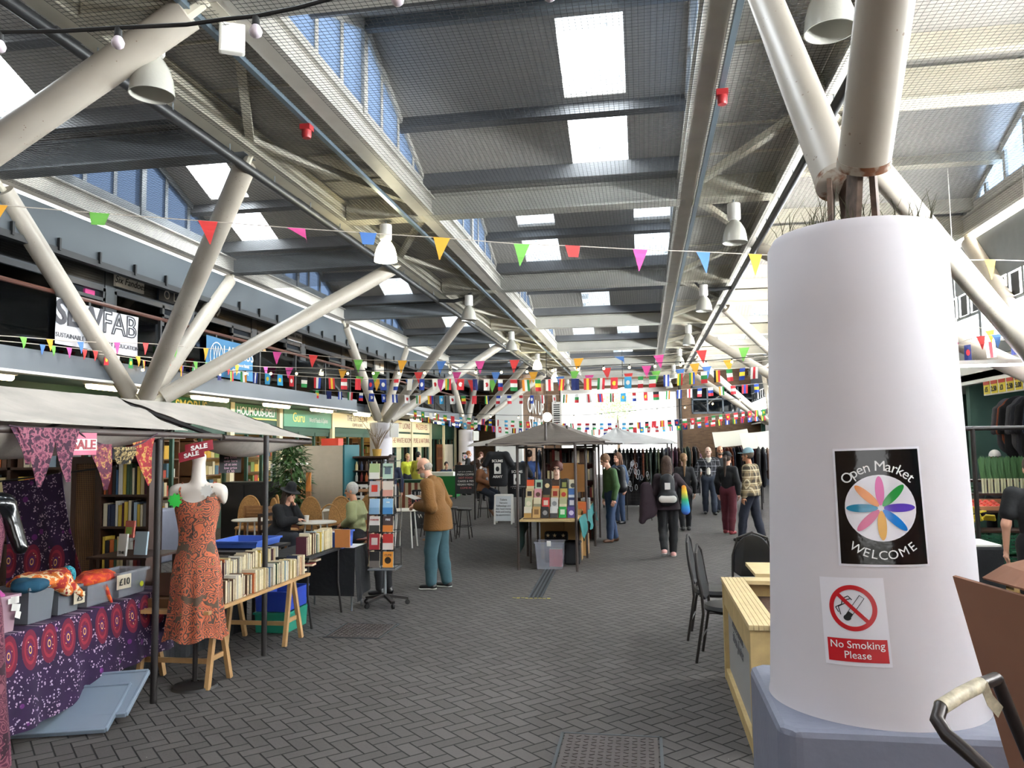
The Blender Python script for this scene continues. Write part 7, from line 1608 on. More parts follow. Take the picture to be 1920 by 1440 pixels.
for nm, x0, x1, y0, y1 in (('stall with a grey canvas canopy left of the middle bookstall', -4.4, -2.6, 20.4, 23.3), ('stall with a white canvas canopy right of the middle bookstall', -1.25, 0.7, 20.7, 24.4)):
    r = empty('market_stall', (x0, y0, 0)); tag(r, 'distant '+nm, 'stall')
    for x in (0, x1-x0):
        for y in (0, y1-y0): MB().tube((x, y, 0), (x, y, 1.97), 0.022, 0.022, 8).build('post', pole_m, r)
    for y in (0, y1-y0): MB().tube((0, y, 1.93), (x1-x0, y, 1.93), 0.02, 0.02, 8).build('rail', pole_m, r)
    if 'grey' in nm: gable_canopy(r, 'grey canvas canopy', -4.55, -2.5, -3.5, 20.2, 23.5, 1.97, 2.25, canvas)
    else: gable_canopy(r, 'white canvas canopy', -1.4, 0.85, -0.75, 20.5, 24.6, 1.97, 2.36, white_canvas)
r = empty('stall_table', (-1.5, 14.3, 0)); tag(r, 'long plank table of the middle bookstall', 'table')
MB().box(-0.43, 0.47, -2.12, 2.2, 0.735, 0.765).build('tabletop', mat('plank_top', '#c2a878', 0.7), r)
for x in (-0.36, 0.42):
    for y in (-1.4, 0.0, 2.0): MB().tube((x, y, 0), (x, y, 0.735), 0.018, 0.018, 8).build('leg', pole_br, r)
teal_cloth = cloth('teal_drape', '#1d6f70'); dgreen = cloth('dark_green_drape', '#14332f')
o = MB().sheet([[(-1.01+0.05*j/5+0.02*math.sin(i*1.3)*j/5, 12.25+4.1*i/28, 0.772-(0.26+0.12*math.sin(i*0.55))*j/5) for i in range(29)] for j in range(6)], -0.004).build('table_cloth', teal_cloth); tag(o, 'teal cloth hanging down the right side of the middle bookstall', 'cloth')
o = MB().sheet([[(-1.955-0.02*math.sin(i), 12.3+0.9*i/10, 0.76-(0.62-0.04*i)*j/6) for i in range(11)] for j in range(7)], 0.004).build('table_cloth', dgreen); tag(o, 'dark green cloth hanging at the left side of the middle bookstall', 'cloth')
rk = empty('display_rack', (-1.49, 12.3, 0.765)); tag(rk, 'stepped rack showing paperbacks face on at the front of the middle stall', 'book rack')
for k in range(4): MB().box(-0.40, 0.42, 0.0+0.12*k, 0.115+0.12*k, 0, 0.012+0.135*k).build('step', mat('rack_wood', '#8a6a44', 0.7), rk)
CV = [[('orange and cream', '#d8542c', '#d8c8a0'), ('mint and black', '#a8c8b0', '#1c1c1c'), ('black and cream', '#222020', '#d8c090'), ('brown and orange', '#4a3426', '#d07030'), ('black and olive', '#22241c', '#8a9048'), ('cream', '#d8d0b4', '#4a4a40')],
      [('cream with a dark photograph', '#c8b48a', '#2a2420'), ('pink and brown', '#c89098', '#5a3a2c'), ('black with small gold picture', '#1a1a1c', '#6a5a3a'), ('red and cream', '#c0a070', '#a83020'), ('yellow and red', '#c8b058', '#b03424'), ('blue', '#3a5f98', '#c8d0d8')],
      [('pale green', '#c0c4a0', '#e0d8c0'), ('ivory', '#d8d0b0', '#8a8a70'), ('bright red', '#c4302a', '#e0d0c0'), ('light grey', '#c8c8c6', '#8a8c90'), ('sage and cream', '#b0b488', '#e0d8b8'), ('navy and white', '#28345a', '#c8c8c8')],
      [('white and ochre', '#dcd6c2', '#b08a48'), ('tan', '#c09a60', '#7a5a30'), ('black with a grey face', '#1c1c1e', '#8a8a8a'), ('white with black portrait', '#d8d8d6', '#3a3a3a'), ('green', '#1f9a48', '#d8e8d0'), ('purple', '#4a3a78', '#c8c0d8')]]
for row in range(4):
    for k in range(6):
        nm, c1, c2 = CV[row][k]; M = T(-1.49-0.335+0.137*k, 12.36+0.115*(3-row), 0.78+0.135*(3-row), -0.22, 0, 0)
        pocket_book('%s paperback in the middle stall %s display row, %s from left' % (nm, ['top', 'second', 'third', 'bottom'][row], _ORD[k]), M, 0.118, 0.175, c1, c2, None, group='paperbacks on the display rack', style=(row+k) % 3)
for k in range(14):
    c = BC[(k*5+2) % 14]; book('%s book in the middle stall side boxes, %s from the front' % (c[0], _ORD[k]), T(-1.12+0.02*(k % 2), 13.15+0.05*k+0.5*(k//7), 0.775, 0, 0, PI) if k % 3 else T(-1.22, 13.15+0.06*k, 0.79, PI/2, 0, 0.4), 0.035, 0.13, 0.19, (k*5+2) % 14, 'books in the side boxes of the middle stall')
for k in range(2):
    o = MB().box(-1.36, -1.02, 13.05+0.95*k, 13.08+0.95*k, 0.767, 0.86).box(-1.36, -1.02, 13.85+0.95*k, 13.88+0.95*k, 0.767, 0.86).box(-1.36, -1.34, 13.05+0.95*k, 13.88+0.95*k, 0.767, 0.86).box(-1.04, -1.02, 13.05+0.95*k, 13.88+0.95*k, 0.767, 0.83).build('book_box', mat('carton_brown', '#a5814f', 0.8)); tag(o, 'open brown book box on the side of the middle stall, %s' % ['nearer one', 'farther one'][k], 'box')
bk = empty('bookcase', (-1.5, 16.2, 0)); tag(bk, 'brown bookcase standing across the back of the middle stall', 'bookcase')
for x in (-0.5, 0.0, 0.5): MB().box(x-0.015, x+0.015, -0.12, 0.14, 0, 1.85).build('side', dkw, bk)
for z in (0.5, 0.85, 1.2, 1.55, 1.85): MB().box(-0.5, 0.5, -0.12, 0.14, z-0.025, z).build('shelf', dkw, bk)
MB().box(-0.5, 0.5, 0.14, 0.155, 0, 1.85).build('back_panel', mat('dull_red_board', '#5a2a26', 0.8), bk)
for sh, z in enumerate((0.85, 1.2, 1.55)):
    x = -0.46; i = 0
    while x < 0.45 and i < 18:
        th = rb.uniform(0.03, 0.055)
        if abs(x+th/2) > 0.05:
            ci = rb.choice([0, 1, 2, 9, 8, 3, 4]); book('%s book on the brown bookcase %s shelf, %s from left' % (BC[ci][0], ['lower', 'middle', 'top'][sh], _ORD[i]), T(-1.5+x+th/2, 16.1, z, 0, 0, -PI/2), th, 0.15, rb.uniform(0.19, 0.27), ci, 'books in the brown bookcase'); i += 1
        x += th+0.004
for k, (x, w, z0, z1) in enumerate(((-1.5, 0.36, 0.95, 1.55), (-1.24, 0.16, 0.97, 1.52))):
    o = MB().box(x-w/2, x+w/2, 15.98, 16.0, z0, z1).tube((x, 15.99, 0.77), (x, 15.99, z0), 0.008).build('brown_panel', mat('plain_brown_card', '#9a6c3a', 0.8)); tag(o, ['large plain brown panel standing in front of the bookcase', 'narrow plain brown panel beside the large one'][k], 'panel')
r = tub('clear plastic box with a handle holding red books, under the middle stall', (-1.48, 12.38, 0.003), 0.44, 0.34, 0.42, m_clear('clear_box_plastic', '#c3c6d4', 0.30), 0, 0.86)
MB().box(-0.03, 0.03, -0.19, -0.165, 0.36, 0.44).build('handle', white_m, r)
book('bright red book standing inside the clear plastic box', T(-1.40, 12.42, 0.02, 0, 0, -PI/2), 0.20, 0.10, 0.27, 4, None, cover=mat('bright_red_cover', '#c43a3c', 0.5))
o = MB().box(-1.30, -1.05, 12.75, 13.1, 0.003, 0.36).box(-1.31, -1.04, 12.74, 13.11, 0.30, 0.36).build('black_bag', black_cloth, bevel=0.03); tag(o, 'black bag standing on the floor under the middle stall', 'bag')
r = empty('star_bag', (-1.45, 13.0, 0.003)); tag(r, 'black tote bag with gold stars behind the clear box', 'bag'); MB().box(-0.19, 0.19, -0.06, 0.06, 0, 0.5).build('body', black_cloth, r, bevel=0.03)
for x in (-0.13, -0.02, 0.12): MB().prism([(x+0.035*(1 if k % 2 else 0.42)*math.cos(k*PI/5+PI/10*3), -0.061, 0.44+0.035*(1 if k % 2 else 0.42)*math.sin(k*PI/5+PI/10*3)) for k in range(10)], (0, -0.003, 0)).build('star', mat('gold_star', '#c9b98a', 0.5), r)
for k, (x, y, w, d, h) in enumerate(((-1.55, 13.5, 0.4, 0.35, 0.62), (-1.2, 13.4, 0.28, 0.3, 0.66), (-1.1, 14.0, 0.2, 0.4, 0.35))):
    o = MB().box(x-w/2, x+w/2, y-d/2, y+d/2, 0.003, h).box(x-w/2-0.01, x+w/2+0.01, y-d/2-0.06, y-d/2, h-0.01, h).build('carton', mat('carton_brown', '#a5814f', 0.8)); tag(o, ['wide brown carton under the middle stall', 'tall brown carton under the middle stall', 'low brown carton farther under the middle stall'][k], 'box')
# white easel notice, display T-shirts, bar table and stool left of the middle stall
def aboard(lab, loc, rz, w, h, lines, face, ink_m, frame, s, foot=0.0):
    r = empty('sandwich_board', loc, rz); tag(r, lab, 'sandwich board')
    for k, (sg, nm) in enumerate(((1, 'front_panel'), (-1, 'back_panel'))):
        M = T(0, 0.0, 0) @ T(0, -sg*0.20, 0, sg*-0.20 if sg > 0 else 0.20, 0, 0)
        p = MB().box(-w/2, w/2, -0.012, 0.012, foot, h, M=M).build(nm, face, r); MB().box(-w/2-0.02, -w/2+0.02, -0.02, 0.02, 0, h, M=M).box(w/2-0.02, w/2+0.02, -0.02, 0.02, 0, h, M=M).box(-w/2, w/2, -0.02, 0.02, h-0.03, h+0.01, M=M).build('frame', frame, p)
    M = T(0, -0.20, 0, -0.20, 0, 0)
    for i, t in enumerate(lines): letters(MB(), t, M @ frame_mat(Vector((0, -0.016, h-0.14-(h-foot-0.2)*i/len(lines))), (1, 0, 0), (0, 0, 1)), s*(1.25 if i == 0 else 1)).build('lettering', ink_m[i % len(ink_m)], r)
    return r
aboard('white easel notice standing left of the middle stall', (-3.45, 19.4, 0), 0.05, 0.42, 0.72, ['Talana', 'Namaste', 'Reflexology and', 'Indian head massage', 'Reiki and healing', 'by appointment'], mat('easel_white', '#d6dcdf', 0.6), [ink, slate_letter], white_m, 0.055, 0.08)
ck = mat('chalk_white', '#d8d4cf', 0.9); ckr = mat('chalk_red', '#c46a6a', 0.9)
aboard('black sandwich board covered in white and red chalk writing by the far left tables', (-6.55, 28.8, 0), 0.2, 0.75, 1.25, ['THIS LITTLE BIRD', 'OPEN DAILY', 'FRESH COFFEE', 'HOT FOOD', 'CAKES & PIES', 'VEGAN MEALS', 'COME IN'], black_m, [ckr, ck, ck], black_m, 0.10, 0.18)
aboard('black sandwich board chalked with SANDWICHES and WRAPS behind the reading man', (-4.75, 17.0, 0), 0.35, 0.62, 0.98, ['LUNCHES', 'SANDWICHES', 'PIE &', 'WRAPS'], black_m, [ck, ckr, ck], black_m, 0.13, 0.15)
def tee(lab, loc, rz, txt, m=None):
    r = empty('display_tshirt', loc, rz); tag(r, lab, 'T-shirt')
    sdf_obj('shirt', [('c', (0, 0, 0.12), (0, 0, 0.62), 0.24, 0.24, (V3(0, 1, 0), 0.35)), ('c', (-0.2, 0, 0.78), (0.2, 0, 0.78), 0.09, 0.09, (V3(0, 1, 0), 0.7)), ('c', (0.2, 0, 0.78), (0.34, 0, 0.55), 0.09, 0.08), ('c', (-0.2, 0, 0.78), (-0.34, 0, 0.55), 0.09, 0.08), ('below', (0, 0, 0.0), V3(0, 0, -1))], m or blk, r, 0.016, 0.04)
    MB().box(-0.085, 0.085, -0.108, -0.10, 0.32, 0.58).build('print', papers, r)
    MB().ball((0, -0.106, 0.44), 0.05, 12, 8, (1, 0.15, 1.3)).build('print_face', ink, r)
    for t, z in zip(txt, (0.61, 0.22)): letters(MB(), t, frame_mat(Vector((0, -0.112, z)), (1, 0, 0), (0, 0, 1)), 0.09, bold=0.03).build('lettering', papers, r)
    MB().tube((0, 0.02, -0.87), (0, 0.02, 0.9), 0.015, 0.015, 6).build('stand', pole_m, r)
tee('black printed T-shirt on a display stand, left of the two', (-3.62, 19.6, 0.9), 0.0, ('SCUMS', 'ARMY')); tee('black printed T-shirt on a display stand, right of the two', (-3.2, 19.9, 0.62), 0.2, ('SCUMS', 'ARMY'))
def stool(lab, loc, h=0.72, m=None, name='bar_stool'):
    r = empty(name, loc); tag(r, lab, 'stool'); m = m or pole_m
    MB().lathe([(0.0005, h-0.04), (0.16, h-0.04), (0.17, h-0.02), (0.16, h), (0.0005, h)], n=20).build('seat', m, r, smooth=True)
    for k in range(4): a = PI/4+k*PI/2; MB().tube((0.12*math.cos(a), 0.12*math.sin(a), h-0.04), (0.2*math.cos(a), 0.2*math.sin(a), 0), 0.013, 0.013, 6).build('leg', m, r)
    MB().path([(0.17*math.cos(t), 0.17*math.sin(t), 0.25) for t in np.linspace(0, 2*PI, 13)[:-1]], 0.009, 5, closed=True).build('ring', m, r); return r
stool('black bar stool under the man in the tan jacket', (-4.28, 21.0, 0), 0.70)
def round_table(lab, loc, rad, h, top, leg, legs=1):
    r = empty('cafe_table', loc); tag(r, lab, 'table')
    MB().lathe([(0.0005, h-0.025), (rad-0.01, h-0.025), (rad, h-0.012), (rad-0.01, h), (0.0005, h)], n=32).build('tabletop', top, r, smooth=True)
    if legs == 1: MB().tube((0, 0, 0.02), (0, 0, h-0.025), 0.03, 0.03, 10).lathe([(0.22, 0), (0.2, 0.02), (0.03, 0.05)], n=20, capb=True).build('pedestal', leg, r, smooth=True)
    else:
        for k in range(4): a = PI/4+k*PI/2; MB().tube((rad*0.55*math.cos(a), rad*0.55*math.sin(a), h-0.025), (rad*0.75*math.cos(a), rad*0.75*math.sin(a), 0), 0.015, 0.015, 8).build('leg', leg, r)
    return r
round_table('dark high table between the display T-shirts and the middle stall', (-2.85, 18.6, 0), 0.30, 0.95, mat('dark_table', '#2a2624', 0.7), pole_m)

# ------------------------------------------------------------------ cafe seating on the left
wick = mat('wicker', '#a87c46', 0.75, noise=0.3, nscale=40, bump=0.6, bscale=70); oak = mat('oak_furniture', '#8a5e34', 0.55, noise=0.2, nscale=8)
def wicker_chair(lab, loc, rz):
    r = empty('wicker_chair', loc, rz); tag(r, lab, 'chair', 'wicker chairs at the cafe'); pts = []
    arch = [(0.21*math.cos(t), 0.20+0.02, 0.62+0.40*math.sin(t)) for t in np.linspace(0, PI, 15)]
    MB().path([(0.20, 0.2, 0.44)]+arch+[(-0.20, 0.2, 0.44)], 0.018, 8).build('back_frame', wick, r, smooth=True)
    MB().prism([(0.2, 0.215, 0.45)]+arch+[(-0.2, 0.215, 0.45)], (0, 0.012, 0)).build('backrest', wick, r)
    MB().lathe([(0.0005, 0.41), (0.22, 0.41), (0.235, 0.435), (0.22, 0.46), (0.0005, 0.455)], n=24).build('seat', wick, r, smooth=True)
    for x in (-0.17, 0.17):
        for y in (-0.15, 0.17): MB().tube((x, y, 0.42), (x*1.15, y*1.2, 0), 0.017, 0.014, 8).build('leg', wick, r)
    return r
for i, (x, y, a, t) in enumerate(((-7.15, 14.2, -0.9, 'left of the pale table, nearest the dark cabinet'), (-6.45, 13.6, 2.4, 'with its back to the black-hatted man'), (-6.05, 14.0, PI, 'directly behind the black-hatted man'), (-5.4, 13.7, 0.5, 'with low rounded back between the two seated men'), (-5.15, 14.4, 0.2, 'with tall arched back behind the two seated men'), (-4.9, 14.0, -0.5, 'slanting beside the sage jumper man'), (-7.4, 14.0, 0.3, 'in front of the potted tree'))):
    wicker_chair('wicker cafe chair '+t, (x, y, 0), a)
def wood_chair(lab, loc, rz, m, H=0.9, slats=3, group=None):
    r = empty('wooden_chair', loc, rz); tag(r, lab, 'chair', group)
    MB().box(-0.2, 0.2, -0.2, 0.2, 0.43, 0.46).build('seat', m, r, bevel=0.01)
    for x in (-0.18, 0.18):
        MB().bar((x, -0.18, 0), (x, -0.18, 0.43), 0.035, 0.035, up=(0, 1, 0)).build('leg', m, r); MB().bar((x, 0.19, 0), (x, 0.2, H), 0.035, 0.035, up=(0, 1, 0)).build('leg', m, r)
    b = MB()
    for k in range(slats): b.box(-0.18, 0.18, 0.185, 0.205, 0.55+(H-0.6)*k/max(1, slats-1), 0.60+(H-0.6)*k/max(1, slats-1))
    b.build('backrest', m, r); return r
wood_chair('dark wooden chair under the man in the sage jumper', (-4.58, 12.4, 0), -PI/2, mat('red_brown_wood', '#5a2a1e', 0.5), 0.86); wood_chair('dark chair under the man in the black hat', (-5.94, 12.2, 0), PI/2-0.25, dkw, 0.86)
wood_chair('orange wooden chair with a solid back left of the hat man', (-6.2, 12.9, 0), 0.9, oak, 0.92, 6); wood_chair('orange wooden chair at the left pale table', (-6.9, 13.5, 0), PI, oak, 0.9, 6)
for i, (x, y) in enumerate(((-6.25, 16.7), (-5.85, 16.3), (-5.55, 16.6))): wood_chair('white ladder-back chair behind the cafe tables, %s from the left' % _ORD[i], (x, y, 0), 0.2, white_m, 1.1, 3, 'white ladder-back chairs')
pale_top = mat('pale_table_top', '#d9d2c4', 0.35)
for i, (x, y, h, t) in enumerate(((-5.30, 12.3, 0.72, 'between the two seated men'), (-6.75, 12.9, 0.70, 'at the left, nearest the book tables'), (-6.35, 14.6, 0.72, 'farther back on the left'), (-4.55, 14.8, 0.72, 'behind the man in the sage jumper'), (-5.5, 15.0, 0.72, 'behind the hat man'))):
    round_table('small round pale cafe table '+t, (x, y, 0), 0.33, h, pale_top, white_m, 4)
round_table('round wooden topped high table in front of the beige counter', (-5.65, 15.6, 0), 0.42, 1.05, oak, oak)
round_table('round wooden table beyond the spinner', (-4.35, 16.0, 0), 0.42, 0.9, oak, oak)
for i, (x, y) in enumerate(((-4.0, 15.5), (-3.75, 16.3), (-4.6, 16.6), (-4.15, 16.7))): stool('dark metal cafe stool beyond the spinner, %s from the nearest' % _ORD[i], (x, y, 0), 0.62, pole_m, 'cafe_stool')
r = empty('cup', (-5.42, 12.2, 0.72)); tag(r, 'white takeaway cup on the table between the two seated men', 'cup'); MB().lathe([(0.028, 0), (0.04, 0.105), (0.042, 0.108)], n=16, capb=True, capt=True).build('body', white_m, r, smooth=True)
o = MB().box(-0.2, 0.14, -0.12, 0.12, 0.0, 0.004).build('newspaper', papers); o.location = (-5.15, 12.28, 0.721); o.rotation_euler = (0, 0, 0.3); tag(o, 'open newspaper on the table between the two seated men', 'newspaper')
r = empty('wicker_basket', (-5.25, 12.75, 0.0)); tag(r, 'wicker basket with a tall hoop handle behind the cafe table', 'basket'); MB().lathe([(0.16, 0.42), (0.22, 0.62), (0.2, 0.62), (0.15, 0.43)], n=24, capb=True).build('bowl', wick, r, smooth=True); MB().path([(0.21*math.cos(t), 0, 0.62+0.34*math.sin(t)) for t in np.linspace(0, PI, 13)], 0.014, 6).build('handle', wick, r); MB().box(-0.18, 0.18, -0.18, 0.18, 0, 0.42).build('stand', oak, r)
# beige counter block, dark cabinet, potted tree, plank, dry branches
r = empty('cafe_counter', (-7.1, 16.6, 0)); tag(r, 'tall beige counter block with a teal end beside the potted tree', 'counter'); MB().box(-0.6, 0.56, 0, 0.9, 0, 1.97).build('body', mat('beige_board', '#b7ab98', 0.7, noise=0.05), r); MB().box(0.56, 0.60, -0.01, 0.91, 0, 1.98).build('end_panel', mat('teal_board', '#1c5a60', 0.6), r)
r = empty('shelf_unit', (-6.2, 17.2, 0)); tag(r, 'dark shelf unit of bottles behind the cafe seats', 'shelf'); MB().box(-0.35, 0.55, 0.25, 0.28, 0, 1.7).box(-0.35, -0.32, -0.1, 0.25, 0, 1.7).box(0.52, 0.55, -0.1, 0.25, 0, 1.7).box(-0.35, 0.6, -0.12, 0.28, 1.68, 1.72).build('carcass', dkw, r)
for z in (0.9, 1.15, 1.4): MB().box(-0.32, 0.52, -0.1, 0.25, z-0.02, z).build('shelf', dkw, r)
k = 0
for z in (0.9, 1.15, 1.4):
    for i in range(7):
        c = BC[(i*3+k) % 14]; o = MB().lathe([(0.035, 0), (0.035, 0.12), (0.014, 0.16), (0.014, 0.2)], n=10, capb=True, capt=True).build('bottle', mat('book_'+c[0].replace(' ', '_'), c[1], 0.6), None, smooth=True); o.location = (-6.45+0.12*i, 17.2, z); tag(o, '%s bottle on the dark cafe unit %s shelf, %s from left' % (c[0], ['low', 'middle', 'top'][k], _ORD[i]), 'bottle', 'bottles in the dark cafe unit')
    k += 1
o = MB().box(-0.2, 0.2, -0.15, 0.15, 0, 0.16).build('red_box', mat('red_orange_box', '#c8402a', 0.6)); o.location = (-6.95, 17.0, 1.97); tag(o, 'red and yellow box on top of the beige counter', 'box')
r = empty('dry_branches', (-6.0, 17.3, 1.72)); tag(r, 'bare branches in a pot on top of the dark shelf unit', 'plant'); MB().lathe([(0.09, 0), (0.11, 0.16)], n=16, capb=True, capt=True).build('pot', mat('ochre_pot', '#b08a3a', 0.7), r, smooth=True); q = random.Random(9); b = MB()
for i in range(16):
    a = q.uniform(0, 2*PI); l = q.uniform(0.5, 1.1); s = q.uniform(0.2, 0.75); p0 = Vector((0, 0, 0.1)); p1 = Vector((s*0.35*math.cos(a)*l, s*0.35*math.sin(a)*l, 0.1+0.45*l)); p2 = p1+Vector((s*0.6*math.cos(a+0.3)*l, s*0.5*math.sin(a)*l, 0.4*l)); b.path([p0, p1, p2], [0.010, 0.007, 0.003], 5)
    b.path([p1, p1+Vector((0.2*math.cos(a-1), 0.2*math.sin(a-1), 0.2))], [0.005, 0.002], 4)
b.build('branches', mat('dry_twig', '#7a6650', 0.9), r)
r = empty('cabinet', (-7.9, 14.9, 0)); tag(r, 'black double door cabinet behind the wicker chairs', 'cabinet'); MB().box(-0.55, 0.45, 0, 0.5, 0, 1.25).build('body', black_m, r)
for s in (-1, 1): d = MB().box(-0.05+s*0.25-0.235, -0.05+s*0.25+0.235, -0.02, 0, 0.06, 1.2).build('door', mat('cabinet_black', '#18181a', 0.4), r); MB().box(-0.05+s*0.04-0.01, -0.05+s*0.04+0.01, -0.04, -0.02, 0.6, 0.8).build('handle', chrome, d)
r = empty('glass_cabinet', (-7.6, 16.0, 0)); tag(r, 'counter with a glass food cabinet behind the mannequin', 'counter'); MB().box(-0.9, 0.35, 0, 0.6, 0, 1.12).build('base', oak, r); MB().box(-0.35, 0.3, 0.02, 0.5, 1.12, 1.16).box(-0.35, 0.3, 0.02, 0.5, 1.56, 1.6).box(-0.35, -0.32, 0.02, 0.05, 1.16, 1.56).box(0.27, 0.3, 0.02, 0.05, 1.16, 1.56).build('frame', white_m, r); MB().box(-0.32, 0.27, 0.025, 0.03, 1.16, 1.56).build('pane', glass, r)
q = random.Random(4); b = MB()
for i in range(14): b.mat(i % 4); b.ball((-0.28+0.04*i, 0.25+q.uniform(-.1, .1), 1.2+q.uniform(0, .15)), 0.05, 8, 6)
b.build('food', [mat('goods_%d' % j, '#c9b37a') for j in (0, 2, 4, 5)], r)['kind'] = 'stuff'
r = empty('potted_tree', (-7.0, 15.0, 0)); tag(r, 'leafy green potted tree standing in front of the beige counter', 'plant'); MB().lathe([(0.16, 0), (0.22, 0.4), (0.2, 0.4), (0.19, 0.36)], n=20, capb=True, capt=True).build('pot', mat('terracotta', '#7a4a34', 0.8), r, smooth=True); MB().path([(0, 0, 0.3), (0.03, 0.02, 1.0), (-0.02, 0, 1.7)], [0.03, 0.025, 0.012], 8).build('trunk', mat('bark', '#6b5a48', 0.9), r); q = random.Random(12); b = MB()
for i in range(900):
    z = q.uniform(0.75, 2.02); rr = (0.12+0.24*math.sin(PI*min(1, (z-0.6)/1.5)))*q.uniform(0.25, 1.1); a = q.uniform(0, 2*PI); c = Vector((rr*math.cos(a), rr*math.sin(a), z)); d = Vector((math.cos(a)*q.uniform(.5, 1), math.sin(a)*q.uniform(.5, 1), q.uniform(-0.9, 0.3))).normalized(); s = d.cross(Vector((0, 0, 1))).normalized(); l = q.uniform(0.12, 0.22); up = s.cross(d)
    b.add([c, c+d*l*0.5+s*l*0.2+up*0.012, c+d*l, c+d*l*0.5-s*l*0.2+up*0.012], [(0, 1, 2, 3)])
b.build('foliage', mat('tree_leaf', '#3c5b2c', 0.5, noise=0.35, nscale=6), r)['kind'] = 'stuff'
o = MB().box(-0.05, 0.05, -0.02, 0.02, 0, 1.45).build('timber_post', oak); o.location = (-6.45, 14.6, 0); tag(o, 'plain timber post in front of the beige counter', 'post'); o = MB().sheet([[(-0.05+0.1*i/3, 0.0+0.02*math.sin(i+j), 1.43-0.35*j/4) for i in range(4)] for j in range(5)], 0.006).build('cloth_strip', mat('ochre_cloth', '#b3702c', 0.8)); o.location = (-6.44, 14.57, 0); tag(o, 'ochre cloth strip hanging on the timber post', 'cloth')
r = empty('market_table', (-8.0, 29.8, 0)); tag(r, 'table under a green cloth by the farthest left column', 'table'); MB().box(-0.6, 0.9, -0.4, 0.4, 0.003, 0.8).build('cloth', mat('bright_green_cloth', '#1f7a3a', 0.8), r); MB().box(-0.5, 0.8, -0.3, 0.3, 0.8, 0.95).build('goods', papers, r)
r = empty('market_table', (-7.0, 24.0, 0)); tag(r, 'table with a striped front and dark green cover beyond the spinner', 'table'); b = MB()
for i in range(14): b.mat(i % 2); b.box(-0.7+0.1*i, -0.6+0.1*i, -0.35, -0.33, 0.05, 0.82)
b.build('striped_front', [mat('stripe_cream', '#cbbf9f', 0.8), mat('stripe_red', '#8a4a3a', 0.8)], r); MB().box(-0.72, 0.72, -0.36, 0.36, 0.82, 0.9).build('cover', mat('bottle_green', '#123f2a', 0.8), r)

# ------------------------------------------------------------------ clothes rails at the far right
def garment_mesh(seed, m):
    q = random.Random(seed); w = q.uniform(0.19, 0.24); l = q.uniform(0.55, 0.85)
    o = sdf_obj('garment', [('c', (0, 0, -0.12), (0, 0, -l), w, w*1.05, (V3(1, 0, 0), 0.22)), ('c', (0, -w*0.85, -0.11), (0, w*0.85, -0.11), 0.055, 0.055, (V3(1, 0, 0), 0.7)), ('c', (0, -w, -0.12), (0, -w-0.06, -0.5), 0.06, 0.05, (V3(1, 0, 0), 0.6)), ('c', (0, w, -0.12), (0, w+0.06, -0.5), 0.06, 0.05, (V3(1, 0, 0), 0.6))], m, None, 0.022, 0.03)
    MB().path([(0, 0, -0.06), (0, 0.02, -0.01), (0, 0, 0.02), (0, -0.02, 0.0)], 0.004, 5).build('hanger_hook', chrome, o)
    return o
gcols = [('black', '#17171a'), ('wine red', '#5a2430'), ('dark green', '#26332c'), ('navy', '#20283c'), ('brown', '#5a4030'), ('charcoal', '#33343a'), ('plum', '#3a2434'), ('rust', '#8a4428'), ('olive', '#4a4e34'), ('grey', '#55565a')]
protos = []
for i, (n, c) in enumerate(gcols): protos.append((n, garment_mesh(i, cloth('garment_'+n.replace(' ', '_'), c))))
used = set()
def rail(lab, p, q, n, seed, where, group, rz=None, h=1.72):
    p, q = Vector(p), Vector(q); r = empty('clothes_rail', p); tag(r, lab, 'clothes rail'); d = q-p
    MB().tube((0, 0, h), (d.x, d.y, h), 0.014, 0.014, 8).build('bar', pole_m, r)
    for v in (Vector((0, 0, 0)), d): MB().tube(v, v+Vector((0, 0, h)), 0.014, 0.014, 8).build('upright', pole_m, r)
    a = math.atan2(d.y, d.x); rr = random.Random(seed)
    for i in range(n):
        k = rr.randrange(len(protos)); nm, pr = protos[k]
        o = pr if k not in used else dup(pr); used.add(k)
        o.location = p+d*((i+0.5)/n)+Vector((0, 0, h-0.015)); o.rotation_euler = (0, 0, a+rr.uniform(-0.15, 0.15)); tag(o, '%s garment on the %s, %s along it' % (nm, where, _ORD[i]), 'clothing', group)
rail('clothes rail under the striped canopies at the far right', (2.35, 26.0, 0), (3.7, 26.2, 0), 13, 1, 'far right clothes rail', 'clothes on the far right rail')
rail('second clothes rail nearer the entrance column', (3.0, 22.2, 0), (3.9, 22.2, 0), 8, 2, 'rail nearest the entrance column', 'clothes on the rail nearest the column')
rail('clothes rail under the white canopy', (-0.9, 24.2, 0), (0.6, 24.2, 0), 13, 3, 'rail under the white canopy', 'clothes under the white canopy')
rail('clothes rail left of the far drainpipe', (0.75, 30.0, 0), (2.0, 30.2, 0), 11, 4, 'rail left of the far drainpipe', 'clothes left of the far drainpipe')
rail('clothes rail behind the T-shirt stands', (-3.3, 24.6, 0), (-2.0, 24.6, 0), 10, 5, 'rail behind the T-shirt stands', 'clothes behind the T-shirt stands')
for x0, x1, y, t in ((-1.2, 0.7, 24.5, 'under the white canopy'), (0.7, 2.05, 30.4, 'left of the far drainpipe')):
    o = MB().sheet([[(x0+(x1-x0)*i/24, y+0.04*math.sin(i*1.4), 1.66-1.6*j/6) for i in range(25)] for j in range(7)], 0.006).build('backdrop_cloth', cloth('backdrop', '#1d1b20'), None, smooth=True); tag(o, 'dark backdrop cloth behind the clothes rail '+t, 'cloth')
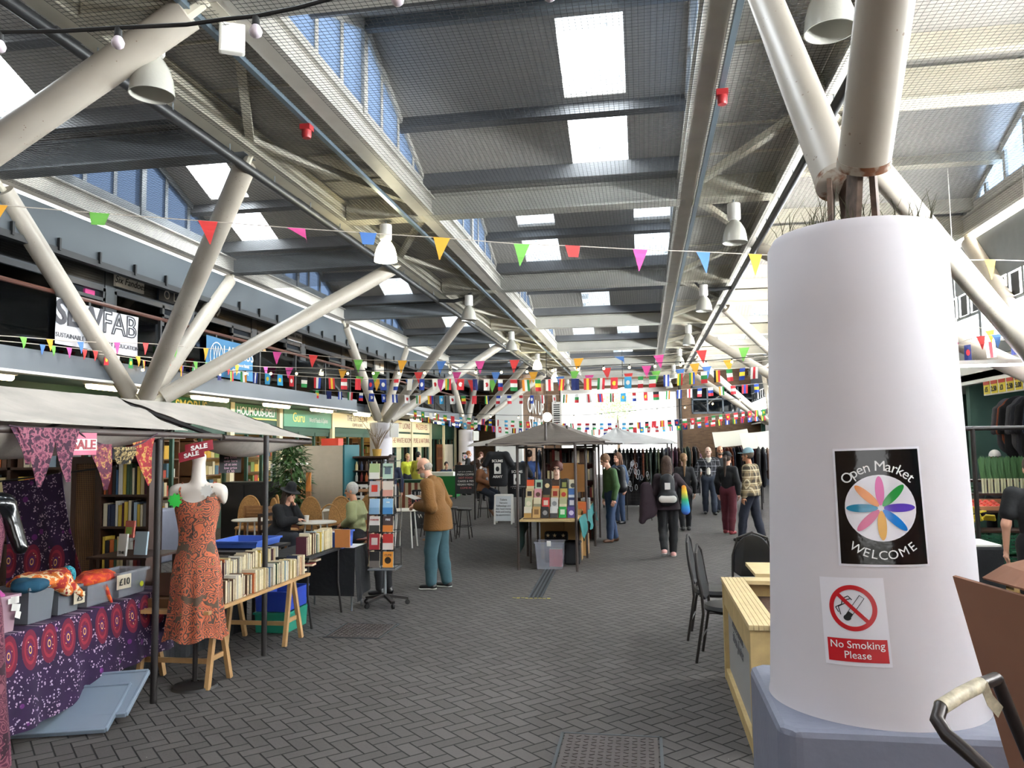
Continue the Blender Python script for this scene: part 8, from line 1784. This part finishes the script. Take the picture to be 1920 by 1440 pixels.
for k, (x, y, w) in enumerate(((2.2, 26.4, 1.1), (2.9, 25.2, 1.1), (3.2, 23.8, 0.9))):
    r = empty('stall_canopy', (x, y, 0)); tag(r, 'slanting cream canopy at the far right, %s from the back' % _ORD[k], 'canopy', 'cream canopies at the far right')
    MB().sheet([[(w*i/8, -0.9*j/6, 2.26+0.10*(i/8)-0.02*math.sin(PI*i/8)-0.48*j/6-0.06*k) for i in range(9)] for j in range(7)], 0.006).build('sheet', mat('cream_canvas', '#d8d4c4', 0.8), r, smooth=True); MB().tube((0.1, -0.1, 0), (0.1, -0.1, 2.12-0.06*k), 0.02).tube((w-0.05, -0.1, 0), (w-0.05, -0.1, 2.2-0.06*k), 0.02).build('post', pole_m, r)
r = empty('jewellery_stand', (-0.15, 20.3, 0)); tag(r, 'black grid stand hung with silver necklaces behind the green jumper man', 'display stand'); b = MB()
for i in range(9): b.box(-0.3+0.075*i-0.003, -0.3+0.075*i+0.003, 0, 0.006, 0.5, 1.65)
for i in range(16): b.box(-0.3, 0.3, 0, 0.006, 0.5+0.077*i-0.003, 0.5+0.077*i+0.003)
b.tube((-0.3, 0, 0), (-0.3, 0, 1.65), 0.01).tube((0.3, 0, 0), (0.3, 0, 1.65), 0.01).build('grid', pole_m, r); q = random.Random(8)
for i in range(20):
    x, z = q.uniform(-0.27, 0.27), q.uniform(0.75, 1.45); MB().path([(x+0.03*math.sin(t), -0.012, z-0.07*math.cos(t)) for t in np.linspace(0, 2*PI, 9)[:-1]], 0.006, 4, closed=True).build('necklace', mat('silver_bead', '#cfd0d4', 0.3, metal=0.5), r)
# ------------------------------------------------------------------ planter, black chairs, floor covers
deckw = mat('deck_timber', '#b89f6c', 0.65, noise=0.15, nscale=10)
r = empty('planter', (0.98, 5.95, 0)); tag(r, 'pale timber planter box standing behind the entrance column', 'planter'); x0, x1, y0, y1 = -0.37, 0.5, -0.88, 0.86
MB().box(x0+0.03, x0+0.06, y0, y1, 0.05, 0.62).box(x1-0.06, x1-0.03, y0, y1, 0.05, 0.62).build('panel', mat('planter_grey_panel', '#9a9a98', 0.6), r)
b = MB().box(x0, x0+0.05, y0, y1, 0.60, 0.77).box(x1-0.05, x1, y0, y1, 0.60, 0.77).box(x0, x1, y0, y0+0.05, 0.0, 0.77).box(x0, x1, y1-0.05, y1, 0.0, 0.77).box(x0, x0+0.05, y0, y1, 0, 0.09)
b.box(x0-0.004, x0+0.07, y1-0.08, y1+0.004, 0, 0.77).box(x0-0.004, x0+0.08, y0-0.006, y0+0.07, 0, 0.765)
b.build('side', deckw, r)
b = MB()
for k in range(6):
    w = 0.026; a = x0-0.01+0.03*k
    b.box(a, a+w, y0-0.02, y1+0.02, 0.77, 0.80); b.box(x1-0.17+0.03*k, x1-0.17+0.03*k+w, y0-0.02, y1+0.02, 0.77, 0.80); b.box(x0+0.17, x1-0.17, y1-0.15+0.03*k, y1-0.15+0.03*k+w, 0.77, 0.80); b.box(x0+0.17, x1-0.17, y0-0.02+0.03*k, y0-0.02+0.03*k+w, 0.77, 0.80)
b.build('capping', mat('grooved_deck', '#cbb587', 0.6, noise=0.1), r); MB().box(x0+0.05, x1-0.05, y0+0.05, y1-0.05, 0.05, 0.66).build('soil', mat('bark_mulch', '#4a2f1e', 0.95, noise=0.5, nscale=30, bump=0.8), r)
for t, z in (('Please do not', 0.50), ('sit on planter', 0.40)): letters(MB(), t, frame_mat(Vector((x0+0.026, 0.1, z)), (0, -1, 0), (0, 0, 1)), 0.12).build('lettering', mat('faded_grey', '#6a6a6c', 0.7), r)
vinyl = mat('black_vinyl', '#131418', 0.45)
def banquet(lab, loc, rz):
    r = empty('banquet_chair', loc, rz); tag(r, lab, 'chair', 'black chairs by the planter')
    MB().lathe([(0.0005, 0.42), (0.19, 0.42), (0.215, 0.45), (0.20, 0.48), (0.0005, 0.485)], n=28).build('seat', vinyl, r, smooth=True)
    pts = [(0.19*math.cos(t), 0.215+0.03*math.sin(t), 0.72+0.25*math.sin(t)) for t in np.linspace(0, PI, 15)]
    low = [(0.19, 0.19, 0.58), (0.12, 0.175, 0.53), (-0.12, 0.175, 0.53), (-0.19, 0.19, 0.58)]
    MB().prism(pts+low[::-1], (0, 0.028, 0)).build('backrest', vinyl, r, bevel=0.01)
    for s in (-1, 1):
        MB().path([(s*0.205, 0.26, -0.0), (s*0.20, 0.19, 0.42), (s*0.20, 0.20, 0.6), (s*0.20, 0.225, 0.75), (s*0.15, 0.245, 0.93), (s*0.0, 0.255, 0.99)], 0.0125, 8).build('leg', pole_m, r, smooth=True); MB().path([(s*0.18, -0.25, 0), (s*0.17, -0.14, 0.43), (s*0.17, 0.14, 0.43)], 0.0125, 8).build('leg', pole_m, r, smooth=True)
    MB().tube((-0.19, -0.19, 0.22), (0.19, -0.19, 0.22), 0.008).tube((-0.2, 0.22, 0.2), (0.2, 0.22, 0.2), 0.008).build('stretcher', pole_m, r); return r
banquet('black rounded chair, nearest of the two beside the planter', (0.70, 7.35, 0), -PI/2-0.2+PI); banquet('black rounded chair just beyond the nearest one', (0.66, 8.15, 0), -PI/2-0.15+PI); banquet('black rounded chair facing the viewer behind the planter', (1.05, 8.75, 0), PI+0.1)
r = empty('cafe_table', (1.30, 7.75, 0)); tag(r, 'square timber table between the black chairs and the entrance column', 'table'); MB().box(-0.35, 0.35, -0.35, 0.35, 0.71, 0.74).build('tabletop', mat('grooved_deck', '#cbb587', 0.6, noise=0.1), r); MB().box(-0.3, 0.3, -0.02, 0.02, 0.05, 0.71).box(-0.02, 0.02, -0.3, 0.3, 0.0, 0.71).build('leg', deckw, r)
iron = mat('cast_iron_cover', '#4a4240', 0.6, noise=0.2, nscale=12)
def cover(lab, x0, x1, y0, y1, rz=0.0):
    cx, cy = (x0+x1)/2, (y0+y1)/2; r = empty('manhole_cover', (cx, cy, 0.0), rz); tag(r, lab, 'manhole cover'); w, d = (x1-x0)/2, (y1-y0)/2
    MB().box(-w, w, -d, d, 0.001, 0.006).build('plate', iron, r); b = MB()
    for i in range(11):
        for j in range(11): x, y = -w*0.86+1.72*w*i/10, -d*0.86+1.72*d*j/10; s = 1 if (i+j) % 2 else -1; b.bar((x-0.014, y-0.008*s, 0.007), (x+0.014, y+0.008*s, 0.007), 0.008, 0.006)
    t = b.build('tread', iron, r); t['kind'] = 'stuff'; MB().box(-w-0.03, -w-0.01, -d-0.03, d+0.03, 0.001, 0.005).box(w+0.01, w+0.03, -d-0.03, d+0.03, 0.001, 0.005).box(-w-0.03, w+0.03, -d-0.03, -d-0.01, 0.001, 0.005).box(-w-0.03, w+0.03, d+0.01, d+0.03, 0.001, 0.005).build('frame', dark_steel, r)
cover('cast iron cover in the floor at the bottom of the view', -0.56, 0.04, 4.78, 5.36); cover('cast iron cover in the floor near the book trestle', -3.22, -2.68, 7.75, 8.36)
r = empty('drain_channel', (-1.43, 11.1, 0.0), 0.03); tag(r, 'narrow slotted drain running to the middle stall', 'drain'); MB().box(-0.09, 0.09, -1.1, 1.6, 0.001, 0.006).build('grate', dark_steel, r)
for x in (-0.05, 0, 0.05): MB().box(x-0.012, x+0.012, -1.08, 1.58, 0.006, 0.008).build('slot', black_m, r)
o = MB()
for i in range(9): q = random.Random(i); o.box(-1.68+0.055*i, -1.64+0.055*i, 9.95+q.uniform(-.02, .02), 9.97+q.uniform(-.01, .02), 0.001, 0.003)
o = o.build('paint_mark', mat('worn_yellow_paint', '#a89a3a', 0.8)); tag(o, 'worn yellow paint mark at the near end of the floor drain', 'marking')
# ------------------------------------------------------------------ fruit stall and clothes shop at the right
r = empty('fruit_stall', (5.0, 12.6, 0)); tag(r, 'stepped fruit and vegetable stand with green crates at the right', 'stall')
for k, (y, z) in enumerate(((-0.3, 0.86), (0.15, 1.1), (0.6, 1.32), (1.05, 1.5))): MB().box(-1.1, 1.4, y-0.22, y+0.22, z-0.25, z-0.22).build('shelf', dkw, r)
for x in (-1.05, 1.35): MB().box(x-0.03, x+0.03, -0.5, 1.3, 0, 0.62).build('leg', dkw, r)
cg = mat('crate_green', '#14553a', 0.5)
for i, (x, z) in enumerate(((3.9, 0.05), (4.48, 0.05), (5.06, 0.05), (3.9, 0.35), (4.48, 0.35), (5.06, 0.35))):
    b = MB(); w, d, h = 0.27, 0.18, 0.27
    for k in range(6): b.box(-w, w, -d, -d+0.012, 0.045*k, 0.045*k+0.028).box(-w, w, d-0.012, d, 0.045*k, 0.045*k+0.028).box(-w, -w+0.012, -d, d, 0.045*k, 0.045*k+0.028).box(w-0.012, w, -d, d, 0.045*k, 0.045*k+0.028)
    for k in range(7): b.box(-w+2*w*k/6-0.008, -w+2*w*k/6+0.008, -d-0.003, -d+0.012, 0, h)
    b.box(-w, w, -d, d, 0, 0.012); o = b.build('vegetable_crate', cg); o.location = (x, 12.0, z); tag(o, 'green slatted crate in the %s row under the fruit stand, %s from left' % (['lower', 'upper'][i//3], _ORD[i % 3]), 'crate', 'green crates under the fruit stand')
def copies(pr, n, pos, lab, cat, group, seed, rot=1.0):
    q = random.Random(seed)
    for i in range(n):
        o = pr if i == 0 else dup(pr); o.location = pos(i, q); o.rotation_euler = (q.uniform(-.3, .3)*rot, q.uniform(-.3, .3)*rot, q.uniform(0, 6.28)*rot); tag(o, lab, cat, group)
ban = mat('banana_yellow', '#d8c23a', 0.5, noise=0.15, nscale=20)
b = sdf_obj('banana_bunch', [p for k in range(6) for p in (('c', (0, 0.02*k-0.05, 0.10), (0.06, 0.028*k-0.07, 0.03), 0.014, 0.020), ('c', (0.06, 0.028*k-0.07, 0.03), (0.15, 0.032*k-0.08, 0.04), 0.020, 0.012))], ban, None, 0.009, 0.008)
copies(b, 9, lambda i, q: (4.15+0.16*(i % 5), 12.22+0.16*(i//5), 0.74+0.10*(i//5)), 'bunch of bananas on the lowest step of the fruit stand', 'bananas', 'banana bunches on the fruit stand', 1, 0.5)
tm = MB().ball((0, 0, 0), 0.045, 12, 8, (1, 1, 0.85)).build('tomato', mat('tomato_red', '#c83a26', 0.3), None, smooth=True); MB().ball((0, 0, 0.036), 0.012, 6, 4, (1, 1, 0.4)).build('stalk', mat('stalk_green', '#4a6a2c', 0.7), tm)
copies(tm, 44, lambda i, q: (4.25+0.085*(i % 11), 12.62+0.085*(i//11), 0.915+0.02*(i//11)), 'red tomato in the wooden tray on the fruit stand', 'tomato', 'tomatoes on the fruit stand', 2, 0.3)
o = MB().box(4.15, 5.25, 12.54, 12.57, 0.87, 0.94).box(4.15, 4.18, 12.54, 12.98, 0.87, 0.98).box(5.22, 5.25, 12.54, 12.98, 0.87, 0.98).box(4.15, 5.25, 12.95, 12.98, 0.87, 1.02).box(4.15, 5.25, 12.57, 12.95, 0.865, 0.875).build('tray', mat('tray_wood', '#b07a5a', 0.7)); tag(o, 'wooden tray of tomatoes on the fruit stand', 'tray')
lk = MB().tube((0, 0, 0), (0, 0, 0.22), 0.016, 0.018, 8).build('leek', mat('leek_white', '#d8dcb8', 0.5), None, smooth=True); MB().add([(-0.02, 0, 0.2), (0.02, 0, 0.2), (0.045, 0.02, 0.5), (0, 0.03, 0.56), (-0.045, 0.02, 0.5)], [(0, 1, 2, 3, 4)]).prism([(-0.018, 0.01, 0.2), (0.018, 0.01, 0.2), (0.03, 0.05, 0.48), (-0.03, 0.05, 0.48)], (0, 0.004, 0)).build('leaves', mat('leek_green', '#3f6a3c', 0.6), lk)
copies(lk, 14, lambda i, q: (5.05+0.045*i, 13.05+0.02*(i % 2), 1.10), 'upright leek in the row at the back of the fruit stand', 'leek', 'leeks on the fruit stand', 3, 0.0)
cu = sdf_obj('cucumber', [('c', (-0.14, 0, 0), (0.14, 0.01, 0), 0.022, 0.022)], mat('cucumber_green', '#1f4a2c', 0.4), None, 0.012, 0.01)
copies(cu, 22, lambda i, q: (4.0+0.09*(i % 11), 13.1+0.12*(i//11), 1.12+0.06*(i//11)), 'dark green cucumber on the upper step of the fruit stand', 'cucumber', 'cucumbers on the fruit stand', 4, 0.15)
mg = MB().ball((0, 0, 0), 0.065, 14, 10).build('melon', mat('melon_yellow', '#c9a84a', 0.5, noise=0.15), None, smooth=True)
copies(mg, 9, lambda i, q: (5.7+0.14*(i % 3), 12.9+0.14*(i//3), 1.16+0.05*(i//3)), 'yellow melon at the right of the fruit stand', 'melon', 'melons on the fruit stand', 5)
ab = sdf_obj('aubergine', [('c', (-0.06, 0, 0), (0.05, 0, 0), 0.03, 0.045)], mat('aubergine_purple', '#2a1a2e', 0.25), None, 0.012, 0.01); copies(ab, 12, lambda i, q: (4.2+0.12*(i % 6), 12.42+0.09*(i//6), 0.80+0.05*(i//6)), 'dark purple aubergine below the tomato tray', 'aubergine', 'aubergines on the fruit stand', 6, 0.4)
r = empty('market_stall', (4.4, 11.6, 0)); tag(r, 'black pole framework in front of the fruit stand', 'stall'); MB().tube((0.0, 0, 0), (0.0, 0, 2.08), 0.03, 0.03, 10).build('post', pole_m, r); MB().tube((1.9, 0, 0), (1.9, 0, 2.08), 0.03, 0.03, 10).build('post', pole_m, r); MB().tube((-0.8, 0, 2.06), (2.3, 0, 2.06), 0.03, 0.03, 10).build('rail', pole_m, r)
r = empty('shop_lamp', (5.0, 12.2, 2.98)); tag(r, 'strip lamp hung over the fruit stand', 'lamp'); MB().box(-0.7, 0.7, -0.06, 0.06, 0, 0.06).tube((-0.5, 0, 0.06), (-0.5, 0, 2.9), 0.006).tube((0.5, 0, 0.06), (0.5, 0, 2.9), 0.006).build('body', white_m, r); MB().box(-0.68, 0.68, -0.045, 0.045, -0.03, 0).build('tube', emis('shop_lamp_cool', '#f4f2ff', 12), r)
r = empty('table', (3.35, 9.4, 0)); tag(r, 'table with a black skirt and white tray beside the fruit stall', 'table'); MB().box(-0.3, 0.35, -0.3, 0.3, 0.05, 0.78).build('skirt', black_cloth, r, bevel=0.03); MB().box(-0.28, 0.33, -0.28, 0.28, 0.78, 0.80).build('tray', papers, r)
for k, (x, y) in enumerate(((3.85, 9.2), (3.9, 9.25))): 
    b = MB()
    for j in range(3): b.box(-0.18, 0.18, -0.14, -0.125, 0.09*j, 0.09*j+0.06).box(-0.18, 0.18, 0.125, 0.14, 0.09*j, 0.09*j+0.06).box(-0.18, -0.165, -0.14, 0.14, 0.09*j, 0.09*j+0.06).box(0.165, 0.18, -0.14, 0.14, 0.09*j, 0.09*j+0.06)
    b.box(-0.18, 0.18, -0.14, 0.14, 0, 0.01); o = b.build('wooden_crate', mat('crate_wood', '#a58a5c', 0.8)); o.location = (x, y, 0.002+0.25*k); o.rotation_euler = (0, 0, 0.2*k); tag(o, ['small slatted wooden crate on the floor by the fruit stall', 'wooden crate stacked on the floor crate by the fruit stall'][k], 'crate')
# price posters and clothes in the right-hand shop
r = sign('s', 12.6, 15.1, 2.68, 2.94, white_m, [], 'row of yellow and red price posters above the right-hand clothes shop', x=6.0)
for k in range(8):
    y = 1.1-0.30*k; MB().box(-0.06, -0.052, y-0.12, y+0.12, -0.11, 0.11).build('poster', mat('poster_yellow', '#e6d03a', 0.6), r); MB().box(-0.066, -0.06, y-0.12, y+0.12, 0.05, 0.11).build('poster_band', mat('poster_red', '#c2412c', 0.6), r)
    letters(MB(), ['\u00a35', '2.50', '\u00a33', '2.50', '5.00', '1.50', '\u00a34', '\u00a32'][k], frame_mat(Vector((-0.068, y, -0.07)), (0, -1, 0), (0, 0, 1)), 0.12, bold=0.02).build('lettering', ink, r)
for a in range(2): rail(['clothes rail hung across the front of the right-hand clothes shop', 'lower clothes rail inside the right-hand clothes shop'][a], (6.25+0.5*a, 15.0, 0), (6.25+0.5*a, 12.9, 0), 11, 6+a, ['rail across the right-hand shop front', 'lower rail inside the right-hand shop'][a], ['clothes in the right-hand shop front', 'clothes inside the right-hand shop'][a], h=2.55-0.7*a)
r = empty('shop_lamp', (6.9, 14.0, 2.99)); tag(r, 'strip lamp inside the right-hand clothes shop', 'lamp'); MB().box(-0.08, 0.08, -0.7, 0.7, -0.06, 0).build('body', white_m, r); MB().box(-0.06, 0.06, -0.68, 0.68, -0.09, -0.06).build('tube', emis('shop_lamp_cool', '#f4f2ff', 12), r)
# ------------------------------------------------------------------ near right corner: carton, sack truck, chalkboard
kb = mat('corrugated_carton', '#8a5f48', 0.8, noise=0.08, nscale=3); r = empty('carton', (1.06, 2.30, 1.22), rot=(0.0, -0.24, 0.18)); tag(r, 'big brown cardboard carton leaning in the lower right corner', 'box')
MB().box(-0.015, 0.55, -0.005, 0.005, -1.18, 0.30).box(-0.015, -0.005, 0, 0.35, -1.1, 0.28).build('wall', kb, r); MB().sheet([[(-0.01+0.56*i/8, 0.02+0.18*j/4, 0.30+0.10*j/4*(i/8)+0.008*math.sin(i*2.2)) for i in range(9)] for j in range(5)], 0.006).build('flap', kb, r)
r = empty('sack_truck', (1.12, 1.9, 0)); tag(r, 'worn metal sack truck handle in the lower right corner', 'trolley'); tubm = mat('worn_black_tube', '#2c2422', 0.35, metal=0.4); hp = [atY(1868, 1272, 2.05), atY(1840, 1283, 2.0), atY(1800, 1303, 1.95), atY(1764, 1326, 1.9), atY(1757, 1350, 1.87), atY(1775, 1378, 1.84), atY(1815, 1412, 1.8), atY(1880, 1470, 1.72)]
o0 = Vector((1.12, 1.9, 0)); low = hp[-1]-o0
MB().path([p-o0 for p in hp]+[low+Vector((0.05, -0.02, -0.4)), Vector((low.x+0.06, low.y-0.02, 0.04))], 0.015, 12).path([hp[0]-o0, hp[0]-o0+Vector((0.12, 0.12, -0.25)), Vector((hp[0].x-o0.x+0.15, hp[0].y-o0.y+0.15, 0.04))], 0.015, 12).build('tube_frame', tubm, r, smooth=True)
MB().path([p-o0 for p in hp[1:4]], 0.0165, 14).build('taped_grip', mat('worn_tape', '#b5aa92', 0.5, noise=0.5, nscale=40), r, smooth=True); MB().sheet([[p-o0+Vector((0.006*s, -0.017, 0.012*s-0.02*j)) for s in (-1, 1)] for j, p in enumerate((hp[1], hp[1]+Vector((0.01, 0, -0.01)), hp[1]+Vector((0.03, 0, -0.015))))], 0.002).build('loose_tape', mat('worn_tape', '#b5aa92', 0.5), r)
r = empty('blackboard', (1.52, 2.95, 0), rot=(-0.2, 0, 0.25)); tag(r, 'black chalkboard propped beside the entrance column', 'blackboard'); MB().box(-0.16, 0.4, -0.01, 0.01, 0.02, 1.25).build('board', black_m, r)
for t, z in (('Fresh', 1.0), ('Flowers', 0.85)): letters(MB(), t, frame_mat(Vector((0.1, -0.013, z)), (1, 0, 0), (0, 0, 1)), 0.13, shear=0.3).build('lettering', mat('chalk_dim', '#8a8c86', 0.9), r)
r = empty('side_table', (2.25, 4.6, 0)); tag(r, 'small pale topped table beyond the cardboard carton', 'table'); MB().box(-0.35, 0.35, -0.3, 0.3, 0.75, 0.78).build('tabletop', mat('pale_blue_board', '#c3cdd6', 0.5), r)
for x in (-0.3, 0.3):
    for y in (-0.25, 0.25): MB().tube((x, y, 0), (x, y, 0.75), 0.02, 0.02, 8).build('leg', grey_steel, r)
# fitted objects that hang or stand at the left columns
for k, (x, y, z, t) in enumerate(((XB+0.66, 24.75, 2.5, 'white speaker box on the middle left column'), (XB+0.66, 37.4, 2.45, 'white speaker box on the farthest left column'))):
    o = MB().box(-0.14, 0.14, -0.12, 0.12, -0.25, 0.2).build('speaker', white_m, bevel=0.02); o.location = (x, y, z); o.rotation_euler = (0.15, 0, 0.4); tag(o, t, 'speaker')

bpy.data.scenes.remove(TS)
